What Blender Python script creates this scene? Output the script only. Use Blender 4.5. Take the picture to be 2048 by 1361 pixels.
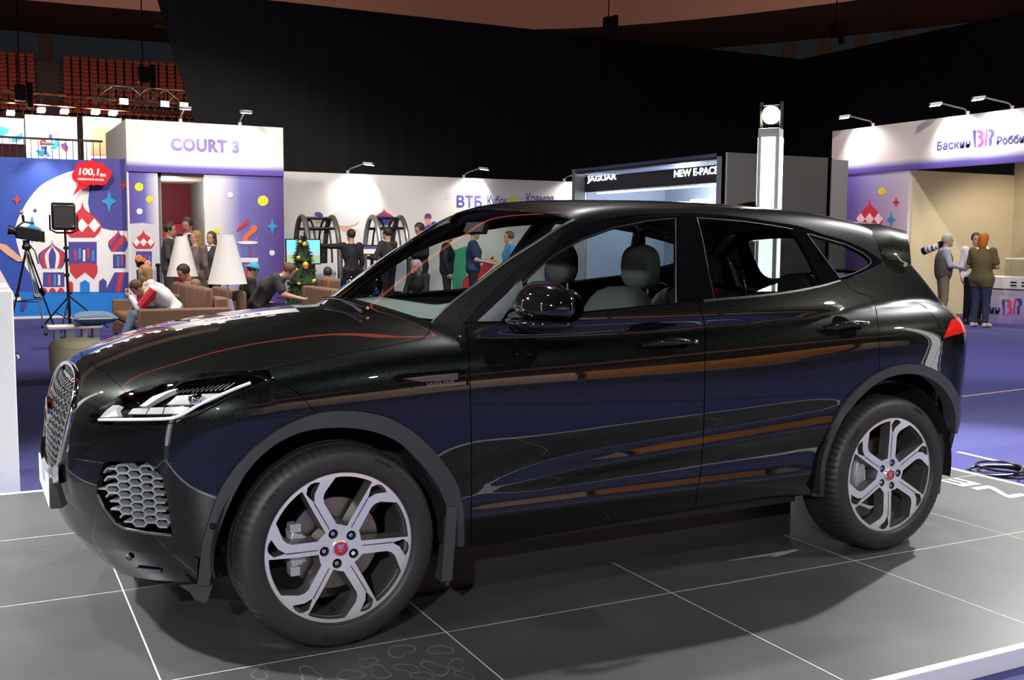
import bpy, bmesh, math, random
import numpy as np
from mathutils import Vector, Matrix, Euler
from mathutils.geometry import delaunay_2d_cdt

for o in list(bpy.data.objects):
    bpy.data.objects.remove(o, do_unlink=True)
scene = bpy.context.scene
COL = scene.collection
random.seed(7)
RNG = np.random.RandomState(5)

# ------------------------------------------------------------------ camera
CAM = np.array([-1.129, -4.414, 1.437])
YAW, PITCH, ROLL, FPX = 0.4798, -0.0925, 0.00555, 2110.8
_cy, _sy, _cp, _sp = math.cos(YAW), math.sin(YAW), math.cos(PITCH), math.sin(PITCH)
_f = np.array([_sy * _cp, _cy * _cp, _sp])
_r = np.array([_cy, -_sy, 0.0])
_u = np.cross(_r, _f)
_cr, _sr = math.cos(ROLL), math.sin(ROLL)
CAM_R = np.array([_cr * _r + _sr * _u, -_sr * _r + _cr * _u, _f])   # right, up, forward
cd = bpy.data.cameras.new('camera')
cam = bpy.data.objects.new('camera', cd)
COL.objects.link(cam)
cd.sensor_width = 36.0
cd.lens = FPX / 2048.0 * 36.0
cd.clip_end = 300
M = Matrix.Identity(4)
for i in range(3):
    M[i][0], M[i][1], M[i][2], M[i][3] = CAM_R[0][i], CAM_R[1][i], -CAM_R[2][i], CAM[i]
cam.matrix_world = M
scene.camera = cam

# ------------------------------------------------------------------ view, world
vs = scene.view_settings
vs.view_transform = 'Standard'
vs.look = 'None'
vs.exposure = 0.15
vs.gamma = 1.0
vs.use_curve_mapping = False
world = bpy.data.worlds.new('hall_ambient')
scene.world = world
world.use_nodes = True
bg = world.node_tree.nodes['Background']
bg.inputs[0].default_value = (0.55, 0.55, 0.62, 1)
bg.inputs[1].default_value = 0.05

# ------------------------------------------------------------------ hall lights (overhead, all out of frame, some added as fill)
def spot(name, loc, target, watts, angle=70, size=0.25, color=(1, 1, 1), blend=0.4):
    l = bpy.data.lights.new(name, 'SPOT')
    l.energy = watts
    l.spot_size = math.radians(angle)
    l.spot_blend = blend
    l.shadow_soft_size = size
    l.color = color
    o = bpy.data.objects.new(name, l)
    COL.objects.link(o)
    o.location = loc
    o.rotation_euler = (Vector(target) - Vector(loc)).to_track_quat('-Z', 'Y').to_euler()
    return o

WARM = (1.0, 0.93, 0.82)
COOL = (0.90, 0.95, 1.0)
spot('roof_spot', (9.6, 1.5, 5.9), (2.0, -0.9, 0.0), 5000, 60, 0.08, (1, 1, 0.98))
spot('roof_spot', (-3.2, 1.2, 3.5), (0.2, -0.8, 0.0), 1700, 85, 0.08, (1, 1, 0.98))
spot('roof_spot', (4.3, 4.0, 6.4), (1.6, -0.2, 0.6), 1500, 75, 0.10, (1, 1, 0.98))
spot('roof_spot', (-2.6, 2.0, 6.0), (1.0, 0.0, 0.6), 700, 80, 0.10, (1, 1, 0.98))
spot('roof_spot', (-4.0, -7.4, 3.7), (0.9, -0.7, 0.4), 1500, 55, 0.10, COOL)
spot('roof_spot', (2.7, -6.4, 5.6), (1.6, -0.5, 0.4), 260, 70, 0.10, COOL)
spot('roof_spot', (0.2, -1.0, 7.0), (0.8, 0.3, 0.6), 100, 60, 0.10, COOL)
spot('hall_spot', (-2.0, 9.0, 8.5), (0.5, 15.0, 0.5), 3000, 85, 0.3, WARM)
spot('hall_spot', (5.5, 10.0, 8.5), (4.0, 15.5, 0.5), 2600, 85, 0.3, WARM)
spot('hall_spot', (11.0, 3.0, 8.5), (14.0, 8.0, 0.0), 2600, 90, 0.3, WARM)
spot('hall_spot', (8.0, 5.0, 8.5), (7.5, 6.0, 0.0), 1900, 95, 0.3, COOL)
spot('hall_spot', (-3.0, -10.0, 8.5), (0.0, -11.0, 0.0), 1500, 95, 0.3, COOL)
spot('hall_spot', (6.5, -4.7, 8.5), (8.5, -3.5, 0.0), 1100, 95, 0.12, COOL)
spot('hall_spot', (3.0, 8.0, 7.0), (10.6, 12.2, 1.8), 900, 60, 0.2, COOL)  # added fill lamp that brightens the front post of the dark booth
spot('hall_spot', (-5.0, 11.5, 6.5), (1.7, 19.0, 3.2), 700, 50, 0.2, WARM)  # added fill lamp that brightens the left return of the portal header
for k in range(10):                              # added unseen lamps that brighten the arena stands all round
    a = YAW - .62 + k*math.pi/5
    c = (CAM[0] + 38*math.sin(a), CAM[1] + 38*math.cos(a), 14.0)
    spot('stand_fill_light', c, (CAM[0] + 72*math.sin(a), CAM[1] + 72*math.cos(a), 13.5), 12000, 120, .5, (1, .72, .58), .5)

# ------------------------------------------------------------------ helpers: pixels of the 2048x1361 frame <-> rays
def rays(px):
    px = np.atleast_2d(np.array(px, float))
    v = np.stack([(px[:, 0] - 1024) / FPX, -(px[:, 1] - 680.5) / FPX, np.ones(len(px))], 1)
    return v @ CAM_R
def on_x(px, X):
    d = rays(px); return CAM + d * ((X - CAM[0]) / d[:, 0])[:, None]
def on_y(px, Y):
    d = rays(px); return CAM + d * ((Y - CAM[1]) / d[:, 1])[:, None]
def on_z(px, Z):
    d = rays(px); return CAM + d * ((Z - CAM[2]) / d[:, 2])[:, None]

# ------------------------------------------------------------------ materials
MATS = {}
def _nt(name):
    m = bpy.data.materials.new(name)
    m.use_nodes = True
    nt = m.node_tree
    return m, nt, nt.nodes['Principled BSDF']
def mat(name, color, rough=0.5, metal=0.0, emit=None, estr=0.0, coat=0.0, noise=0.0, nscale=20.0, bump=0.0, bscale=200.0, spec=None, alpha=None, sheen=0.0):
    if name in MATS:
        return MATS[name]
    m, nt, b = _nt(name)
    b.inputs['Base Color'].default_value = (*color, 1)
    b.inputs['Roughness'].default_value = rough
    b.inputs['Metallic'].default_value = metal
    b.inputs['Coat Weight'].default_value = coat
    b.inputs['Coat Roughness'].default_value = 0.03
    if sheen:
        b.inputs['Sheen Weight'].default_value = sheen
    if spec is not None:
        b.inputs['Specular IOR Level'].default_value = spec
    if emit:
        b.inputs['Emission Color'].default_value = (*emit, 1)
        b.inputs['Emission Strength'].default_value = estr
    tc = nt.nodes.new('ShaderNodeTexCoord')
    if noise:
        n = nt.nodes.new('ShaderNodeTexNoise'); n.inputs['Scale'].default_value = nscale; n.inputs['Detail'].default_value = 6
        nt.links.new(tc.outputs['Object'], n.inputs['Vector'])
        r = nt.nodes.new('ShaderNodeValToRGB')
        r.color_ramp.elements[0].position = 0.3; r.color_ramp.elements[1].position = 0.7
        r.color_ramp.elements[0].color = (*[c * (1 - noise) for c in color], 1)
        r.color_ramp.elements[1].color = (*[min(1, c * (1 + noise)) for c in color], 1)
        nt.links.new(n.outputs['Fac'], r.inputs['Fac']); nt.links.new(r.outputs['Color'], b.inputs['Base Color'])
    if bump:
        n = nt.nodes.new('ShaderNodeTexNoise'); n.inputs['Scale'].default_value = bscale; n.inputs['Detail'].default_value = 4
        nt.links.new(tc.outputs['Object'], n.inputs['Vector'])
        bp = nt.nodes.new('ShaderNodeBump'); bp.inputs['Strength'].default_value = bump; bp.inputs['Distance'].default_value = 0.01
        nt.links.new(n.outputs['Fac'], bp.inputs['Height']); nt.links.new(bp.outputs['Normal'], b.inputs['Normal'])
    MATS[name] = m
    return m
def mat_ramp(name, stops, axis, lo, hi, rough=0.5):
    """printed colour gradient along one object axis"""
    m, nt, b = _nt(name)
    b.inputs['Roughness'].default_value = rough
    tc = nt.nodes.new('ShaderNodeTexCoord'); sp = nt.nodes.new('ShaderNodeSeparateXYZ')
    nt.links.new(tc.outputs['Object'], sp.inputs[0])
    mr = nt.nodes.new('ShaderNodeMapRange'); mr.inputs['From Min'].default_value = lo; mr.inputs['From Max'].default_value = hi
    nt.links.new(sp.outputs['XYZ'.index(axis)], mr.inputs['Value'])
    r = nt.nodes.new('ShaderNodeValToRGB')
    r.color_ramp.elements[0].position = stops[0][0]; r.color_ramp.elements[0].color = (*stops[0][1], 1)
    r.color_ramp.elements[1].position = stops[-1][0]; r.color_ramp.elements[1].color = (*stops[-1][1], 1)
    for p, c in stops[1:-1]:
        e = r.color_ramp.elements.new(p); e.color = (*c, 1)
    nt.links.new(mr.outputs[0], r.inputs['Fac']); nt.links.new(r.outputs['Color'], b.inputs['Base Color'])
    MATS[name] = m
    return m
def mat_glass(name, tint, refl=1.6, rough=0.0):
    m, nt, b = _nt(name)
    nt.nodes.remove(b)
    out = nt.nodes['Material Output']
    t = nt.nodes.new('ShaderNodeBsdfTransparent'); t.inputs[0].default_value = (*tint, 1)
    g = nt.nodes.new('ShaderNodeBsdfGlossy'); g.inputs['Roughness'].default_value = rough; g.inputs[0].default_value = (1, 1, 1, 1)
    f = nt.nodes.new('ShaderNodeFresnel')
    ge = nt.nodes.new('ShaderNodeNewGeometry'); mr = nt.nodes.new('ShaderNodeMapRange')      # a thin pane mirrors alike from both sides
    mr.inputs['To Min'].default_value = refl; mr.inputs['To Max'].default_value = 1/refl
    nt.links.new(ge.outputs['Backfacing'], mr.inputs['Value']); nt.links.new(mr.outputs[0], f.inputs['IOR'])
    mx = nt.nodes.new('ShaderNodeMixShader')
    nt.links.new(f.outputs[0], mx.inputs[0]); nt.links.new(t.outputs[0], mx.inputs[1]); nt.links.new(g.outputs[0], mx.inputs[2])
    nt.links.new(mx.outputs[0], out.inputs['Surface'])
    MATS[name] = m
    return m
def mat_paint(name):
    m, nt, b = _nt(name)
    b.inputs['Metallic'].default_value = 0.75
    b.inputs['Roughness'].default_value = 0.34
    b.inputs['Coat Weight'].default_value = 1.0
    b.inputs['Coat Roughness'].default_value = 0.015
    b.inputs['Coat IOR'].default_value = 1.55
    b.inputs['Specular Tint'].default_value = (.16, .175, .165, 1)
    tc = nt.nodes.new('ShaderNodeTexCoord')
    v = nt.nodes.new('ShaderNodeTexVoronoi'); v.inputs['Scale'].default_value = 900
    nt.links.new(tc.outputs['Object'], v.inputs['Vector'])
    r = nt.nodes.new('ShaderNodeValToRGB')
    r.color_ramp.elements[0].color = (0.0022, 0.0028, 0.0026, 1); r.color_ramp.elements[1].color = (0.026, 0.031, 0.0285, 1)
    r.color_ramp.elements[0].position = 0.35; r.color_ramp.elements[1].position = 1.0
    s = nt.nodes.new('ShaderNodeSeparateColor'); nt.links.new(v.outputs['Color'], s.inputs[0])
    nt.links.new(s.outputs[0], r.inputs['Fac']); nt.links.new(r.outputs['Color'], b.inputs['Base Color'])
    MATS[name] = m
    return m

# ------------------------------------------------------------------ objects
def tag(o, label=None, cat=None, group=None, kind=None):
    if label: o['label'] = label
    if cat: o['category'] = cat
    if group: o['group'] = group
    if kind: o['kind'] = kind
    return o
def empty(name, loc=(0, 0, 0), label=None, cat=None, group=None, kind=None, rz=0.0):
    o = bpy.data.objects.new(name, None)
    COL.objects.link(o)
    o.location = loc; o.rotation_euler = (0, 0, rz)
    o.empty_display_size = 0.1
    return tag(o, label, cat, group, kind)
def link(name, me, m=None, parent=None, loc=None, rot=None):
    o = bpy.data.objects.new(name, me)
    COL.objects.link(o)
    if m is not None:
        me.materials.clear()
        for q in (m if isinstance(m, (list, tuple)) else [m]):
            me.materials.append(MATS[q] if isinstance(q, str) else q)
    if parent is not None:                      # everything is authored in world space
        o.parent = parent
        o.matrix_parent_inverse = wmat(parent).inverted()
    if loc is not None: o.location = loc
    if rot is not None: o.rotation_euler = rot
    return o
def wmat(o):
    b = Matrix.LocRotScale(o.location, o.rotation_euler, o.scale)
    return b if o.parent is None else wmat(o.parent) @ o.matrix_parent_inverse @ b
class MB:
    """collects vertices and faces of ONE mesh"""
    def __init__(s): s.v = []; s.f = []; s.mi = []; s.cur = 0
    def add(s, vs, fs):
        b = len(s.v); s.v += [tuple(map(float, p)) for p in vs]
        for f in fs: s.f.append([b + i for i in f]); s.mi.append(s.cur)
        return s
    def box(s, x0, x1, y0, y1, z0, z1):
        return s.add([(x0,y0,z0),(x1,y0,z0),(x1,y1,z0),(x0,y1,z0),(x0,y0,z1),(x1,y0,z1),(x1,y1,z1),(x0,y1,z1)],
                     [(0,3,2,1),(4,5,6,7),(0,1,5,4),(1,2,6,5),(2,3,7,6),(3,0,4,7)])
    def obox(s, c, ax, ay, az):
        c, ax, ay, az = map(np.array, (c, ax, ay, az))
        vs = [c + sx*ax + sy*ay + sz*az for sz in (-1,1) for sx, sy in ((-1,-1),(1,-1),(1,1),(-1,1))]
        return s.add(vs, [(0,3,2,1),(4,5,6,7),(0,1,5,4),(1,2,6,5),(2,3,7,6),(3,0,4,7)])
    def bar(s, a, b, w, h=None, up=(0,0,1)):
        a, b = np.array(a, float), np.array(b, float); h = h or w
        d = b - a; L = np.linalg.norm(d); d = d / L
        up = np.array(up, float)
        if abs(d @ up) > 0.95: up = np.array([1.0, 0, 0]) if abs(d[0]) < .9 else np.array([0, 1.0, 0])
        x = np.cross(d, up); x /= np.linalg.norm(x); y = np.cross(x, d)
        return s.obox((a + b) / 2, d * L / 2, x * w / 2, y * h / 2)
    def tube(s, pts, r, n=8, cap=True, closed=False):
        pts = [np.array(p, float) for p in pts]; N = len(pts)
        rr = r if isinstance(r, (list, tuple, np.ndarray)) else [r] * N
        t = []
        for i in range(N):
            a = pts[(i - 1) % N] if (closed or i > 0) else pts[i]
            b = pts[(i + 1) % N] if (closed or i < N - 1) else pts[i]
            d = b - a; t.append(d / (np.linalg.norm(d) + 1e-12))
        up = np.array([0, 0, 1.0]) if abs(t[0][2]) < .9 else np.array([1.0, 0, 0])
        x = np.cross(t[0], up); x /= np.linalg.norm(x)
        vs = []
        for i in range(N):
            x = x - t[i] * (x @ t[i]); x /= np.linalg.norm(x); y = np.cross(t[i], x)
            for k in range(n):
                a = 2 * math.pi * k / n
                vs.append(pts[i] + rr[i] * (math.cos(a) * x + math.sin(a) * y))
        fs = []
        M_ = N if closed else N - 1
        for i in range(M_):
            j = (i + 1) % N
            for k in range(n):
                k2 = (k + 1) % n
                fs.append((i*n+k, i*n+k2, j*n+k2, j*n+k))
        if cap and not closed:
            fs.append(tuple(range(n - 1, -1, -1))); fs.append(tuple((N-1)*n + k for k in range(n)))
        return s.add(vs, fs)
    def lathe(s, prof, n=24, o=(0,0,0), axis='Z', a0=0.0, a1=2*math.pi, cap=False):
        """prof: (radius, height)"""
        o = np.array(o, float); full = abs(a1 - a0 - 2*math.pi) < 1e-6
        cnt = n if full else n + 1
        vs = []
        for r, h in prof:
            for k in range(cnt):
                a = a0 + (a1 - a0) * k / n
                c, q = r * math.cos(a), r * math.sin(a)
                vs.append(o + (np.array([c, q, h]) if axis == 'Z' else np.array([c, h, q]) if axis == 'Y' else np.array([h, c, q])))
        fs = []
        for i in range(len(prof) - 1):
            for k in range(n):
                k2 = (k + 1) % cnt
                f = (i*cnt+k, i*cnt+k2, (i+1)*cnt+k2, (i+1)*cnt+k)
                fs.append(f if axis != 'Y' else f[::-1])
        if cap:
            fs.append(tuple(range(cnt))[::-1]); fs.append(tuple((len(prof)-1)*cnt + k for k in range(cnt)))
        return s.add(vs, fs)
    def ball(s, c, r, nu=12, nv=8, sc=(1,1,1)):
        c = np.array(c, float); vs = [c + np.array([0,0,-r*sc[2]])]
        for i in range(1, nv):
            p = -math.pi/2 + math.pi*i/nv
            for k in range(nu):
                a = 2*math.pi*k/nu
                vs.append(c + r*np.array([math.cos(p)*math.cos(a)*sc[0], math.cos(p)*math.sin(a)*sc[1], math.sin(p)*sc[2]]))
        vs.append(c + np.array([0,0,r*sc[2]]))
        fs = [(0, 1+(k+1)%nu, 1+k) for k in range(nu)]
        for i in range(nv-2):
            for k in range(nu):
                fs.append((1+i*nu+k, 1+i*nu+(k+1)%nu, 1+(i+1)*nu+(k+1)%nu, 1+(i+1)*nu+k))
        L = len(vs)-1
        fs += [(L, 1+(nv-2)*nu+k, 1+(nv-2)*nu+(k+1)%nu) for k in range(nu)]
        return s.add(vs, fs)
    def prism(s, poly, n, d):
        """planar polygon (3-D points) pushed along n by d (both caps)"""
        n = np.array(n, float); poly = [np.array(p, float) for p in poly]; N = len(poly)
        vs = poly + [p + n*d for p in poly]
        # front cap orientation is fixed afterwards by recalc
        fs = [tuple(range(N))[::-1], tuple(range(N, 2*N))] + [(i, (i+1)%N, N+(i+1)%N, N+i) for i in range(N)]
        return s.add(vs, fs)
    def mesh(s, name, smooth=False, sharp=None, recalc=True, weld=False):
        me = bpy.data.meshes.new(name)
        me.from_pydata(s.v, [], s.f)
        me.polygons.foreach_set('material_index', s.mi)
        if recalc or weld:
            bm = bmesh.new(); bm.from_mesh(me)
            if weld: bmesh.ops.remove_doubles(bm, verts=bm.verts, dist=1e-5)
            if recalc: bmesh.ops.recalc_face_normals(bm, faces=bm.faces)
            bm.to_mesh(me); bm.free()
        if smooth:
            me.polygons.foreach_set('use_smooth', [True]*len(me.polygons))
            if sharp is not None: me.set_sharp_from_angle(angle=math.radians(sharp))
        me.update()
        return me
    def build(s, name, m, parent=None, loc=None, rot=None, smooth=False, sharp=35, bevel=0.0, weld=False, recalc=True):
        me = s.mesh(name, smooth or bevel > 0, sharp, recalc, weld)
        o = link(name, me, m, parent, loc, rot)
        if bevel:
            b = o.modifiers.new('bevel', 'BEVEL'); b.width = bevel; b.segments = 2; b.limit_method = 'ANGLE'; b.angle_limit = math.radians(40)
        return o
def copy_tree(o, parent=None):
    c = o.copy(); COL.objects.link(c)
    if parent is not None: c.parent = parent
    for ch in list(o.children): copy_tree(ch, c)
    return c
def spline(pts, per=8, closed=False):
    """Catmull-Rom through the points (any dimension)"""
    P = [np.array(p, float) for p in pts]; N = len(P); out = []
    R_ = range(N) if closed else range(N - 1)
    for i in R_:
        p1, p2 = P[i], P[(i+1) % N]
        p0 = P[i-1] if (closed or i > 0) else 2*p1 - p2
        p3 = P[(i+2) % N] if (closed or i < N-2) else 2*p2 - p1
        for k in range(per):
            t = k / per
            out.append(0.5*((2*p1) + (p2-p0)*t + (2*p0-5*p1+4*p2-p3)*t*t + (3*p1-p0-3*p2+p3)*t**3))
    if not closed: out.append(P[-1])
    return np.array(out)
def dens(pts, step):
    """straight polyline, resampled so that no piece is longer than step"""
    P = [np.array(p, float) for p in pts]; out = []
    for a, b in zip(P[:-1], P[1:]):
        n = max(1, int(math.ceil(np.linalg.norm(b-a)/step)))
        out += [a + (b-a)*k/n for k in range(n)]
    out.append(P[-1])
    return np.array(out)
def inside(poly, pts):
    poly = np.asarray(poly); pts = np.asarray(pts)
    x, y = pts[:, 0], pts[:, 1]; r = np.zeros(len(pts), bool)
    x1, y1 = poly[:, 0], poly[:, 1]; x2, y2 = np.roll(x1, -1), np.roll(y1, -1)
    for a, b, c, d in zip(x1, y1, x2, y2):
        cond = ((b > y) != (d > y))
        with np.errstate(divide='ignore', invalid='ignore'):
            xi = (c-a)*(y-b)/(d-b) + a
        r ^= cond & (x < xi)
    return r
def seg_dist(poly, pts):
    poly = np.asarray(poly); q = np.roll(poly, -1, 0); d = q - poly; L = (d*d).sum(1) + 1e-12
    w = pts[:, None, :] - poly[None]; t = np.clip((w*d[None]).sum(2)/L, 0, 1)
    return np.sqrt(((w - t[..., None]*d[None])**2).sum(2)).min(1)
def fill2d(outer, holes=(), step=0.02):
    """2-D polygon with holes -> (points, triangles, boundary loops as index lists)"""
    loops = [np.asarray(outer, float)] + [np.asarray(h, float) for h in holes]
    pts = np.concatenate(loops); edges = []; b = 0
    for L in loops:
        n = len(L); edges += [(b+i, b+(i+1) % n) for i in range(n)]; b += n
    nb = len(pts)
    if step:
        lo, hi = loops[0].min(0), loops[0].max(0)
        nx, ny = int((hi[0]-lo[0])/step)+2, int((hi[1]-lo[1])/step)+2
        gx, gy = np.meshgrid(lo[0]+step*(np.arange(nx)+.37), lo[1]+step*(np.arange(ny)+.41))
        gx = gx + (np.arange(ny) % 2)[:, None]*step*.5
        g = np.stack([gx.ravel(), gy.ravel()], 1)
        k = inside(loops[0], g)
        for h in loops[1:]: k &= ~inside(h, g)
        g = g[k]
        if len(g):
            for L in loops: g = g[seg_dist(L, g) > step*.45] if len(g) else g
        pts = np.concatenate([pts, g])
    r = delaunay_2d_cdt([Vector(p) for p in pts], edges, [], 0, 1e-9)
    v = np.array([tuple(p) for p in r[0]]); t = np.array(r[2])
    c = v[t].mean(1); k = inside(loops[0], c)
    for h in loops[1:]: k &= ~inside(h, c)
    t = t[k]
    a = v[t]; ar = (a[:,1,0]-a[:,0,0])*(a[:,2,1]-a[:,0,1]) - (a[:,1,1]-a[:,0,1])*(a[:,2,0]-a[:,0,0])
    t[ar < 0] = t[ar < 0][:, ::-1]
    # map input loops to output indices
    inv = {}
    for i, src in enumerate(r[3]):
        for q in src: inv[q] = i
    lp = []; b = 0
    for L in loops:
        lp.append([inv[b+i] for i in range(len(L)) if b+i in inv]); b += len(L)
    return v, t, lp
def plate(mb, outer, holes, to3, n, d):
    """flat plate with holes: outer/holes in 2-D, to3 maps 2-D arrays to 3-D, pushed along n by d"""
    v, t, lp = fill2d(outer, holes, 0)
    p = to3(v); n = np.array(n, float)
    N = len(p)
    fs = [tuple(x) for x in t] + [tuple(N + q for q in x[::-1]) for x in t]
    for L in lp:
        fs += [(L[i], L[(i+1) % len(L)], N + L[(i+1) % len(L)], N + L[i]) for i in range(len(L))]
    mb.add(list(p) + list(p + n*d), fs)
    return mb
def circle2(c, r, n=24, a0=0.0):
    return np.array([(c[0]+r*math.cos(a0+2*math.pi*k/n), c[1]+r*math.sin(a0+2*math.pi*k/n)) for k in range(n)])
def text_mesh(name, s, size, depth=0.004, bold=0.0, align='CENTER', shear=0.0, spacing=1.0):
    c = bpy.data.curves.new(name, 'FONT')
    c.body = s; c.size = size; c.extrude = depth/2; c.offset = bold; c.align_x = align; c.align_y = 'CENTER'
    c.shear = shear; c.space_character = spacing; c.resolution_u = 3
    o = bpy.data.objects.new(name, c)
    COL.objects.link(o)
    bpy.context.view_layer.update()
    dg = bpy.context.evaluated_depsgraph_get()
    me = bpy.data.meshes.new_from_object(o.evaluated_get(dg))
    bpy.data.objects.remove(o, do_unlink=True)
    me.name = name
    return me
def place_text(name, s, size, m, parent, origin, xdir, ydir, width=None, height=None, **k):
    """text lying in the plane (xdir = reading direction, ydir = up of the letters)"""
    me = text_mesh(name, s, size, **k)
    co = np.empty(len(me.vertices)*3); me.vertices.foreach_get('co', co); co = co.reshape(-1, 3)
    if width:
        w = co[:, 0].max() - co[:, 0].min(); co[:, 0] = (co[:, 0] - (co[:, 0].max()+co[:, 0].min())/2) * width / w
    if height:
        h = co[:, 1].max() - co[:, 1].min(); co[:, 1] = (co[:, 1] - (co[:, 1].max()+co[:, 1].min())/2) * height / h
    x = np.array(xdir, float); x /= np.linalg.norm(x); y = np.array(ydir, float); y -= x*(x@y); y /= np.linalg.norm(y); z = np.cross(x, y)
    P = np.array(origin, float) + co[:, :1]*x + co[:, 1:2]*y + co[:, 2:3]*z
    me.vertices.foreach_set('co', P.ravel()); me.update()
    return link(name, me, m, parent)
def curve(pts, sigma=0.02, n=1600):
    x = np.array([p[0] for p in pts], float); y = np.array([p[1] for p in pts], float)
    lo, hi = x[0], x[-1]; t = np.linspace(lo, hi, n)
    h = np.diff(x); dl = np.diff(y)/h; m = np.zeros(len(x))      # monotone cubic
    m[0], m[-1] = dl[0], dl[-1]
    for i in range(1, len(x)-1):
        if dl[i-1]*dl[i] > 0:
            w1, w2 = 2*h[i]+h[i-1], h[i]+2*h[i-1]; m[i] = (w1+w2)/(w1/dl[i-1]+w2/dl[i])
    k = np.clip(np.searchsorted(x, t)-1, 0, len(x)-2); s = (t-x[k])/h[k]
    v = ((1+2*s)*(1-s)**2*y[k] + s*(1-s)**2*h[k]*m[k] + s*s*(3-2*s)*y[k+1] + s*s*(s-1)*h[k]*m[k+1])
    w = max(1, int(3*sigma/((hi-lo)/n)))
    ker = np.exp(-0.5*(np.arange(-w, w+1)/(w/3))**2); ker /= ker.sum()
    pad = np.concatenate([v[0]+(np.arange(-w, 0))*(v[1]-v[0]), v, v[-1]+(np.arange(1, w+1))*(v[-1]-v[-2])])
    v = np.convolve(pad, ker, 'valid')
    return lambda q: np.interp(q, t, v)

# ================================================================== SETTING
ZC = -0.07                                    # carpet level; platform top is z = 0
GA = -0.0121                                  # the platform is turned a little against the car
GX0, GY0, GS = 0.4065, -0.9483, 1.0103
_gc, _gs = math.cos(GA), math.sin(GA)
def G(i, j, z=0.0):
    return np.array([GX0 + GS*(i*_gc - j*_gs), GY0 + GS*(i*_gs + j*_gc), z])
mat('carpet', (.020,.020,.165), .92, noise=.22, nscale=60, bump=.25, bscale=350, sheen=.1)
def mat_tile(name):
    m, nt, b = _nt(name)
    b.inputs['Roughness'].default_value = .42
    tc = nt.nodes.new('ShaderNodeTexCoord')
    n1 = nt.nodes.new('ShaderNodeTexNoise'); n1.inputs['Scale'].default_value = 2.2; n1.inputs['Detail'].default_value = 8; n1.inputs['Distortion'].default_value = .6
    n2 = nt.nodes.new('ShaderNodeTexNoise'); n2.inputs['Scale'].default_value = 260; n2.inputs['Detail'].default_value = 2
    nt.links.new(tc.outputs['Object'], n1.inputs['Vector']); nt.links.new(tc.outputs['Object'], n2.inputs['Vector'])
    mx = nt.nodes.new('ShaderNodeMix'); mx.data_type = 'FLOAT'; mx.inputs[0].default_value = .3
    nt.links.new(n1.outputs['Fac'], mx.inputs[2]); nt.links.new(n2.outputs['Fac'], mx.inputs[3])
    r = nt.nodes.new('ShaderNodeValToRGB')
    r.color_ramp.elements[0].position = .30; r.color_ramp.elements[1].position = .72
    r.color_ramp.elements[0].color = (.046,.048,.049, 1); r.color_ramp.elements[1].color = (.086,.089,.091, 1)
    nt.links.new(mx.outputs[0], r.inputs['Fac']); nt.links.new(r.outputs['Color'], b.inputs['Base Color'])
    bp = nt.nodes.new('ShaderNodeBump'); bp.inputs['Strength'].default_value = .05; bp.inputs['Distance'].default_value = .004
    nt.links.new(n2.outputs['Fac'], bp.inputs['Height']); nt.links.new(bp.outputs['Normal'], b.inputs['Normal'])
    MATS[name] = m
mat_tile('tile')
mat('grout', (.62,.62,.60), .6)
mat('white_lacquer', (.78,.78,.80), .35)
mat('black_drape', (.006,.006,.009), .95, bump=.3, bscale=3)
mat('hall_soffit', (.14,.075,.055), .8, noise=.1, nscale=2)
mat('parapet', (.30,.16,.13), .75)
mat('hall_blue', (.012,.035,.06), .8)
mat('hall_brown', (.030,.014,.008), .8)
mat('hall_concrete', (.05,.035,.04), .85)
mat('hall_roof', (.02,.018,.024), .9)
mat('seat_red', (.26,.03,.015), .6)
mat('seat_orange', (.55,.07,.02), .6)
# carpeted floor
tag(MB().box(-30, 34, -32, 40, ZC-.1, ZC).build('floor', 'carpet'), kind='structure')
# tiled platform
I0, I1, J0, J1 = -3, 4, -1, 3
plat = empty('floor_platform', G(1, 1), kind='structure')
def gbox(mb, i0, i1, j0, j1, z0, z1):
    c = [G(i, j) for i, j in ((i0, j0), (i1, j0), (i1, j1), (i0, j1))]
    return mb.add([(p[0], p[1], z) for z in (z0, z1) for p in c], [(0,3,2,1),(4,5,6,7),(0,1,5,4),(1,2,6,5),(2,3,7,6),(3,0,4,7)])
gbox(MB(), I0, I1, J0, J1, ZC, -.0006).build('platform_base', 'grout', plat)
for i in range(I0, I1):
    for j in range(J0, J1):
        h = .0030
        gbox(MB(), i+h, i+1-h, j+h, j+1-h, -.004, 0.0).build('tile', 'tile', plat)
E_ = .035
for a in ((I0-E_, I1+E_, J0-E_, J0), (I0-E_, I1+E_, J1, J1+E_), (I0-E_, I0, J0, J1), (I1, I1+E_, J0, J1)):
    gbox(MB(), *a, ZC, .002).build('platform_edge', 'white_lacquer', plat, bevel=.003)
t0 = on_z([(1990,968)], 0)[0]
place_text('floor_lettering', 'NEW E-PACE', .2, 'white_lacquer', plat, np.array([4.19, .68, .0014]), (0, 1, 0), (-1, 0, 0), width=2.35, height=.155, depth=.002, bold=.004)
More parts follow.
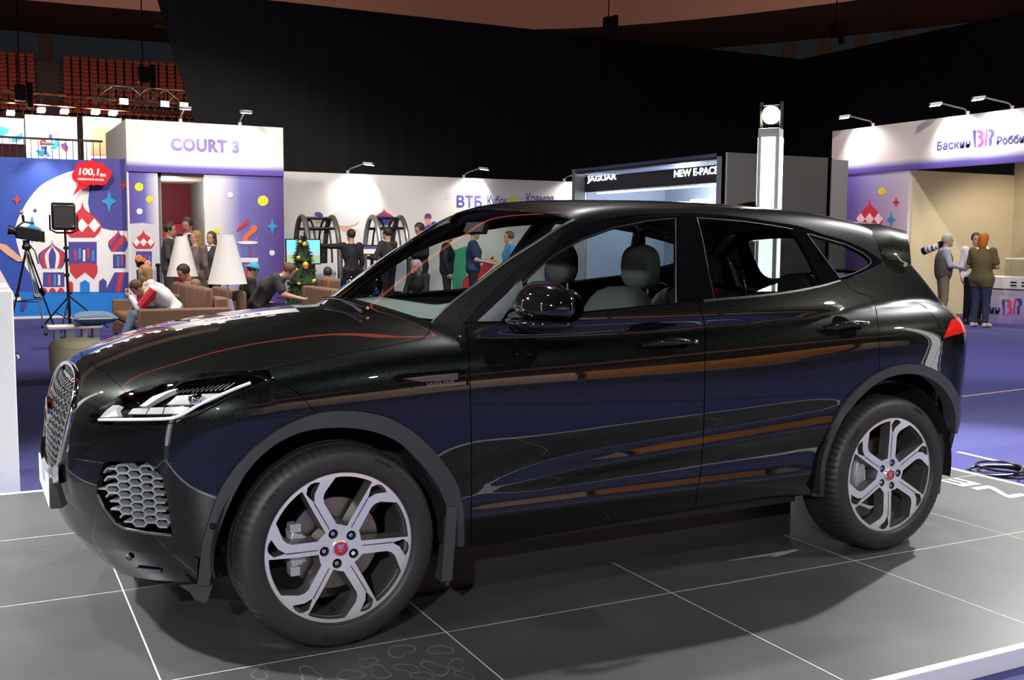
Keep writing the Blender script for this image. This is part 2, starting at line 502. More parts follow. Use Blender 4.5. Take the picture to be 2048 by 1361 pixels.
# pale animal-spot print on the front tile
mat('spot_print', (.16,.162,.15), .5)
for cx, cy, r, sd in ((800,1302,26,1),(880,1300,22,2),(815,1337,20,3),(872,1338,24,4),(760,1345,22,5),(912,1330,18,6),(735,1325,18,7),(700,1350,22,8),(845,1352,18,9),(930,1352,16,10),(620,1350,24,11),(520,1348,20,12)):
    c = on_z([(cx, cy)], 0)[0]; rs_ = np.random.RandomState(sd)
    def blob(k): return np.array([(c[0]+k*(r/620)*(1+.3*math.sin(2*a+sd)+.18*math.sin(3*a+sd*2))*math.cos(a), c[1]+k*(r/430)*(1+.3*math.sin(2*a+sd)+.18*math.sin(3*a+sd*2))*math.sin(a)) for a in np.linspace(0, 2*math.pi, 30)[:-1]])
    mb = MB(); plate(mb, blob(1.0), [blob(.88)], lambda q: np.column_stack([q, np.full(len(q), .0004)]), (0, 0, 1), .0004)
    mb.build('printed_spot', 'spot_print', plat)
# adhesive tape lines on the carpet
mat('tape', (.50,.33,.20), .7)
def strip(name, pts, w, m, z, parent=None, label=None, cat=None, group=None):
    q = on_z(pts, z); mb = MB()
    for a, b in zip(q[:-1], q[1:]): mb.bar(a+[0,0,.002], b+[0,0,.002], w, .003)
    o = mb.build(name, m, parent)
    return tag(o, label, cat, group)
strip('carpet_tape', [(1925,794),(2048,779)], .04, 'tape', ZC, None, 'beige tape strip across the blue carpet, nearly level, below the ice-cream counter', 'tape', 'tape lines on the carpet')
strip('carpet_tape', [(1915,905),(2048,936)], .045, 'tape', ZC, None, 'beige tape strip beside the right rear edge of the tiled platform', 'tape', 'tape lines on the carpet')

# ---- black drapes closing off the exhibition (two runs that meet in a corner)
def drape(name, a, b, ztop, fold=.012, step=.5, edge=None):
    a, b = np.array(a, float), np.array(b, float); L = np.linalg.norm(b-a); d = (b-a)/L; n = np.array([-d[1], d[0]])
    k = int(L/step)*2; vs = []; fs = []
    for i in range(k+1):
        t = i/k; p = a+(b-a)*t + n*fold*(1 if i % 2 else -1)
        vs += [(p[0], p[1], ZC+.02), (p[0], p[1], ztop)]
        if edge is not None:
            pass
    for i in range(k): fs.append((2*i, 2*i+2, 2*i+3, 2*i+1))
    mb = MB().add(vs, fs)
    if edge is not None:                            # slanted free edge on the left
        for i, v in enumerate(mb.v):
            lim = edge[0] + (v[2]-ZC)*edge[1]
            if v[0] < lim: mb.v[i] = (lim, v[1], v[2])
    o = mb.build(name, 'black_drape', None, recalc=False); o['kind'] = 'structure'
    return o
drape('wall_back', (2.4, 21.0), (22.1, 21.0), 7.12, edge=(4.95, -.28))
drape('wall_right', (22.1, 21.0), (22.1, -30.0), 7.12)

# ---- arena bowl above and behind the drapes (built all round: the car mirrors it)
AZ = [(51,3),(338,20),(700,50),(1000,68),(1200,62),(1400,38),(1640,6)]
_az = []
for x, y in AZ:
    d = rays([(x, y)])[0]; D = (16.2-CAM[2])/d[2]
    p = CAM + d*D; _az.append((math.atan2(p[0]-CAM[0], p[1]-CAM[1]), math.hypot(p[0]-CAM[0], p[1]-CAM[1])))
_az = [(-1.5, 54), (-.6, 64)] + _az + [(1.35, 60), (2.2, 51), (math.pi, 51), (4.0, 51), (2*math.pi-1.5, 54), (2*math.pi-.6, 64)]
_a = np.array([q[0] for q in _az]); _rd = np.array([q[1] for q in _az])
_rad = curve(list(zip(_a, _rd)), .12)
def ring(mb, prof, n=160, az0=-1.0, az1=2*math.pi-1.0):
    """prof: (extra radius, z); swept round the hall"""
    vs = []; fs = []; K = len(prof)
    for i in range(n+1):
        a = az0 + (az1-az0)*i/n; aa = a if a >= -1.5 else a+2*math.pi
        r = float(_rad(aa))
        for dr_, z in prof: vs.append((CAM[0]+(r+dr_)*math.sin(a), CAM[1]+(r+dr_)*math.cos(a), z))
    for i in range(n):
        for k in range(K-1): fs.append((i*K+k, i*K+k+1, (i+1)*K+k+1, (i+1)*K+k))
    mb.add(vs, fs); return mb
tag(ring(MB(), [(0.05, 19.2), (0, 19.2), (0, 16.2), (0.05, 16.2)]).build('wall_parapet', 'parapet', recalc=False), kind='structure')
tag(ring(MB(), [(.05, 16.2), (13.5, 16.6)]).build('ceiling_soffit', 'hall_soffit', recalc=False), kind='structure')
tag(ring(MB(), [(13.5, 16.6), (13.5, 14.4)]).build('wall_upper', 'hall_blue', recalc=False), kind='structure')
tag(ring(MB(), [(.05, 19.2), (24, 26)]).build('trim_upper', 'hall_roof', recalc=False), kind='structure')
tag(ring(MB(), [(24, 26), (-48, 34)]).build('ceiling', 'hall_roof', recalc=False), kind='structure')
st_prof = []
for k in range(15): st_prof += [(13.5-k*.95, 14.4-k*.43), (13.5-k*.95-.94, 14.4-k*.43)]
tag(ring(MB(), st_prof + [(-.8, 8.3), (-1.0, ZC)]).build('floor_stand', 'hall_concrete', recalc=False), kind='structure')
mat('led_red', (.6,.05,.03), .5, emit=(1,.13,.08), estr=1.1)
vs = []; fs = []
for k in range(61):
    a = -1.15+2.0*k/60
    for r_, z in ((40, 30.0), (40, 31.2), (40.4, 31.2), (40.4, 30.0)): vs.append((r_*math.sin(a)+1, r_*math.cos(a), z))
for k in range(60):
    for m_ in range(4): fs.append((4*k+m_, 4*k+(m_+1) % 4, 4*k+4+(m_+1) % 4, 4*k+4+m_))
tag(MB().add(vs, fs).build('trim_led_ring', 'led_red'), kind='structure')
def hall_pt(a, dr_, z):
    aa = a if a >= -1.5 else a+2*math.pi
    if aa > 2*math.pi-1.5: aa -= 2*math.pi
    r = float(_rad(aa)); return np.array([CAM[0]+(r+dr_)*math.sin(a), CAM[1]+(r+dr_)*math.cos(a), z])
# brown pilasters on the blue rear wall of the stand, in view right and left
wallp = bpy.data.objects['wall_upper']
for a in list(np.arange(.60, 1.10, .031)) + [-.02, .065]:
    p = hall_pt(a, 13.4, 0); q = hall_pt(a+.011, 13.4, 0)
    MB().add([(p[0], p[1], 14.4), (q[0], q[1], 14.4), (q[0], q[1], 16.6), (p[0], p[1], 16.6)], [(0, 1, 2, 3)]).build('pilaster', 'hall_brown', wallp)
# seats of the stand
def seat_mesh():
    mb = MB(); mb.box(-.23, .23, -.20, .22, .38, .45)
    pr = [(.17,.45),(.20,.60),(.30,.74),(.33,.72),(.24,.58),(.21,.45)]
    mb.add([(x, y, z) for x in (-.22, .22) for y, z in pr], [(i, i+1, 7+i, 6+i) for i in range(5)] + [(5, 0, 6, 11), (0, 5, 4, 3, 2, 1), (6, 7, 8, 9, 10, 11)])
    mb.box(-.04, .04, .02, .1, 0, .38)
    return mb.mesh('arena_seat')
SM = seat_mesh(); SM.materials.append(MATS['seat_red'])
SMo = seat_mesh(); SMo.materials.append(MATS['seat_orange'])
seat_v = np.array([tuple(v.co) for v in SM.vertices]); seat_f = [tuple(p.vertices) for p in SM.polygons]
cands = []; rest = MB()
for k in range(14):
    dr_ = 13.5-k*.95-.45; z = 14.4-k*.43
    for n_, a in enumerate(np.arange(-1.0, 2*math.pi-1.0, .0071)):
        if n_ % 30 < 3: continue                            # gangways
        p = hall_pt(a, dr_, z); dz_ = (p-CAM)@CAM_R[2]
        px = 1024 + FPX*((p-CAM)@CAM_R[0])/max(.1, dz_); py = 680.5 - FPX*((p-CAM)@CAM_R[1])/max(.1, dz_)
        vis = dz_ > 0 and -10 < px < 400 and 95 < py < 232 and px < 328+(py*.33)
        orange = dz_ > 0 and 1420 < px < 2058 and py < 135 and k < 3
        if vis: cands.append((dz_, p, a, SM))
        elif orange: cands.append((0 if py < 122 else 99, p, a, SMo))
        elif k % 3 == 0: cands.append((999, p, a, None))
cands.sort(key=lambda q: q[0])
for i_, (d_, p, a, me) in enumerate(cands):
    if me is None or i_ >= 300:
        c, s = math.cos(-a), math.sin(-a)
        rest.add(np.stack([p[0]+c*seat_v[:, 0]-s*seat_v[:, 1], p[1]+s*seat_v[:, 0]+c*seat_v[:, 1], p[2]+seat_v[:, 2]], 1), seat_f)
        continue
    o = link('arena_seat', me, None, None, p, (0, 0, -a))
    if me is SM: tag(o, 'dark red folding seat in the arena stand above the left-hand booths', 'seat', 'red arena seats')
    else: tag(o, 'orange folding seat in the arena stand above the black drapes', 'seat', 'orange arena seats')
ro = rest.build('arena_seats', 'seat_red', None, recalc=False)
tag(ro, 'distant rows of red seats all round the arena stand', 'seats', kind='stuff')

# ================================================================== THE CAR
# body surface: one smooth implicit function, symmetric in y; nose towards -x, near (driver's) side at -y
def smax(a, b, k):
    h = np.maximum(k-np.abs(a-b), 0)/k
    return np.maximum(a, b) + h**3*k/6
def smin(a, b, k): return -smax(-a, -b, k)
SEC = curve([(0.05,.77),(0.18,.815),(0.26,.845),(0.33,.868),(0.385,.885),(0.415,.888),(0.45,.880),(0.52,.884),(0.60,.897),(0.70,.917),(0.80,.931),(0.90,.936),(0.98,.929),(1.06,.912),(1.12,.893),(1.18,.868),(1.26,.82),(1.4,.70),(1.7,.3)], 0.016)
SEC_END = curve([(0.05,.80),(0.2,.84),(0.35,.875),(0.5,.900),(0.65,.918),(0.80,.931),(0.90,.936),(0.98,.929),(1.06,.912),(1.12,.893),(1.18,.868),(1.26,.82),(1.4,.70),(1.7,.3)], 0.03)
WX = curve([(-1.2,-.02),(-.6,-.006),(-.2,.004),(.1,.006),(.5,-.006),(1.2,-.012),(1.8,-.008),(2.3,.0),(2.75,.012),(3.1,.006),(3.6,-.03)], 0.1)
def gau(x, c, s): return np.exp(-((x-c)/s)**2)
ZRIDGE = curve([(0.3,.53),(.55,.535),(1.0,.575),(1.6,.612),(2.3,.655),(2.6,.67)], 0.05)
RAMP = curve([(-1.5,0),(.3,0),(.55,0),(1.0,.7),(1.5,1),(2.2,1),(2.5,0.3),(2.8,0),(4,0)], 0.06)
ENDW = curve([(-1.5,1),(-.3,1),(.25,1),(.6,0),(2.1,0),(2.5,1),(4,1)], 0.06)
def W(x, z):
    e = ENDW(x)
    w = SEC(z)*(1-e) + SEC_END(z)*e + WX(x)
    w = w + 0.030*gau(x, 2.72, .55)*gau(z, 1.04, .15) + 0.010*gau(x, 0.0, .42)*gau(z, .86, .15)
    zr = ZRIDGE(x); r = RAMP(x)
    d = (z-zr)/0.036
    w = w + r*(0.010*np.exp(-((d+.9)/1.0)**2) - 0.008*np.exp(-((d-1.0)/1.3)**2))
    return w
XF = curve([(0.0,-.60),(0.15,-.66),(0.22,-.715),(0.30,-.785),(0.40,-.84),(0.5,-.862),(0.6,-.872),(0.72,-.868),(0.82,-.855),(0.90,-.835),(0.97,-.80),(1.03,-.75),(1.15,-.62),(1.7,0.0)], 0.03)
XR = curve([(0.0,3.2),(0.2,3.36),(.35,3.45),(.5,3.495),(.7,3.515),(.9,3.515),(1.0,3.505),(1.1,3.475),(1.2,3.40),(1.4,3.2),(1.7,2.9)], 0.03)
XS_F, XS_R, N_F, N_R = -0.22, 2.95, 2.35, 2.5
HOODC = curve([(-1.1,.66),(-.95,.80),(-.87,.875),(-.80,.930),(-.70,.980),(-.47,1.058),(-.27,1.100),(-.07,1.128),(.15,1.150),(.35,1.160),(.7,1.165),(1.0,1.170),(1.6,1.195),(2.2,1.225),(2.6,1.245),(2.95,1.25),(3.2,1.215),(3.4,1.15),(3.6,1.05)], 0.04)
def body_low(x, y, z):
    a = np.abs(y); w = W(x, z)
    qf = np.maximum(0, (XS_F-x)/(XS_F-XF(z))); qr = np.maximum(0, (x-XS_R)/(XR(z)-XS_R))
    s = a/w
    side = np.where(qr > 0, (qr**N_R + s**N_R+1e-9)**(1/N_R), (qf**N_F + s**N_F+1e-9)**(1/N_F)) - 1
    side = side*np.where((qf+qr) > 0, 0.75, 0.92)
    zt = HOODC(x) - 0.085*(a/.8)**2.6 + 0.010*gau(a, .60, .13)*gau(x, -.2, .6)
    return smax(side, (z-zt)*0.93, 0.16)
ROOFC = curve([(-1.6,-.6),(-.5,.5),(0.0,.945),(.15,1.055),(.33,1.188),(.60,1.375),(.80,1.497),(.95,1.578),(1.12,1.620),(1.35,1.636),(1.6,1.642),(1.85,1.644),(2.1,1.640),(2.42,1.626),(2.7,1.602),(2.92,1.566),(3.02,1.53),(3.12,1.45),(3.25,1.32),(3.40,1.16),(3.6,.95),(4.6,-.3)], 0.03)
YB = curve([(-.5,.70),(.2,.80),(.5,.838),(.8,.858),(1.3,.868),(1.8,.866),(2.3,.850),(2.7,.815),(3.0,.775),(3.3,.72),(3.6,.65)], 0.06)
BOW = curve([(-.5,.35),(1.0,.33),(1.5,.15),(1.9,0),(2.5,-.05),(2.9,-.22),(3.6,-.25)], 0.1)
def green(x, y, z):
    a = np.abs(y)
    yg = YB(x) - 0.50*(np.sqrt((z-1.135)**2+.02**2)-.035) - 0.25*np.maximum(0, z-1.17)**2
    side = (a-yg)*0.88
    top = (z-(ROOFC(x-BOW(x)*a*a) - 0.045*(a/.6)**2))*0.82
    return smax(side, top, 0.085)
def FB(P):
    P = np.asarray(P, float); x, y, z = P[..., 0], P[..., 1], P[..., 2]
    return smin(body_low(x, y, z), green(x, y, z), 0.03)
def grad(P, e=0.004):
    P = np.asarray(P, float); g = np.empty_like(P)
    for i in range(3):
        d = np.zeros(3); d[i] = e; g[..., i] = FB(P+d)-FB(P-d)
    return g/np.linalg.norm(g, axis=-1, keepdims=True)
def cast(px):
    """pixels -> first hit with the body surface (or closest approach)"""
    d = rays(px); ts = np.linspace(2.0, 5.9, 700)
    P = CAM + d[:, None, :]*ts[None, :, None]
    f = FB(P); hit = f <= 0
    k = np.where(hit.any(1), hit.argmax(1), f.argmin(1))
    lo, hi = ts[np.maximum(k-1, 0)], ts[k]
    ok = hit.any(1)
    for _ in range(30):
        m = (lo+hi)/2; v = FB(CAM + d*m[:, None]) <= 0
        hi = np.where(v, m, hi); lo = np.where(v, lo, m)
    P = CAM + d*np.where(ok, hi, ts[k])[:, None]
    for _ in range(6):                                   # rays that just miss: pull onto the surface
        if ok.all(): break
        P[~ok] -= (FB(P[~ok])[:, None])*grad(P[~ok])
    return P
LREF = 0.65
# parametrisations: 'side' (u, z) unrolled around nose and tail, 'top' (x, y)
def to_side(P):
    x, y, z = P[:, 0], np.abs(P[:, 1]), P[:, 2]; w = W(x, z)
    u = x.copy()
    k = x < XS_F; ph = np.arctan2((XS_F-x)/(XS_F-XF(z)), y/w); u = np.where(k, XS_F-ph*LREF, u)
    k = x > XS_R; ph = np.arctan2((x-XS_R)/(XR(z)-XS_R), y/w); u = np.where(k, XS_R+ph*LREF, u)
    return np.stack([u, z], 1)
def from_side(Q, off=0.0):
    u, z = Q[:, 0], Q[:, 1]
    lf, lr = XS_F-XF(z), XR(z)-XS_R
    pf, pr = np.maximum(0, (XS_F-u)/LREF), np.maximum(0, (u-XS_R)/LREF)
    def pos(r):
        x = np.where(pf > 0, XS_F-lf*r*np.sin(pf), np.where(pr > 0, XS_R+lr*r*np.sin(pr), u))
        c = np.where(pf > 0, np.cos(pf), np.where(pr > 0, np.cos(pr), 1.0))
        return np.stack([x, -W(x, z)*r*c, z], 1)
    lo, hi = np.full(len(u), .25), np.full(len(u), 1.25)
    for _ in range(32):
        m = (lo+hi)/2; v = FB(pos(m)) <= 0
        lo = np.where(v, m, lo); hi = np.where(v, hi, m)
    return pos((lo+hi)/2)
def to_top(P): return P[:, :2].copy()
def from_top(Q):
    x, y = Q[:, 0], Q[:, 1]; lo, hi = np.full(len(x), .3), np.full(len(x), 1.9)
    for _ in range(34):
        m = (lo+hi)/2; v = FB(np.stack([x, y, m], 1)) <= 0
        lo = np.where(v, m, lo); hi = np.where(v, hi, m)
    return np.stack([x, y, (lo+hi)/2], 1)
PAR = {'side': (to_side, from_side), 'top': (to_top, from_top)}
def shrink(poly, g):
    """move a closed 2-D polyline inwards by g"""
    P = np.asarray(poly); a = np.roll(P, 1, 0); b = np.roll(P, -1, 0)
    area = 0.5*np.sum(P[:, 0]*b[:, 1]-b[:, 0]*P[:, 1])
    d1 = P-a; d2 = b-P
    n1 = np.stack([-d1[:, 1], d1[:, 0]], 1); n2 = np.stack([-d2[:, 1], d2[:, 0]], 1)
    n1 /= np.linalg.norm(n1, axis=1, keepdims=True)+1e-12; n2 /= np.linalg.norm(n2, axis=1, keepdims=True)+1e-12
    n = n1+n2; n /= np.maximum(np.linalg.norm(n, axis=1, keepdims=True), .3)
    return P + n*g*(1 if area > 0 else -1)
def pxl(pts, step=7, smooth=False):
    """pixel polyline -> points on the body"""
    p = spline(pts, 6) if smooth else np.array(pts, float)
    return cast(dens(p, step))
def dedupe(P, eps=0.0015):
    out = [P[0]]
    for p in P[1:]:
        if np.linalg.norm(p-out[-1]) > eps: out.append(p)
    if np.linalg.norm(out[0]-out[-1]) < eps: out.pop()
    return np.array(out)
def surf_mesh(name, v, n, tris, lips, depth, flipy):
    """surface with exact normals + turned-in edges"""
    V = list(v); N = list(n); F = [tuple(t) for t in tris]
    for L in lips:
        b = len(V); m = len(L)
        q = v[L]; nn = n[L]
        e = np.roll(q, -1, 0)-np.roll(q, 1, 0); en = np.cross(e, nn); en /= np.linalg.norm(en, axis=1, keepdims=True)+1e-12
        V += list(q) + list(q - nn*depth); N += list(en) + list(en)
        F += [(b+i, b+(i+1) % m, b+m+(i+1) % m, b+m+i) for i in range(m)]
    V = np.array(V); N = np.array(N)
    if flipy:
        V = V*[1, -1, 1]; N = N*[1, -1, 1]; F = [f[::-1] for f in F]
    # orient faces with the normals
    F2 = []
    for f in F:
        a, b_, c = V[f[0]], V[f[1]], V[f[2]]
        F2.append(f if np.dot(np.cross(b_-a, c-a), N[f[0]]) >= 0 else f[::-1])
    return V, N, F2
def panel(name, outline, par, m, parent, holes=(), step=0.022, gap=0.0015, off=0.0, lip=0.012, sides=(1, -1), join=False, label=None):
    """outline/holes: 3-D points on the near half (y<0) of the body; sides 1 = near, -1 = far; join -> one mesh over the centre line"""
    to2, fr = PAR[par]
    def prep(o, g):
        q = to2(dedupe(np.asarray(o))); q = np.vstack([q, q[:1]])
        q = dens(q, step)[:-1]
        return shrink(q, g) if g else q
    outer = prep(outline, gap); hl = [prep(h, -gap) for h in holes]
    v2, tr, lp = fill2d(outer, hl, step)
    P = fr(v2); n = grad(P); P = P + n*off
    res = []
    meshes = []
    for s in sides:
        meshes.append(surf_mesh(name, P, n, tr, lp if lip else [], lip, s < 0))
    if join:
        b = 0; V = []; N = []; F = []
        for a, c, f in meshes:
            V.append(a); N.append(c); F += [tuple(i+b for i in q) for q in f]; b += len(a)
        meshes = [(np.vstack(V), np.vstack(N), F)]
    for V, N, F in meshes:
        me = bpy.data.meshes.new(name)
        me.from_pydata([tuple(p) for p in V], [], F)
        me.polygons.foreach_set('use_smooth', [True]*len(F))
        me.normals_split_custom_set_from_vertices([tuple(q) for q in N])
        o = link(name, me, m, parent)
        if label: o['label'] = label
        res.append(o)
    return res
def ribbon(name, pts3, w, h, m, parent, sides=(1, -1), off=0.0, label=None):
    """thin moulding that follows points on the body"""
    P = np.asarray(pts3); n = grad(P); res = []
    for s in sides:
        Q = (P+n*off)*[1, s, 1]; nn = n*[1, s, 1]
        t = np.gradient(Q, axis=0); t /= np.linalg.norm(t, axis=1, keepdims=True)+1e-12
        b = np.cross(t, nn)
        vs = []; fs = []
        for i in range(len(Q)):
            for a, c in ((-1, 0), (-.7, 1), (.7, 1), (1, 0)):
                vs.append(Q[i]+b[i]*a*w/2+nn[i]*(c*h))
        for i in range(len(Q)-1):
            for k in range(3): fs.append((4*i+k, 4*i+k+1, 4*i+k+5, 4*i+k+4))
        mb = MB(); mb.add(vs, fs)
        o = mb.build(name, m, parent, smooth=True, sharp=50)
        if label: o['label'] = label
        res.append(o)
    return res

mat_paint('car_paint')
mat('gloss_black', (.004,.004,.005), .06, coat=.6)
mat('cladding', (.040,.043,.045), .52, bump=.06, bscale=900)
mat('chrome', (.75,.76,.78), .08, metal=1)
mat('satin_trim', (.30,.31,.33), .25, metal=1)
mat('rubber', (.020,.019,.018), .50, bump=.03, bscale=500)
mat('rubber_print', (.008,.008,.008), .7)
mat('machined', (.80,.81,.85), .36, metal=.65)
mat('rim_paint', (.16,.155,.145), .38, metal=.7)
mat('dark_metal', (.05,.05,.052), .45, metal=.6)
mat('brake_disc', (.30,.27,.22), .35, metal=1)
mat('caliper', (.55,.56,.56), .4, metal=.6)
mat('inner_black', (.006,.006,.007), .75)
mat('cabin_dark', (.012,.012,.013), .6)
mat('seat_fabric', (.020,.020,.021), .75)
mat('dash_grey', (.20,.225,.215), .5)
mat('sail_grey', (.05,.053,.06), .5)
mat('red_lens', (.55,.01,.012), .08, coat=1, emit=(1,.05,.03), estr=.15)
mat('badge_red', (.65,.01,.03), .2)
mat('lamp_white', (.9,.9,.9), .2, emit=(1,1,1), estr=.12)
mat('lamp_grey', (.72,.72,.70), .22, metal=.4)
mat('trim_thin', (.16,.165,.17), .3, metal=1)
mat('mesh_grey', (.34,.355,.37), .35, metal=.35)
mat('reflector_dark', (.05,.05,.09), .1)
mat('plate_white', (.75,.76,.77), .35)
mat('green_tint', (.2,.45,.4), .3)
mat_glass('window_glass', (.78,.84,.81), 1.5)
mat_glass('privacy_glass', (.52,.57,.55), 1.5)
mat_glass('windshield_glass', (.70,.76,.74), 1.6)
mat_glass('lamp_glass', (.90,.92,.92), 1.45)

car = empty('car', (1.32, 0, 0), 'black compact luxury SUV with machined six-spoke wheels on the tiled platform', 'car')

# ---- outlines in picture coordinates -------------------------------------------------
hood_front = [(163,697),(172,703),(185,717),(220,755),(235,767),(251,785)]
hood_side = [(251,785),(300,770),(355,755),(405,747),(450,743),(520,741),(560,734),(600,726),(640,718),(700,706),(760,695),(835,680),(850,672),(858,662),(862,648)]
lamp_low = [(545,758),(510,772),(470,789),(430,812),(382,836),(355,846),(310,850),(235,850),(190,848),(178,842),(177,836)]
lamp_in = [(177,836),(187,824),(220,805),(251,785)]
arch_f_out = [(396,1167),(406,1087),(416,1046),(430,1004),(446,968),(474,929),(510,893),(558,858),(605,835),(646,824),(697,821),(752,828),(789,841),(826,863),(862,897),(895,938),(914,974),(921,1004),(926,1044),(926,1090)]
arch_f_in = [(421,1167),(429,1110),(437,1070),(450,1030),(470,984),(497,938),(537,897),(581,871),(631,857),(697,855),(749,864),(793,883),(829,916),(859,952),(881,993),(894,1028),(899,1060),(901,1092)]
seam_f = [(545,758),(575,773),(605,795),(630,826)]
door_f = [(927,647),(932,652),(937,690),(940,770),(943,900),(943,1000),(942,1093)]
door_b = [(1398,602),(1400,612),(1407,639),(1410,674),(1409,780),(1407,864),(1402,937),(1396,976),(1390,1017)]
door_r = [(1686,560),(1708,582),(1735,592),(1744,600),(1751,615),(1755,640),(1759,690),(1758,746)]
belt_f = [(927,647),(994,645),(1060,637),(1158,627),(1262,617),(1352,608),(1398,602)]
belt_r = [(1398,602),(1428,600),(1541,589),(1632,574),(1686,560)]
bot_f = [(942,1093),(1100,1067),(1213,1047),(1300,1032),(1390,1017)]
bot_r = [(1390,1017),(1480,1003),(1560,992),(1622,992)]
arch_r_out = [(1622,992),(1637,936),(1653,874),(1677,822),(1708,782),(1745,752),(1782,734),(1816,728),(1847,731),(1878,745),(1899,766),(1913,794),(1918,822),(1917,856),(1911,868)]
arch_r_in = [(1646,992),(1648,933),(1663,881),(1690,828),(1727,785),(1761,760),(1795,749),(1825,748),(1856,757),(1884,779),(1900,806),(1906,832),(1905,860)]
frame_out = [(927,647),(953,618),(982,590),(1011,562),(1041,536),(1082,505),(1129,474),(1173,452),(1200,441),(1247,433),(1306,428),(1370,426),(1423,428),(1482,434),(1541,443),(1600,453),(1647,469),(1692,482),(1729,498),(1750,512),(1764,522)]
frame_low_r = [(1764,522),(1756,532),(1719,549),(1686,560)]
glass_f = [(990,643),(985,634),(1010,601),(1040,571),(1075,538),(1110,508),(1168,477),(1226,456),(1291,443),(1351,437),(1352,606),(1262,615),(1158,624),(1060,635)]
glass_r = [(1394,436),(1482,443),(1541,451),(1585,459),(1614,509),(1641,565),(1632,572),(1541,587),(1428,598),(1417,545),(1406,483)]
glass_q = [(1614,468),(1647,477),(1692,490),(1724,506),(1740,519),(1742,526),(1732,535),(1708,547),(1679,556)]
ws_edge = [(862,648),(894,615),(953,568),(1011,524),(1070,486),(1114,458),(1148,439)]
def cat(*ls):
    out = []
    for l in ls:
        for p in l:
            if not out or out[-1] != p: out.append(p)
    return out
def rev(l): return list(l)[::-1]
C_ = lambda pts, smooth=True: pxl(pts, 7, smooth)
hf, hs, ll, li = C_(hood_front, False), C_(hood_side), C_(lamp_low), C_(lamp_in, False)
afo, afi = C_(arch_f_out), C_(arch_f_in)
sf, df, db, dr = C_(seam_f), C_(door_f, False), C_(door_b), C_(door_r)
bf, br, bof, bor = C_(belt_f), C_(belt_r), C_(bot_f), C_(bot_r)
aro, ari = C_(arch_r_out), C_(arch_r_in)
fo, flr = C_(frame_out), C_(frame_low_r)
gf, gr, gq = C_(glass_f, False), C_(glass_r, False), C_(glass_q, False)
we = C_(ws_edge)
def J(*a): return np.vstack(a)
def side_pts(q): return from_side(np.array(q, float))
def top_pts(q): return from_top(np.array(q, float))
def nearest(A, p): return int(np.argmin(np.linalg.norm(A-np.asarray(p), axis=1)))

# hood (both halves in one mesh)
xh = 0.355
cowl = np.array([(xh - 0.015 + 0.30*(a*a), -a) for a in np.linspace(0, abs(hs[-1][1]), 14)])
nose_c = hf[0]
nose = np.array([(nose_c[0] - 0.035*(1-(a/abs(nose_c[1]))**2), -a) for a in np.linspace(0, abs(nose_c[1]), 8)]) if abs(nose_c[1]) > .02 else np.array([(nose_c[0], 0)])
h_out = J(top_pts(nose)[:-1], hf, hs[1:], top_pts(cowl)[::-1])
panel('hood', h_out, 'top', 'car_paint', car, step=.024, sides=(1, -1), join=True, gap=0.0, lip=.02)
# front bumper
UC = XS_F - LREF*math.pi/2
grille2 = np.array([(0.0,.945),(.16,.94),(.28,.925),(.37,.895),(.415,.85),(.42,.80),(.40,.73),(.36,.66),(.31,.60),(.25,.565),(.14,.55),(0,.548)])     # (y, z) of the near half
def front_yz(yz):
    """points of the nose at given |y|, z"""
    out = []
    for y, z in yz:
        lo, hi = -1.0, -0.2
        for _ in range(40):
            m = (lo+hi)/2
            if FB(np.array([m, -y, z])) <= 0: hi = m
            else: lo = m
        out.append((hi, -y, z))
    return np.array(out)
gfr = front_yz(dens(spline(grille2, 4), .03))
ka = nearest(afo, sf[-1])
bump_low = cast(dens([(375,1113),(245,1103),(208,1099),(190,1093)], 8))
kb = nearest(afo, bump_low[0])
low_c = to_side(bump_low[-1:])[0]
cl = side_pts([(u, z) for u, z in zip(np.linspace(low_c[0], UC+.002, 14)[1:], np.linspace(low_c[1], low_c[1]+.035, 14)[1:])])
up_c = side_pts(np.stack([np.full(10, UC+.002), np.linspace(low_c[1]+.035, .548, 10)], 1)[1:-1])
intake = cast(dens([(207,930),(219,924),(287,924),(314,937),(325,958),(335,1008),(344,1069),(298,1065),(250,1056),(232,1045),(208,1013),(194,984),(195,966),(203,939),(207,930)], 7))[:-1]
bump_out = J(rev(li)[0:0] if False else li[::-1], ll[::-1][1:], sf[1:], afo[kb:ka][::-1], bump_low, cl, up_c, gfr[::-1][1:], )
nt_ = from_top(np.array([(x, y) for x, y in nose[::-1]])) if len(nose) > 1 else hf[:1]
bump_out = J(li[::-1], ll[::-1][1:], sf[1:], afo[kb:ka][::-1], bump_low, cl, up_c, gfr[::-1], nt_[::-1], hf[1:-1]) 
panel('front_bumper', bump_out, 'side', 'car_paint', car, holes=[intake], step=.02, sides=(1, -1), join=True, gap=.0012, lip=.02)
# lower front apron
ap_px = [(375,1113),(245,1103),(208,1099),(190,1093)]
ap1 = cast(dens([(396,1120),(392,1167),(369,1168),(300,1164),(272,1159),(240,1151),(197,1119)], 7))
a_end = to_side(ap1[-1:])[0]
ap2 = side_pts([(u, z) for u, z in zip(np.linspace(a_end[0], UC+.002, 12)[1:], np.linspace(a_end[1], .25, 12)[1:])])
ap3 = side_pts([(UC+.002, .27), (UC+.002, .30)]) if low_c[1]+.035 > .31 else np.zeros((0, 3))
panel('front_apron', J(bump_low[::-1][::-1][::-1], ap1, ap2, ap3, cl[::-1]), 'side', 'gloss_black', car, step=.025, join=True, gap=.001, off=-.006, lip=.03)
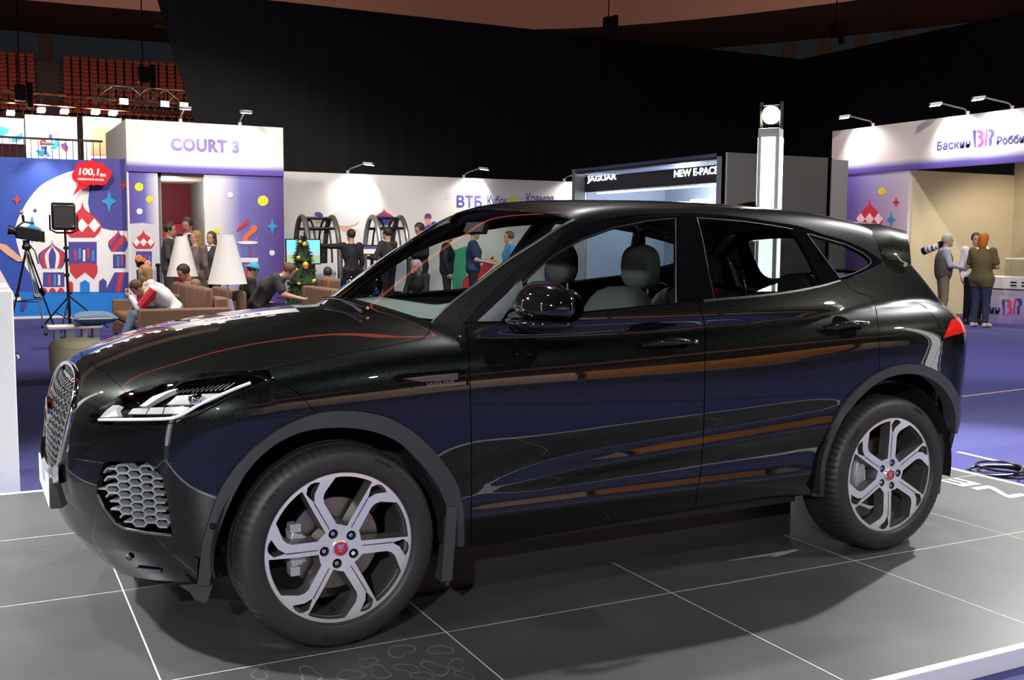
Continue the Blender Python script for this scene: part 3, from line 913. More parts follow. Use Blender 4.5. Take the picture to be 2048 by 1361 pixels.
# fenders
ka2 = nearest(afo, df[-1])
kd = len(afo)
vent_o = cast(dens([(786,758),(795,751),(815,748),(870,743),(930,738),(936,739),(937,772),(905,776),(850,779),(825,776),(800,768),(786,758)], 6))[:-1]
fend = J(hs[nearest(hs, ll[0]):], bf[:1], df[1:], afo[ka:][::-1], sf[::-1])
panel('fender', fend, 'side', 'car_paint', car, holes=[vent_o], step=.022, gap=.0015, lip=.014)
# doors
panel('front_door', J(bf[:-1], db[:-1], bof[::-1][:-1], df[::-1][:-1]), 'side', 'car_paint', car, step=.018, gap=.0022, lip=.018)
kr = nearest(aro, dr[-1])
panel('rear_door', J(br[:-1], dr[:-1], aro[:kr+1][::-1][:-1], bor[::-1][:-1], db[::-1][:-1]), 'side', 'car_paint', car, step=.018, gap=.0022, lip=.018)
# quarter panel, tail lamp, rear bumper
t_lamp = cast(dens([(1887,677),(1901,641),(1930,628),(1933,664),(1887,677)], 6))[:-1]
q_edge = cast(dens([(1764,522),(1772,512),(1815,532),(1825,540),(1867,566),(1904,598),(1925,613),(1930,628)], 8))
q_seam = cast(dens([(1887,677),(1880,692),(1870,717),(1860,736)], 6))
kq = nearest(aro, q_seam[-1])
quart = J(flr[::-1][:-1], q_edge, cast(dens([(1930,628),(1901,641),(1887,677)], 6))[1:], q_seam[1:], aro[kr:kq][::-1], dr[::-1][:-1])
panel('quarter_panel', quart, 'side', 'car_paint', car, step=.02, gap=.001, lip=.012)
UR = XS_R + LREF*math.pi/2 - .002
tl = to_side(cast([(1933,664)]))[0]
panel('tail_lamp', np.vstack([cast(dens([(1887,677),(1901,641),(1930,628)], 6)), side_pts([(u, 1.085+.02*k) for k, u in enumerate(np.linspace(to_side(cast([(1930,628)]))[0][0]+.03, UR-.35, 4))]), side_pts([(u, .99) for u in np.linspace(UR-.35, tl[0]+.02, 4)]), cast(dens([(1933,664),(1887,677)], 6))]), 'side', 'red_lens', car, step=.02, gap=.001, off=.004, lip=.03, label='red rear lamp')
zb0 = to_side(q_seam[:1])[0]
rb_low = cast(dens([(1911,868),(1906,900)], 8))
rl = to_side(rb_low[-1:])[0]
rb = J(q_seam[::-1][:-1], cast(dens([(1887,677),(1933,664)], 6)), side_pts([(u, .985) for u in np.linspace(tl[0]+.02, UR, 10)]), side_pts([(UR, z) for z in np.linspace(.97, rl[1]+.02, 16)]), side_pts([(u, rl[1]) for u in np.linspace(UR, rl[0]+.01, 14)]), rb_low[::-1], aro[kq:][::-1][1:])
panel('rear_bumper', rb, 'side', 'car_paint', car, step=.022, join=True, gap=.001, lip=.02)
rbl = J(rb_low[::-1][:1], side_pts([(u, rl[1]) for u in np.linspace(rl[0]+.01, UR, 14)]), side_pts([(UR, z) for z in np.linspace(rl[1]-.02, .26, 8)]), side_pts([(u, .26) for u in np.linspace(UR-.02, rl[0], 14)]))
panel('rear_apron', rbl, 'side', 'gloss_black', car, step=.03, join=True, gap=.001, off=-.01, lip=.02)
# tailgate between the quarter panels
ex = q_edge[nearest(q_edge, cast([(1772,512)])[0]):]
e2 = to_side(ex)
hatch = J(ex, side_pts([(u, ex[-1][2]-.01) for u in np.linspace(e2[-1][0]+.02, UR, 12)]))
tz = np.linspace(hatch[-1][2]+.02, 1.12, 3)
hatch_low = J(ex[-4:], side_pts([(u, ex[-1][2]-.03) for u in np.linspace(e2[-1][0]+.02, UR, 12)]), side_pts([(UR, z) for z in (1.04, 1.07, 1.10)]), side_pts([(u, 1.11) for u in np.linspace(UR, to_side(ex[-4:-3])[0][0]+.02, 10)]))
# rear screen and tailgate as seen from above
rs = [(p[0], p[1]) for p in ex]
rear_top = J(top_pts(dens([(rs[0][0], rs[0][1]), (2.97, -.40), (2.985, 0)], .05))[::-1], ex[1:], top_pts(dens([(ex[-1][0], ex[-1][1]), (ex[-1][0]+.05, -.40), (ex[-1][0]+.06, 0)], .05))[1:])
tg_full = J(rear_top, (rear_top*[1, -1, 1])[::-1][1:-1])
rsc = spline([(3.035,0),(3.03,-.25),(3.015,-.44),(3.03,-.53),(3.12,-.575),(3.20,-.585),(3.245,-.50),(3.265,-.25),(3.27,0)], 3)
rsc = np.vstack([rsc, (rsc*[1, -1])[::-1][1:-1]])
panel('tailgate', tg_full, 'top', 'car_paint', car, holes=[top_pts(rsc)], step=.03, sides=(1,), gap=0, lip=.012)
panel('rear_screen', top_pts(rsc), 'top', 'privacy_glass', car, step=.05, sides=(1,), gap=-.004, off=-.006, lip=0)
# roof with pillars down to the side-window frames
ws_top = top_pts([(x, y) for x, y in [(we[-1][0]-.135*(1-t*t), we[-1][1]*t) for t in np.linspace(0, 1, 14)]])
rear_e = top_pts(dens([(2.985, 0), (2.97, -.40), (ex[0][0], ex[0][1])], .05))
roof = J(ws_top[:-1], we[::-1], bf[:1], fo[1:], q_edge[1:1+nearest(q_edge, ex[0])], rear_e[::-1])
panel('roof', roof, 'top', 'car_paint', car, step=.022, join=True, gap=0, lip=.01)
# windscreen
ws = J(top_pts([(xh - 0.015 + 0.30*(a*a), -a) for a in np.linspace(0, abs(we[0][1]), 14)]), we, ws_top[::-1][1:])
panel('windscreen', ws, 'top', 'windshield_glass', car, step=.03, join=True, gap=.001, off=-.004, lip=0)
ribbon('windscreen_trim', we, .012, .004, 'satin_trim', car)
# side window frames (one for each door), glass
kB = nearest(fo, db[0]+[0, .2, .25]); kB = nearest(fo, cast([(1374,426)])[0]); kC = nearest(fo, cast([(1600,453)])[0])
bp_line = cast(dens([(1370,426),(1379,477),(1391,556),(1398,602)], 7))
cp_line = cast(dens([(1600,453),(1617,480),(1650,530),(1686,560)], 7))
panel('front_window_frame', J(fo[:kB], bp_line, bf[::-1][1:-1]), 'side', 'gloss_black', car, holes=[gf], step=.022, gap=.0012, lip=.02)
panel('rear_window_frame', J(bp_line[:1], fo[kB:kC], cp_line, br[::-1][1:], bp_line[::-1][1:-1]), 'side', 'gloss_black', car, holes=[gr], step=.022, gap=.0012, lip=.02)
panel('quarter_window_frame', J(fo[kC:], flr[1:], cp_line[::-1][1:-1]), 'side', 'gloss_black', car, holes=[gq], step=.022, gap=.0012, lip=.02)
panel('front_window', gf, 'side', 'window_glass', car, step=.04, gap=-.004, off=-.008, lip=0)
panel('rear_window', gr, 'side', 'privacy_glass', car, step=.04, gap=-.004, off=-.008, lip=0)
panel('quarter_window', gq, 'side', 'privacy_glass', car, step=.04, gap=-.004, off=-.008, lip=0)
ribbon('window_trim', C_([(1352,606),(1351,437),(1291,443),(1226,456),(1168,477),(1110,508),(1075,538),(1045,567)], False), .0045, .002, 'trim_thin', car, off=.001)
ribbon('window_trim', C_([(1428,598),(1417,545),(1406,483),(1394,436),(1482,443),(1541,451),(1585,459)], False), .0045, .002, 'trim_thin', car, off=.001)
ribbon('window_trim', C_([(1679,556),(1646,512),(1614,468),(1647,477),(1692,490),(1724,506),(1740,519),(1742,526),(1732,535),(1708,547),(1679,556)], False), .0045, .002, 'trim_thin', car, off=.001)
ribbon('belt_trim', C_([(1160,627),(1262,617),(1352,608),(1394,603)]), .012, .004, 'gloss_black', car)
ribbon('belt_trim', C_([(1406,602),(1541,590),(1632,575),(1680,562)]), .012, .004, 'satin_trim', car)
# arch cladding and sill
ca = J(afo[:], afi[::-1])
panel('arch_cladding', ca, 'side', 'cladding', car, step=.02, gap=.001, off=.014, lip=.06)
cr = J(aro[:], ari[::-1])
panel('arch_cladding', cr, 'side', 'cladding', car, step=.02, gap=.001, off=.012, lip=.06)
sens = cast([(425,1050)])[0]
for s in (1, -1):
    MB().lathe([(0,-.004),(.008,-.004),(.010,0),(.012,.002),(.013,.0)], 14, axis='Y').build('parking_sensor', 'gloss_black', car, loc=(sens[0], s*(sens[1]-.016), sens[2]), rot=(0, 0, math.pi if s < 0 else 0), smooth=True)
s2 = cast([(258,1116)])[0]; g2 = grad(s2[None])[0]
MB().lathe([(0,.006),(.010,.006),(.013,0)], 14).build('parking_sensor', 'cladding', car, loc=s2, rot=Vector(g2).to_track_quat('Z', 'Y').to_euler(), smooth=True)

# ---- grille, plate, intakes
panel('grille_backing', gfr, 'side', 'inner_black', car, step=.03, join=True, gap=-.004, off=-.035, lip=0)
gq2 = J(gfr, gfr[::-1][1:-1]*[1, -1, 1])
def tube_obj(name, pts, r, m, parent, n=8, closed=False, label=None):
    o = MB().tube(pts, r, n, closed=closed).build(name, m, parent, smooth=True, sharp=60)
    if label: o['label'] = label
    return o
tube_obj('grille_surround', gq2 + grad(gq2)*.002, .011, 'chrome', car, closed=True)
lowsur = np.array([(y, z) for y, z in zip(np.linspace(.36, 0, 10), .60-.055*np.sin(np.linspace(0, math.pi/2, 10)))])
lo_pts = front_yz(lowsur); lo_pts = J(lo_pts, lo_pts[::-1][1:]*[1, -1, 1])
mb = MB()
nn = grad(lo_pts)
vs = []; fs = []
for p, q in zip(lo_pts, nn):
    for a, b in ((-.035, .002), (-.03, .014), (.03, .014), (.035, .002)):
        vs.append(p + np.array([0, 0, a]) + q*b)
for i in range(len(lo_pts)-1):
    for k in range(3): fs.append((4*i+k, 4*i+k+1, 4*i+k+5, 4*i+k+4))
mb.add(vs, fs); mb.build('grille_lower_trim', 'chrome', car, smooth=True, sharp=60)
for k, z in enumerate(np.linspace(.60, .925, 13)):
    ymax = np.interp(z, [.56,.60,.66,.73,.80,.85,.895,.925,.94], [.25,.31,.36,.40,.42,.415,.37,.28,.16]) - .012
    ys = np.linspace(-ymax, ymax, 25)
    pts = front_yz([(abs(y), z + (.006 if i % 2 else -.006)) for i, y in enumerate(ys)])
    pts = np.stack([pts[:, 0]+.014, ys, pts[:, 2]], 1)
    tube_obj('grille_bar', pts, .0055, 'satin_trim', car, n=6)
for y in np.linspace(-.38, .38, 17):
    zs = [z for z in np.linspace(.575, .93, 9) if abs(y) < np.interp(z, [.56,.60,.66,.73,.80,.85,.895,.925,.94], [.25,.31,.36,.40,.42,.415,.37,.28,.16]) - .012]
    if len(zs) > 1:
        p = front_yz([(abs(y), z) for z in zs]); p = np.stack([p[:, 0]+.017, np.full(len(zs), y), p[:, 2]], 1)
        tube_obj('grille_mesh_wire', p, .003, 'satin_trim', car, n=5)
bdg = front_yz([(0, .775)])[0]
MB().lathe([(0,.012),(.040,.010),(.048,.004),(.050,-.01)], 28).build('grille_badge', 'badge_red', car, loc=bdg+[.012,0,0], rot=Vector((-1,0,.05)).to_track_quat('Z','Y').to_euler(), smooth=True)
MB().lathe([(.048,.0),(.050,.014),(.057,.014),(.059,.0)], 28).build('badge_ring', 'chrome', car, loc=bdg+[.012,0,0], rot=Vector((-1,0,.05)).to_track_quat('Z','Y').to_euler(), smooth=True)
plate_o = MB().box(-.880,-.875,-.26,.26,.455,.568).build('number_plate', 'plate_white', car, bevel=.003)
MB().box(-.875,-.82,-.265,.265,.45,.572).build('plate_holder', 'cladding', car, bevel=.006)
# lower side intakes: backing, mesh, frame
panel('intake_backing', intake, 'side', 'inner_black', car, step=.03, gap=-.004, off=-.07, lip=0)
def in_px(poly, p): return bool(inside(np.array(poly, float), np.array([p], float))[0])
ipoly = [(207,932),(221,928),(286,928),(312,940),(322,960),(332,1008),(341,1064),(298,1062),(252,1053),(234,1042),(212,1013),(198,984),(199,966),(205,941)]
for s in (1, -1):
    mb = MB()
    for c in range(-1, 8):
        for r in range(-3, 13):
            x = 196 + c*23.5 + r*1.6; y = 930 + r*16.3 + (8.1 if c % 2 else 0) + c*.8
            A, B, D = (x-8.5, y), (x+8.5, y+.5), (x+15, y+8.6 if c % 2 == 0 else y-7.2)
            A2, B2 = (x-8.5, y), (x+8.5, y+.5)
            if not (in_px(ipoly, (x, y))): continue
            q = cast([A, B, (x+15, y+8.4), (x-15, y+8.0)]); n = grad(q)
            q = q - n*.022
            for i, j in ((0, 1), (1, 2), (0, 3)):
                if j >= 2 and not in_px(ipoly, ((A, B, (x+15, y+8.4), (x-15, y+8.0))[j])): continue
                a, b = q[i], q[j]; m_ = (n[i]+n[j])/2
                t = (b-a)/np.linalg.norm(b-a); w = np.cross(t, m_)
                mb.obox((a+b)/2*[1, s, 1], (b-a)/2*1.04*[1, s, 1], m_*.017*[1, s, 1], w*.0032*[1, s, 1])
    o = mb.build('intake_mesh', 'mesh_grey', car); o['kind'] = 'stuff'
ribbon('intake_trim', cast(dens([(196,990),(208,1015),(232,1047),(250,1058),(298,1067),(344,1071)], 6)), .010, .004, 'satin_trim', car)
ribbon('corner_trim', cast(dens([(152,921),(175,925),(208,930)], 6)), .012, .003, 'car_paint', car)
fog = cast(dens([(272,1136),(322,1141),(321,1149),(274,1147)], 6)); panel('fog_reflector', fog, 'side', 'reflector_dark', car, gap=0, off=.002, lip=.004, step=.02)
# ---- headlamps
lamp_out = J(hs[:nearest(hs, ll[0])+1] if False else hs[:nearest(hs, C_([(522,742)], False)[0])+1], ll, li[1:-1])
panel('headlamp_housing', lamp_out, 'side', 'gloss_black', car, step=.03, gap=-.003, off=-.055, lip=0)
panel('headlamp_cover', lamp_out, 'side', 'lamp_glass', car, step=.03, gap=.0015, off=-.001, lip=.055)
drl = cast(dens(spline([(186,839),(215,839),(260,839),(325,838),(350,833),(372,821),(395,806),(430,788),(470,769),(500,757)], 5), 6))
for s in (1, -1):
    n = grad(drl); tube_obj('daytime_light', (drl - n*.022)*[1, s, 1], .0055, 'lamp_white', car)
def lamp_piece(name, px, m, off, lip=.02, label=None):
    panel(name, cast(dens(px+px[:1], 6))[:-1], 'side', m, car, step=.03, gap=0, off=off, lip=lip, label=label)
lamp_piece('lamp_corner', [(189,834),(203,818),(217,807),(230,807),(222,818),(226,832)], 'lamp_white', -.02)
lamp_piece('lamp_reflector', [(241,826),(252,812),(286,810),(278,826)], 'lamp_grey', -.032)
lamp_piece('lamp_reflector', [(281,826),(289,810),(318,809),(313,826)], 'lamp_grey', -.032)
lamp_piece('lamp_reflector', [(316,826),(321,809),(352,808),(372,810),(352,826)], 'lamp_grey', -.032)
lamp_piece('lamp_reflector', [(324,803),(346,781),(398,777),(440,776),(425,788),(385,803)], 'lamp_grey', -.03)
lamp_piece('lamp_fin', [(268,808),(298,784),(334,769),(350,766),(328,776),(306,790),(282,808)], 'lamp_grey', -.026)
for k in range(11):
    a = (350+k*9.5, 776-k*.6); b = (362+k*10.5, 769-k*1.5)
    if b[0] < 474:
        q = cast([a, b]); n = grad(q); q = q - n*.026
        for s in (1, -1): MB().bar(q[0]*[1, s, 1], q[1]*[1, s, 1], .003).build('lamp_rib', 'satin_trim', car)
pj = cast([(385,789)])[0]; pn = grad(pj[None])[0]
for s in (1, -1):
    MB().lathe([(0,.016),(.012,.014),(.021,.006),(.024,0),(.026,-.02)], 20).build('projector_lens', 'chrome', car, loc=(pj-pn*.024)*[1, s, 1], rot=Vector((pn*[1, s, 1])).to_track_quat('Z', 'Y').to_euler(), smooth=True)
ribbon('lamp_trim', cast(dens([(545,758),(510,772),(470,789),(430,812),(382,836),(355,846)], 6)), .008, .002, 'gloss_black', car)
# ---- fender vent
panel('vent_surround', vent_o, 'side', 'gloss_black', car, step=.02, gap=-.002, off=-.010, lip=0)
vin = cast(dens([(811,757),(860,751),(917,746),(917,759),(870,763),(846,764),(828,761),(811,757)], 5))[:-1]
panel('vent_mesh', vin, 'side', 'satin_trim', car, step=.01, gap=0, off=-.005, lip=.01)
vm = MATS['satin_trim']
ribbon('vent_lip', cast(dens([(826,776),(850,779),(905,776),(936,772)], 6)), .006, .003, 'gloss_black', car)
vt = cast([(880,766.5)])[0]
place_text('maker_lettering', 'JAGUAR', .02, 'chrome', car, vt + [0, -.004, 0], (1, .0, .045), (0, 0, 1), width=.115, height=.013, bold=.0004, depth=.003)
# ---- door handles
for hp, hx in (([(1280,693),(1320,692),(1384,688)], (1328,692)), ([(1645,659),(1685,657),(1728,652)], (1690,657))):
    q = cast(dens(hp, 8)); n = grad(q); c0 = cast([hx])[0]
    cup = np.array([(c0[0]+.058*math.cos(a), c0[2]+.052*math.sin(a)) for a in np.linspace(0, 2*math.pi, 28)[:-1]])
    panel('handle_cup', from_side(cup), 'side', 'gloss_black', car, gap=0, off=.0012, lip=.0, step=.02)
    for s in (1, -1):
        L = np.linspace(0, 1, len(q)); lift = .012 + .026*np.sin(np.clip(L*1.15, 0, 1)*math.pi*.8)
        tube_obj('door_handle', (q + n*lift[:, None])*[1, s, 1], [.007+.009*math.sin(math.pi*min(1, .12+t*.85)) for t in L], 'car_paint', car, n=10)
        e = (q[-1] + n[-1]*.026)*[1, s, 1]
        MB().ball(e, .011, 10, 6, (1.2, 1, 1)).build('handle_tip', 'chrome', car, smooth=True)
# ---- door mirrors
mc = on_y([(1092,606)], -1.035)[0]
def sup(c, ax, n1=2.6, nu=28, nv=16, cut=None):
    vs = []; fs = []
    sg = lambda v, e: math.copysign(abs(v)**e, v)
    for i in range(nv+1):
        p = -math.pi/2 + math.pi*i/nv
        for k in range(nu):
            a = 2*math.pi*k/nu
            vs.append((c[0]+ax[0]*sg(math.cos(p), 2/n1)*sg(math.cos(a), 2/n1), c[1]+ax[1]*sg(math.cos(p), 2/n1)*sg(math.sin(a), 2/n1), c[2]+ax[2]*sg(math.sin(p), 2/n1)))
    for i in range(nv):
        for k in range(nu): fs.append((i*nu+k, i*nu+(k+1) % nu, (i+1)*nu+(k+1) % nu, (i+1)*nu+k))
    return vs, fs
for s in (1, -1):
    v, f = sup((0, 0, 0), (.105, .125, .088), 2.5)
    v = [(x*(1-.22*max(0, -y/.125))+.25*max(0,-y)*.3, y, z*(1-.25*max(0, -y/.125)) if z > 0 else z*.55) for x, y, z in v]
    MB().add([(mc[0]+x, s*(mc[1]+y), mc[2]-.018+z) for x, y, z in v], f).build('mirror_cap', 'gloss_black', car, smooth=True, sharp=70)
    v, f = sup((0, 0, 0), (.115, .145, .045), 2.2)
    v = [(x, y, z if z < 0 else z*.25) for x, y, z in v]
    MB().add([(mc[0]-.015+x+.10*(y > .05)*(-1)*(y-.05), s*(mc[1]+.02+y), mc[2]-.068+z) for x, y, z in v], f).build('mirror_base', 'gloss_black', car, smooth=True, sharp=70)
    MB().add([(mc[0]+.1+.006*0, s*(mc[1]+.105*math.cos(a)), mc[2]-.012+.062*math.sin(a)) for a in np.linspace(0, 2*math.pi, 25)[:-1]], [tuple(range(24))]).build('mirror_glass', 'chrome', car)
    MB().tube([(mc[0]-.01, s*(mc[1]+.08), mc[2]-.09), (mc[0]-.03, s*-.86, mc[2]-.10)], [.035, .03], 10).build('mirror_arm', 'gloss_black', car, smooth=True)
sail = cast(dens([(955,643),(1043,561),(1046,575),(1002,643)], 6))
panel('mirror_sail', sail, 'side', 'sail_grey', car, gap=0, off=.0015, step=.02, lip=.002)
# ---- wipers, antenna, spoiler
for i, pth in enumerate(([(652,607),(674,605),(705,613),(736,627)], [(690,611),(706,622),(722,634)])):
    q = cast(pth); n = grad(q); tube_obj('wiper_arm', q + n*.022, .007, 'chrome' if i == 0 else 'satin_trim', car)
a0 = from_top(np.array([(2.50, 0)]))[0]
mb = MB()
prof = [(2.42,.0,.030),(2.50,.022,.026),(2.58,.044,.018),(2.62,.050,.010),(2.635,.0,.012)]
vs = []; fs = []
for x, h, w in prof:
    z0 = from_top(np.array([(x, 0)]))[0][2]-.004
    vs += [(x, -w, z0), (x, 0, z0+h+.002), (x, w, z0)]
for i in range(len(prof)-1):
    b = 3*i; fs += [(b, b+1, b+4, b+3), (b+1, b+2, b+5, b+4)]
mb.add(vs, fs); mb.build('antenna_fin', 'gloss_black', car, smooth=True, sharp=60)
ST = [(0,2.86,3.30,1.522,3.26,1.482,3.02,1.47),(.3,2.86,3.28,1.519,3.24,1.48,3.01,1.465),(.47,2.86,3.21,1.512,3.18,1.472,2.99,1.455),(.56,2.85,3.13,1.500,3.11,1.460,2.97,1.435),(.615,2.84,3.075,1.478,3.06,1.440,2.96,1.40),(.65,2.84,3.05,1.445,3.045,1.415,2.96,1.37),(.675,2.85,3.035,1.395,3.03,1.375,2.97,1.345),(.692,2.90,3.025,1.345,3.02,1.335,2.98,1.325)]
vs = []; fs = []
allst = [(-s_[0],)+s_[1:] for s_ in ST[::-1]] + ST[1:]
for y, xa, xb, zb_, xc, zc, xd, zd in allst:
    za = from_top(np.array([(xa, y)]))[0][2]+.001
    xm, zm = (xa+xb)/2, from_top(np.array([((xa+xb)/2, y)]))[0][2]
    zm = max((za+zb_)/2+.012, min(zm, (za+zb_)/2+.03))
    vs += [(xa, y, za-.01), (xa, y, za), (xm, y, zm), (xb, y, zb_), (xc, y, zc), (xd, y, zd)]
K = 6
for i in range(len(allst)-1):
    for k in range(K-1): fs.append((i*K+k, i*K+k+1, (i+1)*K+k+1, (i+1)*K+k))
fs += [tuple(range(K)), tuple((len(allst)-1)*K+k for k in range(K))[::-1]]
MB().add(vs, fs).build('roof_spoiler', 'car_paint', car, smooth=True, sharp=42)
# ---- wheel housings, underbody, flaps
for wx in (0.0, 2.681):
    for s in (1, -1):
        mb = MB()
        mb.lathe([(.425,-.915),(.425,-.60)], 30, (wx, 0, .375), 'Y', -.15, math.pi+.15)
        mb.lathe([(.425,-.60),(.05,-.60)], 30, (wx, 0, .375), 'Y', -.15, math.pi+.15)
        for i, v in enumerate(mb.v): mb.v[i] = (v[0], v[1]*s, v[2])
        mb.build('wheel_housing', 'inner_black', car, smooth=True, recalc=False)
MB().box(-.62, 3.25, -.60, .60, .22, .30).build('underbody', 'inner_black', car)
MB().box(.47, 2.22, -.80, .80, .26, .34).build('underbody', 'inner_black', car)
for s in (1, -1):
    mb = MB(); mb.box(.452, .462, -.905, -.66, .16, .45); mb.box(.425, .468, -.915, -.895, .18, .46)
    for i, v in enumerate(mb.v): mb.v[i] = (v[0] - .10*max(0, .40-v[2]), v[1]*s, v[2])
    mb.build('mud_flap', 'cladding', car)
    mb = MB(); mb.box(3.085, 3.095, -.87, -.66, .20, .52); mb.box(3.07, 3.11, -.875, -.855, .22, .52)
    for i, v in enumerate(mb.v): mb.v[i] = (v[0] - .12*max(0, .45-v[2]), v[1]*s, v[2])
    mb.build('mud_flap', 'cladding', car)
    q_ = on_y([(359,1172),(426,1168),(416,1200),(410,1208),(388,1199),(380,1186)], -.80); mb = MB(); mb.prism([(p[0], -.80, p[2]) for p in q_], (0, 1, 0), .012)
    for i, v in enumerate(mb.v): mb.v[i] = (v[0], v[1]*s, v[2])
    mb.build('air_deflector', 'cladding', car)
# ---- cabin
zf = lambda x, y: from_top(np.array([(x, y)]))[0]
panel('headliner', roof, 'top', 'cabin_dark', car, step=.05, join=True, gap=.03, off=-.025, lip=0)
for nm, a, b in (('front_door_trim', bf, df), ('rear_door_trim', br, dr)):
    x0, x1 = (0.56, 1.55) if nm[0] == 'f' else (1.63, 2.5)
    zt = 1.15 if nm[0] == 'f' else 1.18
    panel(nm, side_pts(dens([(x0, .36), (x1, .36), (x1, zt+.03), (x0, zt), (x0, .36)], .05))[:-1], 'side', 'cabin_dark', car, step=.06, gap=0, off=-.06, lip=0)
mb = MB()
N_ = 13
vs = []; fs = []
for i, y in enumerate(np.linspace(-.70, .70, N_)):
    hood_b = .035*math.exp(-((y+.37)/.17)**2)
    bow = .30*y*y*.5
    for x, z in ((.44+bow, 1.135), (.60+bow*.8, 1.150+hood_b*.4), (.74+bow*.4, 1.155+hood_b), (.80, 1.13+hood_b), (.82, .98), (.78, .70)):
        vs.append((x, y, z))
for i in range(N_-1):
    for k in range(5): fs.append((i*6+k, i*6+k+1, (i+1)*6+k+1, (i+1)*6+k))
MB().add(vs, fs).build('dashboard', 'dash_grey', car, smooth=True, sharp=50)
sw = [np.array([.93, -.37, .99]) + .185*(math.cos(a)*np.array([0, 1, 0]) + math.sin(a)*np.array([.42, 0, .907])) for a in np.linspace(0, 2*math.pi, 29)[:-1]]
st = empty('x'); bpy.data.objects.remove(st)
sto = tube_obj('steering_wheel', sw, .016, 'cabin_dark', car, closed=True)
mb = MB(); mb.bar((.93,-.53,.98), (.93,-.21,.98), .03, .05); mb.bar((.93,-.37,.98), (.86,-.37,.83), .03, .05); mb.bar((.93,-.37,.98), (.75,-.37,.95), .06)
mb.build('steering_spokes', 'cabin_dark', sto)
def seat(x, y, w, hr=True, back=1.24):
    v, f = sup((0, 0, 0), (.09, w, .34), 3.2, 24, 12)
    sb = MB().add([(x-.13+px_*1+.30*(pz+.34)*.9, y+py, .92+pz*(back-.60)/.68) for px_, py, pz in v], f).build('seat_backrest', 'seat_fabric', car, smooth=True)
    v, f = sup((0, 0, 0), (.27, w, .08), 3.2, 24, 10)
    MB().add([(x-.36+px_, y+py, .63+pz+.12*(-px_)) for px_, py, pz in v], f).build('seat_cushion', 'seat_fabric', car, smooth=True)
def headrest(x, y, z, w=.125, h=.105):
    v, f = sup((x, y, z), (.055, w, h), 2.7, 24, 12)
    h_ = MB().add(v, f).build('headrest', 'seat_fabric', car, smooth=True)
    mb = MB()
    for d in (-.06, .06): mb.tube([(x, y+d, z-.2), (x, y+d, z-.04)], .007, 6)
    mb.build('headrest_post', 'satin_trim', h_)
for y in (-.36, .36):
    seat(1.50, y, .25); headrest(1.645, y, 1.325)
seat(2.42, -.36, .31, back=1.16); seat(2.42, .36, .31, back=1.16); seat(2.42, 0, .10, back=1.14)
for y in (-.40, .40): headrest(2.56, y, 1.215, .12, .075)
MB().box(2.62, 3.15, -.62, .62, .95, .98).build('parcel_shelf', 'cabin_dark', car)
mb = MB(); mb.obox((.98, 0, 1.50), (.012,0,-.006), (0,.10,0), (.008,0,.022)); mb.build('rearview_mirror', 'cabin_dark', car)
# ---- wheels
WIN = [(.285,-48.5),(.30,-32),(.315,-22),(.635,-11),(.70,-12),(.76,-15),(.915,-26.7)] + [(.917,a) for a in np.linspace(-30,-55,7)] + [(.914,-58),(.58,-55.2)]
SLOT = [(.70,-1.6),(.85,.6),(.915,-3),(.935,-6),(.93,-9.8),(.905,-13.8),(.80,-6.0)]
GRV = [(.285,-.2),(.70,-.6),(.70,-1.7),(.285,-2.2)]
RW = .2775
def pol(L, rot): return np.array([(r*RW*math.cos(math.radians(a+rot)), r*RW*math.sin(math.radians(a+rot))) for r, a in L])
def tyre_text(s, rmid, ang, size, parent, wy):
    me = text_mesh('tyre_lettering', s, size, depth=.003, bold=.0006)
    co = np.empty(len(me.vertices)*3); me.vertices.foreach_get('co', co); co = co.reshape(-1, 3)
    th = math.radians(ang) - co[:, 0]/rmid; r = rmid + co[:, 1]
    P = np.stack([r*np.cos(th), np.full(len(th), 0.0)-co[:, 2]-.0162, r*np.sin(th)], 1)
    me.vertices.foreach_set('co', P.ravel()); me.update()
    return link('tyre_lettering', me, 'rubber_print', parent)
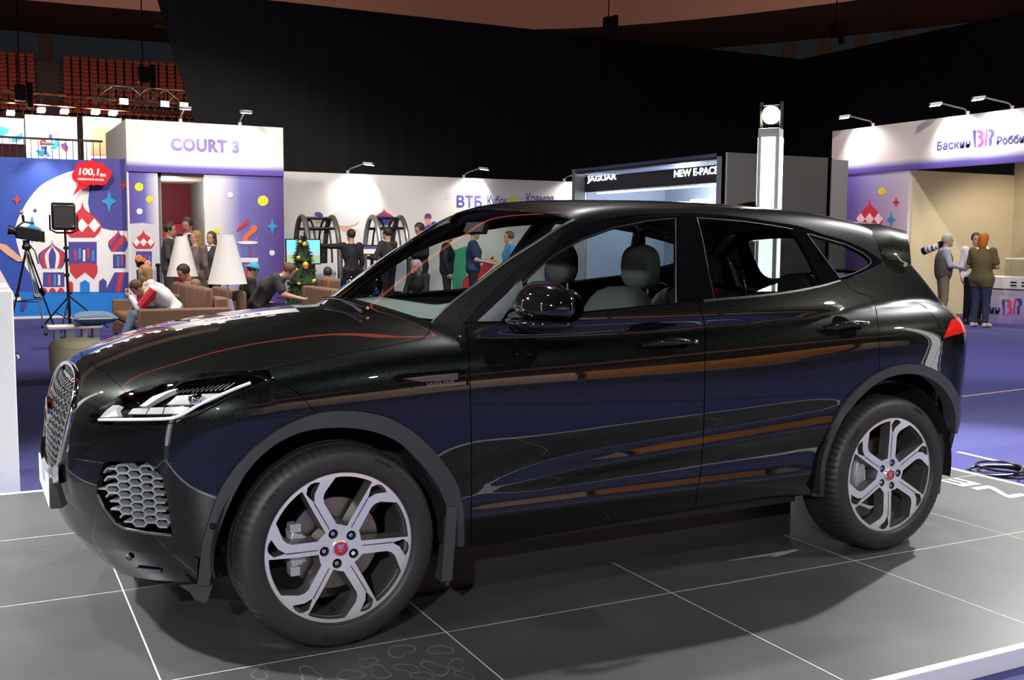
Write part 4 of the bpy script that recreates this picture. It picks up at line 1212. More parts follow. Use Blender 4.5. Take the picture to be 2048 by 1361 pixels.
def make_wheel(rot):
    """built at the origin, face towards -y"""
    w = empty('wheel')
    # tyre
    mb = MB(); n = 288
    prof = [(.262,.012),(.270,-.002),(.274,-.010),(.283,-.0145),(.300,-.0165),(.322,-.0160),(.338,-.0110),(.350,-.001),(.3575,.012),(.3615,.026),(.3630,.040),(.3640,.052),(.3565,.0525),(.3565,.062),(.3645,.0625),(.3648,.100),(.357,.1005),(.357,.112),(.3648,.1125),(.3648,.150),(.357,.1505),(.357,.160),(.3640,.1605),(.362,.190),(.352,.215),(.330,.232),(.290,.232),(.262,.215)]
    vs = []; fs = []
    for i, (r, h) in enumerate(prof):
        for k in range(n):
            rr = r
            if 8 <= i <= 11 and k % 4 == 0: rr = r - .005
            if 6 <= i <= 7 and k % 4 == 0: rr = r - .0018
            a = 2*math.pi*k/n; vs.append((rr*math.cos(a), h, rr*math.sin(a)))
    for i in range(len(prof)-1):
        for k in range(n): fs.append((i*n+k, (i+1)*n+k, (i+1)*n+(k+1) % n, i*n+(k+1) % n))
    ty = MB().add(vs, fs).build('tyre', 'rubber', w, smooth=True, sharp=38)
    tyre_text('P ZERO', .318, 140+rot*0, .026, ty, 0); tyre_text('PIRELLI', .318, 265, .024, ty, 0); tyre_text('245/45 R20', .330, 62, .014, ty, 0)
    # rim face
    wins = [pol(WIN, 60*k+rot) for k in range(6)]; slots = [pol(SLOT, 60*k+rot) for k in range(6)]
    lug = [circle2((.205*RW*math.cos(math.radians(115-72*k+rot)), .205*RW*math.sin(math.radians(115-72*k+rot))), .0175, 16) for k in range(5)]
    face = circle2((0, 0), RW*.985, 120)
    holes = wins + slots + lug
    v, t, lp = fill2d(face, holes, .012)
    r_ = np.linalg.norm(v, axis=1)/RW
    dish = .010*np.clip((.55-r_)/.55, 0, 1)**1.5 + .004*np.clip((r_-.9)/.1, 0, 1)
    P = np.stack([v[:, 0], dish, v[:, 1]], 1)
    mb = MB(); mb.add(P, [tuple(x) for x in t]); 
    f_o = mb.build('rim_face', 'machined', w, smooth=True, recalc=False)
    me = f_o.data
    if me.polygons[0].normal.y > 0:
        me.flip_normals()
    # painted flanks of the openings and the spoke backs
    mb = MB(); b0 = len(P)
    nm = np.array([0, 1.0, 0])
    fs = []; vs = list(P)
    for L in lp:
        m_ = len(L); c = v[L].mean(0); b = len(vs)
        isout = len(L) >= 100
        for i in L:
            d = v[i]-c; g = 1.0 if isout else .90
            q = v[i] if isout else c + d*g
            vs.append((q[0], P[i][1] + (.014 if isout else .052), q[1]))
        fs += [(L[i], L[(i+1) % m_], b+(i+1) % m_, b+i) for i in range(m_)]
    mb.add(vs, fs); fl = mb.build('spoke_flanks', 'rim_paint', w, smooth=True, sharp=30)
    for k in range(6):
        q = pol(GRV, 60*k+rot)
        MB().add([(x, -.0022+.010*max(0, (.55-math.hypot(x, z)/RW)/.55)**1.5, z) for x, z in q], [(0, 1, 2, 3)]).build('spoke_groove', 'dark_metal', w)
    mb = MB(); mb.lathe([(RW*.985,.004),(RW,.0),(RW*1.005,.006),(.268,.016),(.250,.024),(.245,.10),(.240,.20)], 96, axis='Y')
    mb.build('rim_barrel', 'rim_paint', w, smooth=True, sharp=40)
    # backing of the hub between spokes
    for k in range(5):
        c = (.205*RW*math.cos(math.radians(115-72*k+rot)), .205*RW*math.sin(math.radians(115-72*k+rot)))
        MB().lathe([(.0175,.009),(.0165,.035)], 16, (c[0], 0, c[1]), 'Y').build('nut_recess', 'inner_black', w, smooth=True)
        MB().lathe([(0,.010),(.008,.010),(.0105,.013),(.0105,.04)], 6, (c[0], 0, c[1]), 'Y').build('wheel_nut', 'chrome', w)
    cap = MB().lathe([(0,-.001),(.020,-.001),(.0225,.002)], 28, axis='Y').build('hub_cap', 'badge_red', w, smooth=True)
    MB().lathe([(.0215,.003),(.0225,-.003),(.0275,-.002),(.0290,.012)], 28, axis='Y').build('cap_ring', 'chrome', cap, smooth=True)
    mb = MB()       # growling cat's face on the cap
    half = [(0,.013),(.004,.012),(.009,.0145),(.012,.011),(.0105,.005),(.0085,-.001),(.006,-.007),(.0035,-.0125),(0,-.014)]
    head = half + [(-x, z) for x, z in half[::-1][1:-1]]
    eye = lambda s_: np.array([(s_*.0035,.003),(s_*.0075,.006),(s_*.007,.003)])
    mouth = np.array([(-.0035,-.004),(.0035,-.004),(.003,-.0095),(0,-.011),(-.003,-.0095)])
    plate(mb, np.array(head), [eye(1), eye(-1), mouth], lambda q: np.stack([q[:, 0], np.full(len(q), -.0025), q[:, 1]], 1), (0, 1, 0), .0018)
    mb.build('cap_emblem', 'chrome', cap)
    # brake
    MB().lathe([(.05,.075),(.165,.075),(.165,.10),(.05,.10)], 60, axis='Y').build('brake_disc', 'brake_disc', w, smooth=True, sharp=30)
    MB().lathe([(0,.052),(.075,.052),(.078,.075)], 40, axis='Y').build('disc_hub', 'dark_metal', w, smooth=True, sharp=30)
    mb = MB(); mb.tube([(-.24*RW*0-.150, .06, .058), (-.150, .06, .075)], .01, 8)
    mb = MB()
    vs = []; fs = []
    for a in np.linspace(158, 202, 9):
        for r, h in ((.118, .045), (.168, .045), (.178, .06), (.178, .12), (.118, .12)):
            vs.append((r*math.cos(math.radians(a)), h, r*math.sin(math.radians(a))))
    for i in range(8):
        for k in range(5): fs.append((i*5+k, i*5+(k+1) % 5, (i+1)*5+(k+1) % 5, (i+1)*5+k))
    fs += [tuple(range(5)), tuple(40+k for k in range(5))[::-1]]
    mb.add(vs, fs); mb.box(-.165, -.125, .05, .1, .060, .090); mb.box(-.165, -.130, .05, .1, -.095, -.062)
    mb.tube([(-.13, .045, .055), (-.115, .045, .02), (-.115, .045, -.02), (-.13, .045, -.055)], .004, 6)
    mb.build('brake_caliper', 'caliper', w, bevel=.004)
    MB().tube([(-.02, .05, -.238), (-.025, .03, -.222)], .005, 8).build('tyre_valve', 'chrome', w)
    return w
def wheel_at(src, x, s, parent):
    o = copy_tree(src)
    o.parent = parent; o.matrix_parent_inverse = wmat(parent).inverted()
    o.location = (x, s*(-.926), .364); o.rotation_euler = (0, 0, 0 if s > 0 else math.pi)
    return o
w0 = make_wheel(0.0); w1 = make_wheel(30.0)
wheel_at(w0, 0.012, 1, car); wheel_at(w1, 2.681, 1, car); wheel_at(w0, 0.0, -1, car); wheel_at(w1, 2.681, -1, car)
for w_ in (w0, w1):
    for ch in list(w_.children_recursive): bpy.data.objects.remove(ch, do_unlink=True)
    bpy.data.objects.remove(w_, do_unlink=True)
# ---- plinth the car is jacked on
pl = MB().box(.46, 2.47, -.50, .50, .0, .215).build('display_plinth', mat('plinth_black', (.022,.024,.024), .35))
tag(pl, 'low black box standing under the car between its wheels', 'plinth')

# ================================================================== EXHIBITION BOOTHS
def flat(name, c, rough=.55): return mat('print_'+name, c, rough)
flat('blue', (.030,.075,.40)); flat('violet', (.065,.060,.30)); flat('white', (.80,.78,.80)); flat('red', (.55,.035,.05)); flat('cyan', (.03,.30,.62))
flat('azure', (.012,.20,.66)); flat('yellow', (.75,.72,.04)); flat('skin', (.72,.40,.28)); flat('lilac', (.17,.13,.33)); flat('green', (.06,.38,.22)); flat('navy', (.02,.02,.12))
flat('pale', (.62,.60,.66)); flat('orange', (.75,.16,.06)); flat('pink', (.70,.06,.26))
mat('sign_red', (.75,.01,.02), .35); mat('sign_white', (.9,.9,.9), .4)
mat('booth_white', (.74,.72,.70), .55); mat('booth_grey', (.20,.20,.21), .6); mat('beige', (.56,.50,.36), .6)
mat('lamp_alu', (.45,.45,.47), .35, metal=.8); mat('lamp_glow', (1,1,1), .4, emit=(1,.97,.92), estr=14)
mat('warm_glow', (1,.95,.8), .4, emit=(1,.90,.62), estr=30); mat('lightbox', (1,1,1), .4, emit=(.97,.97,1), estr=2.6)
mat('dark_panel', (.030,.028,.030), .6); mat('dark_grey_panel', (.060,.056,.056), .6); mat('black_metal', (.006,.006,.007), .4); mat('truss_alu', (.40,.38,.34), .4, metal=.7); mat('truss_orange', (.50,.16,.06), .5)
mat('pink_led', (1,.1,.35), .4, emit=(1,.03,.22), estr=3.0); mat('led_white', (1,1,1), .4, emit=(.9,.95,1), estr=3.0)

class Board:
    """a wall with flat printed shapes; plane 'y' faces -y, plane 'x' faces -x; shapes come in picture coordinates"""
    def __init__(s, parent, plane, v): s.o, s.p, s.v, s.k = parent, plane, v, 0
    def pt(s, px, d=0.0): return on_y(px, s.v-d) if s.p == 'y' else on_x(px, s.v-d)
    def poly(s, name, px, m):
        s.k += 1; q = s.pt(px, .004); n = (0, -1, 0) if s.p == 'y' else (-1, 0, 0)
        a = q[:, [0, 2]] if s.p == 'y' else q[:, [1, 2]]
        v, t, lp = fill2d(a, [], 0)
        dd = s.v - .003 - .0004*s.k
        P = np.stack([v[:, 0], np.full(len(v), dd), v[:, 1]], 1) if s.p == 'y' else np.stack([np.full(len(v), dd), v[:, 0], v[:, 1]], 1)
        N = len(P); n = np.array(n, float)
        fs = [tuple(x) for x in t]
        L = lp[0]
        mb = MB(); mb.add(list(P)+list(P-n*(.0004*s.k+.002)), fs + [(L[i], L[(i+1) % len(L)], N+L[(i+1) % len(L)], N+L[i]) for i in range(len(L))])
        return mb.build(name, m, s.o)
    def star(s, cx, cy, rx, ry, m):
        pts = []
        for k in range(4):
            a0 = math.pi/2*k
            for t in np.linspace(0, 1, 6)[:-1]:
                a = a0+t*math.pi/2; r = 1-.62*math.sin(math.pi*t)**.8
                pts.append((cx+rx*r*math.cos(a), cy+ry*r*math.sin(a)))
        return s.poly('printed_star', pts, m)
    def disc(s, cx, cy, r, m, name='printed_disc', ry=None):
        return s.poly(name, [(cx+r*math.cos(a), cy+(ry or r)*math.sin(a)) for a in np.linspace(0, 2*math.pi, 25)[:-1]], m)
    def ball(s, cx, cy, r):
        s.disc(cx, cy, r, 'print_yellow', 'printed_tennis_ball')
        for sg in (-1, 1):
            arc = [(cx+sg*r*.25+ sg*r*.75*(1-math.cos(t))*.9 - sg*.0, cy+r*.9*math.sin(t)) for t in np.linspace(-1.0, 1.0, 9)]
            s.poly('printed_ball_seam', [(x, y) for x, y in arc]+[(x+.5, y) for x, y in arc[::-1]], 'print_navy')
    def onion(s, cx, ty, wy, hw, by, bw, m, k=1.0, name='printed_dome'):
        half = spline([(0, ty), (hw*.13, ty+(wy-ty)*.30), (hw*.62, ty+(wy-ty)*.62), (hw*.97, wy-(wy-ty)*.08), (hw*.93, wy+(by-wy)*.45), (bw, by)], 4)
        pts = [(cx+k*x, y) for x, y in half] + [(cx-k*x, y) for x, y in half[::-1][:-1]]
        return s.poly(name, pts, m)
    def rect(s, x0, y0, x1, y1, m, name='printed_bar'): return s.poly(name, [(x0, y0), (x1, y0), (x1, y1), (x0, y1)], m)
    def text(s, name, t, px, m, w_px, h_px, **k):
        c = s.pt([px], .006+.0004*s.k)[0]
        a, b = s.pt([(px[0]-w_px/2, px[1])])[0], s.pt([(px[0]+w_px/2, px[1])])[0]
        u, d = s.pt([(px[0], px[1]-h_px/2)])[0], s.pt([(px[0], px[1]+h_px/2)])[0]
        w = np.linalg.norm((b-a)[:2]); h = abs(u[2]-d[2])
        xd = (1, 0, 0) if s.p == 'y' else (0, -1, 0)
        return place_text(name, t, h, m, s.o, c, xd, (0, 0, 1), width=w, height=h, depth=.004, **k)

def arm_lamp(loc, d, label, watts=60, L=.45, cat_='lamp', glow='lamp_glow', tgt=None, drop=.9):
    """exhibition arm light clamped on a wall top, reaching out along d"""
    d = np.array([d[0], d[1], 0.0]); d /= np.linalg.norm(d); s_ = np.array([-d[1], d[0], 0])
    loc = np.array(loc, float)
    r = empty('arm_spotlight', loc, label, cat_, 'arm spotlights on the booth walls')
    MB().obox(loc+[0, 0, .037], d*.03, s_*.03, (0, 0, .035)).build('clamp', 'lamp_alu', r)
    e = loc + d*L + np.array([0, 0, .24])
    mb = MB(); mb.tube([loc+[0, 0, .05], loc+d*.06+[0, 0, .12], e], .016, 8); mb.build('arm', 'lamp_alu', r, smooth=True)
    t = d*.94 + np.array([0, 0, -.10]); t /= np.linalg.norm(t); up = np.cross(s_, t); up *= np.sign(up[2])
    h = MB().obox(e+t*.10, t*.12, s_*.10, up*.030).build('lamp_head', 'lamp_alu', r, bevel=.012)
    MB().obox(e+t*.11-up*.033, t*.095, s_*.085, up*.004).build('lamp_lens', glow, r)
    if watts:
        tg = loc + np.array([0, 0, -drop]) if tgt is None else np.array(tgt)
        sp = spot('booth_spot', tuple(e+t*.11-up*.06), tuple(tg), watts, 110, .08, (1, .95, .88), .8)
        sp.parent = r; sp.matrix_parent_inverse = wmat(r).inverted()
    return r

# ---------------------------------------------------------------- blue mural wall (left)
YB_ = 17.65
mural = MB().box(-6.0, 1.76, YB_, YB_+.08, ZC, 2.97).build('mural_wall', 'print_blue')
tag(mural, 'blue partition wall printed with onion domes behind the camera tripod', 'wall panel')
B = Board(mural, 'y', YB_)
B.poly('printed_field', [(182,317),(256,318),(257,470),(182,470)], 'print_violet')
B.poly('printed_moon', [tuple(p) for p in spline([(182,346),(160,340),(144,342),(115,353),(82,371),(58,398),(41,427),(32,450),(31,471),(35,492),(45,523),(62,552),(78,576),(86,584)], 3)] + [(257,584),(257,462),(240,462),(222,461),(205,457),(190,447),(180,430),(176,405),(179,375)], 'print_white')
B.rect(-640, 584, 258, 637, 'print_azure', 'printed_band')
B.onion(165, 404, 452, 38, 476, 24, 'print_red')
for cx in (139.5, 164, 188.6): B.poly('printed_diamond', [(cx, 437), (cx+12, 451), (cx, 465), (cx-12, 451)], 'print_white')
B.rect(137, 484, 193.5, 532, 'print_violet', 'printed_tower')
for a, b, y0, y1, m in ((148,153,499,521,'red'),(157,161.5,496,518,'cyan'),(166,170.5,500,523,'white'),(174,179,496,517,'red'),(184,188.5,501,522,'cyan')): B.rect(a, y0, b, y1, 'print_'+m)
B.poly('printed_scallop', [(139,530),(146,527),(152,530),(158,527),(166,526),(175,528),(182,527),(190,529),(195,532),(195,546),(188,559),(170,545),(152,559),(140,545)], 'print_red')
B.onion(104.5, 481, 512, 28.5, 537, 19, 'print_violet'); B.onion(104.5, 483, 512, 28.5, 537, 19, 'print_red', .84); B.onion(104.5, 485, 512, 28.5, 537, 19, 'print_white', .52); B.onion(104.5, 487, 512, 28.5, 537, 19, 'print_violet', .26)
B.rect(86, 545, 128.5, 574, 'print_violet', 'printed_tower')
for a, m in ((96.5,'red'),(107.5,'cyan'),(116,'white')): B.rect(a, 550, a+4.5, 571, 'print_'+m)
for cx in (88, 105, 122): B.poly('printed_scallop', [(cx-7, 585)]+[(cx+7*math.cos(t), 585-9*math.sin(t)) for t in np.linspace(math.pi, 0, 9)]+[(cx+7, 585)], 'print_red')
B.onion(236, 459, 487, 20, 503, 13, 'print_violet')
B.poly('printed_swirl', [(222,503),(226,492),(246,470),(251,474),(254,480),(238,494),(232,503)], 'print_red'); B.poly('printed_swirl', [(217,485),(234,466),(237,460),(239,466),(222,494)], 'print_red')
B.rect(226, 509, 251, 536, 'print_violet', 'printed_tower'); B.rect(234, 513, 238, 533, 'print_cyan'); B.rect(242, 512, 246, 531, 'print_red')
B.poly('printed_tent', [(213,577),(229,545),(257,545),(257,584),(198,584),(198,563),(206,557),(213,563)], 'print_violet'); B.poly('printed_stripe', [(238,546),(248,546),(240,584),(231,584)], 'print_red')
B.poly('printed_gate', [(160,586),(160,566),(170,560),(179,566),(179,586)], 'print_azure'); B.poly('printed_gate', [(134,585),(134,567),(140,562),(146,567),(146,585)], 'print_red')
B.star(34, 400, 9, 11, 'print_red'); B.star(70, 421, 5, 5.5, 'print_violet'); B.star(64, 459, 20, 27, 'print_cyan'); B.star(218, 403, 15.5, 23, 'print_cyan'); B.star(247, 371, 8, 11, 'print_red')
B.poly('printed_arm', [(0,487),(12,490),(27,502),(45,518),(48,522),(36,524),(14,510),(0,498)], 'print_skin')
B.poly('printed_leg', [(0,540),(28,590),(44,597),(43,604),(24,600),(0,568)], 'print_white'); B.poly('printed_shoe', [(42,596),(54,601),(53,611),(47,623),(40,621),(42,606)], 'print_violet')
MB().box(-6.0, 1.76, YB_-.012, YB_, ZC, ZC+.05).build('skirting', 'booth_white', mural)
# cut-out speech bubble sign in front of the mural
cl_ = [(143,343)]; cen = [(158,352,14),(165,338,15),(182,334,13),(198,338,13),(210,348,13),(203,357,14),(188,358,13),(172,359,13)]
def hull_bubble():
    out = []
    for a in np.linspace(0, 2*math.pi, 73)[:-1]:
        d = np.array([math.cos(a), math.sin(a)]); best = 0
        for cx, cy, r in cen:
            o = np.array([cx-182, cy-347]); t = o@d; h = r*r-(o@o-t*t)
            if h > 0: best = max(best, t+math.sqrt(h))
        out.append((182+best*d[0], 347+best*d[1]))
    return out
bub = on_y(hull_bubble(), YB_-.14)
bs = MB(); v, t, lp = fill2d(bub[:, [0, 2]], [], 0)
bsign = empty('speech_bubble_sign', (bub[:, 0].mean(), YB_-.14, bub[:, 2].min()), 'red cloud-shaped radio sign reading 100,1 FM on the blue mural', 'sign')
mb = MB(); mb.prism([(x, YB_-.15, z) for x, z in bub[:, [0, 2]]], (0, 1, 0), .05); mb.build('bubble', 'sign_red', bsign)
tail = on_y([(157,368),(177,372),(168,378),(164,376),(146,392),(153,377)], YB_-.15)
mb = MB(); mb.prism(tail, (0, 1, 0), .04); mb.build('bubble_tail', 'sign_red', bsign)
MB().box(bub[:, 0].mean()-.15, bub[:, 0].mean()+.15, YB_-.10, YB_, bub[:, 2].mean()-.1, bub[:, 2].mean()+.1).build('standoff', 'sign_red', bsign)
BS = Board(bsign, 'y', YB_-.152)
BS.text('frequency', '100,1', (178,345), 'sign_white', 42, 17, bold=.006, shear=.15); BS.text('frequency_unit', 'FM', (206,351), 'sign_white', 11, 7, bold=.004); BS.text('station_name', 'СЕРЕБРЯНЫЙ ДОЖДЬ', (182,359), 'sign_white', 53, 6, bold=.003)

# ---------------------------------------------------------------- COURT 3 portal
YP = 17.45
portal = empty('court_portal', (3.3, YP, ZC), 'white and violet entrance portal lettered COURT 3', 'portal')
c0 = on_y([(251,241),(251,346),(566,253),(566,350),(262,400),(317,400),(410,400)], YP)
xL, xR, zT = c0[0][0], c0[2][0], (c0[0][2]+c0[2][2])/2; zB = (c0[1][2]+c0[3][2])/2
mat_ramp('header_fade', [(0,(.10,.05,.30)),(.10,(.12,.10,.42)),(.22,(.74,.72,.72)),(1,(.80,.78,.76))], 'Z', zB, zT)
MB().box(xL, xR, YP, YP+.12, zB, zT).build('header', 'header_fade', portal)
MB().box(xL, xL+.10, YP+.12, YP+3.2, zB-.2, zT).build('header_return', 'booth_white', portal)
x1, x2 = c0[5][0], c0[6][0]
mat_ramp('panel_fade_l', [(0,(.10,.06,.32)),(.55,(.14,.13,.45)),(1,(.70,.68,.72))], 'X', xL, x1)
mat_ramp('panel_fade_r', [(0,(.74,.70,.68)),(.18,(.66,.63,.70)),(.45,(.16,.15,.46)),(1,(.09,.04,.22))], 'X', x2, xR)
MB().box(xL+.03, x1, YP+.03, YP+.13, ZC, zB).build('panel_narrow', 'panel_fade_l', portal)
MB().box(xL+.0, xL+.03, YP+.02, YP+.16, ZC, zB).build('edge_profile', 'booth_white', portal)
MB().box(x2, xR, YP+.03, YP+.13, ZC, zB).build('panel_wide', 'panel_fade_r', portal)
BP = Board(portal, 'y', YP)
BP.text('sign_lettering', 'COURT 3', (411,291), 'print_lilac', 137, 26, bold=.012, spacing=1.08)
BQ = Board(portal, 'y', YP+.03)
BQ.poly('printed_field', [(256,449),(258,448),(285,446),(316,451),(316,640),(258,640)], 'print_pale')
BQ.ball(278, 374, 8.5); BQ.ball(299, 399, 6.8); BQ.disc(279, 423, 6, 'print_white')
BQ.onion(287, 459, 486, 22, 498, 15, 'print_red')
for cx in (273, 287, 301.5): BQ.poly('printed_diamond', [(cx, 476.5), (cx+7, 484.5), (cx, 493), (cx-7, 484.5)], 'print_white')
BQ.rect(272, 503, 303.5, 534, 'print_violet', 'printed_tower'); BQ.rect(277, 510, 280, 528, 'print_cyan'); BQ.rect(290, 508, 293, 527, 'print_red'); BQ.rect(297, 512, 300, 528, 'print_cyan')
BQ.disc(460, 390, 5.5, 'print_white'); BQ.ball(526, 402, 10.5); BQ.disc(434, 461, 6, 'print_yellow', 'printed_tennis_ball'); BQ.star(544.5, 453, 11, 17, 'print_cyan'); BQ.disc(544, 506, 5.5, 'print_white')
BQ.poly('printed_flame', [tuple(p) for p in spline([(473,464),(476,455),(488,446),(494,437),(497,443),(492,452),(482,458)], 3)], 'print_red')
BQ.poly('printed_flame', [tuple(p) for p in spline([(484,482),(488,470),(500,460),(505,451),(514,453),(512,463),(500,472),(494,482)], 3)], 'print_orange'); BQ.poly('printed_flame', [(508,482),(516,476),(517,470),(514,482)], 'print_orange')
BQ.disc(495.5, 485.5, 21, 'print_white', 'printed_torch_rim', 3.3); BQ.rect(491, 494, 494, 512, 'print_cyan'); BQ.rect(498, 492, 501, 512, 'print_red'); BQ.rect(479, 516, 516, 525, 'print_white', 'printed_torch_ring'); BQ.poly('printed_torch_foot', [(493,525),(502,525),(506,560),(490,560)], 'print_red')
BQ.rect(552, 570, 568, 581, 'print_azure'); BQ.rect(552, 581, 568, 596, 'print_violet')
# passage behind the portal
MB().box(x1-.02, x1+.08, YP+.13, YP+3.0, ZC, zB).build('passage_wall', 'booth_grey', portal)
MB().box(x1, x2+.4, YP+.13, YP+3.2, zB-.06, zB).build('passage_ceiling', 'beige', portal)
MB().box(x1, x2+1.0, YP+3.1, YP+3.2, ZC, zB).build('passage_end', 'print_red', portal)
MB().box(x2+.3, x2+.4, YP+.13, YP+3.1, ZC, zB).build('passage_wall', 'booth_grey', portal)
MB().box(x1, x2+1.0, YP+3.05, YP+3.1, ZC+1.9, zB).build('passage_banner', mat('banner_dark', (.16,.006,.02), .7), portal)
l = bpy.data.lights.new('passage_light', 'POINT'); l.energy = 45; l.shadow_soft_size = .1; l.color = (1, .97, .85)
lo = bpy.data.objects.new('passage_light', l); COL.objects.link(lo); lo.location = ((x1+x2)/2, YP+1.4, zB-.35); lo.parent = portal; lo.matrix_parent_inverse = wmat(portal).inverted()
arm_lamp((c0[0][0]*.28+xR*.72, YP+.1, zT), (0, -1), 'arm light on top of the COURT 3 header near its right end', 85, drop=1.2)
arm_lamp((c0[0][0]*.66+xR*.34, YP+.1, zT), (0, -1), 'arm light on top of the COURT 3 header left of its middle', 85, drop=1.2)
arm_lamp((.35, YB_, 2.97), (0, -1), 'arm light above the red radio sign on the blue mural wall', 60, drop=1.2)

# ---------------------------------------------------------------- long white cup wall
YV = 19.3
vwall = MB().box(5.2, 16.0, YV, YV+.08, ZC, 3.0).build('cup_wall', 'booth_white')
tag(vwall, 'long white partition wall printed with the tennis cup title above the car windscreen', 'wall panel')
V = Board(vwall, 'y', YV)
V.text('sponsor_name', 'ВТБ', (939,403), 'print_violet', 50, 24, bold=.006)
V.text('cup_title', 'Кубок', (995,405), 'print_violet', 40, 27, bold=.003); V.text('cup_title', 'Кремля', (1080,400), 'print_violet', 54, 25, bold=.003)
V.disc(1026, 401, 9, 'print_yellow', 'printed_tennis_ball'); V.disc(1043, 402, 9, 'print_pale')
for k in range(3): V.poly('printed_wing', [(892-k*2, 386+k*6), (907-k*2, 386+k*6), (904-k*2, 389+k*6), (889-k*2, 389+k*6)], 'print_pale')
V.poly('printed_hair', [(629,426),(634,424),(641,425),(646,430),(645,435),(636,434),(630,431)], 'print_violet'); V.poly('printed_face', [(631,433),(645,435),(650,445),(632,446)], 'print_skin')
V.poly('printed_arm', [(676,446),(690,452),(716,460),(712,464),(690,462),(676,456)], 'print_skin')
V.onion(768, 417, 436, 20, 450, 14, 'print_red'); V.onion(766, 424, 438, 17, 450, 13, 'print_violet')
V.disc(856, 434, 7, 'print_violet'); V.rect(849, 434, 862, 438, 'print_red'); V.poly('printed_face', [(849,438),(862,438),(861,448),(852,450)], 'print_skin'); V.poly('printed_shirt', [(848,455),(858,449),(870,456),(872,470),(846,468)], 'print_violet'); V.poly('printed_arm', [(870,452),(874,462),(868,470),(862,462)], 'print_skin'); V.disc(868, 449, 6, 'print_violet')
V.disc(903, 441, 5, 'print_yellow', 'printed_tennis_ball'); V.disc(568, 437, 4, 'print_yellow', 'printed_tennis_ball')
V.disc(690, 437, 30, flat('ghost', (.66,.64,.66)), 'printed_ghost_dome', 16)
V.poly('printed_block', [(900,503),(934,492),(934,585),(906,585)], 'print_green'); V.poly('printed_stripe', [(925,588),(986,532),(987,512),(925,560)], 'print_red')
V.disc(1098, 540, 9, 'print_red', 'printed_disc', 20); V.disc(1097, 550, 8, 'print_violet', 'printed_disc', 16); V.disc(1111, 552, 6, 'print_azure', 'printed_disc', 10)
for px, i in ((697,0),(929,1),(1130,2)):
    p = on_y([(px, 352)], YV)[0]; arm_lamp((p[0], YV+.03, 3.0), (.8, -.6), ('arm light on the white cup wall above the simulators', 'arm light on the white cup wall above the bank lettering', 'arm light on the white cup wall beside the dark grey booth')[i], 190, L=.4, tgt=(p[0], YV-.02, 1.9))

# ---------------------------------------------------------------- dark booth of the car maker
XJ, YJ0, YJ1, XJ2, ZJ = 10.6, 10.2, 15.25, 13.05, 3.0
jb = empty('brand_booth', (11.8, 12.7, ZC), 'dark grey booth with illuminated car maker lettering behind the roof', 'booth')
MB().box(XJ, XJ2, YJ0, YJ0+.10, ZC, ZJ).build('side_wall', 'dark_grey_panel', jb)
MB().box(XJ, XJ+.02, YJ0-.02, YJ0+.24, ZC, ZJ).build('front_post', 'booth_grey', jb)
MB().box(XJ, XJ+.27, YJ1, YJ1+.12, ZC, ZJ).build('front_post', 'booth_grey', jb)
MB().box(XJ2-.02, XJ2+.38, YJ0-.02, YJ0+.1, ZC, ZJ-.03).build('end_panel', 'booth_grey', jb)
MB().box(XJ2-.1, XJ2, YJ0, YJ1, ZC, ZJ).build('back_wall', mat('booth_bluegrey', (.26,.31,.40), .6), jb)
MB().box(XJ, XJ2, YJ0+.1, YJ1, ZJ-.06, ZJ).build('booth_roof', mat('booth_roof', (.05,.06,.11), .25), jb)
MB().box(XJ+.3, XJ2, YJ1-.02, YJ1, ZC, ZJ-.06).build('inner_wall', 'booth_bluegrey', jb)
MB().box(XJ+.25, XJ+.35, YJ0+.1, YJ1, ZJ-.48, ZJ-.17).build('fascia', 'dark_panel', jb)
MB().box(XJ+.05, XJ+.25, YJ0+.12, YJ1, ZJ-.10, ZJ-.07).build('fascia_shelf', 'dark_panel', jb)
MB().box(XJ+.37, XJ+.42, YJ0+.3, YJ1-.3, ZJ-.53, ZJ-.50).build('light_strip', 'led_white', jb)
MB().box(XJ2-.14, XJ2-.10, YJ0+.5, YJ1-1.0, .6, ZJ-.62).build('backlit_panel', mat('backlit', (.9,.92,1), .4, emit=(.75,.82,1), estr=.9), jb)
BJ = Board(jb, 'x', XJ+.25)
for a in (0,):
    me1 = BJ.text('sign_lettering', 'JAGUAR', (1203,358), 'led_white', 58, 14, bold=.003)
    me2 = BJ.text('sign_lettering', 'NEW E-PACE', (1391,344), 'led_white', 88, 15, bold=.003)
l = bpy.data.objects.new('booth_light', bpy.data.lights.new('booth_light', 'POINT')); COL.objects.link(l); l.data.energy = 230; l.data.shadow_soft_size = .15; l.data.color = COOL; l.location = (XJ+1.2, 12.9, ZJ-.35); l.parent = jb; l.matrix_parent_inverse = wmat(jb).inverted()
pk = MB().box(15.0, 15.06, 12.75, 13.05, ZC, 2.75).build('pink_light_column', 'pink_led')
tag(pk, 'glowing pink light strip between the dark grey booth and the ice-cream booth', 'light')

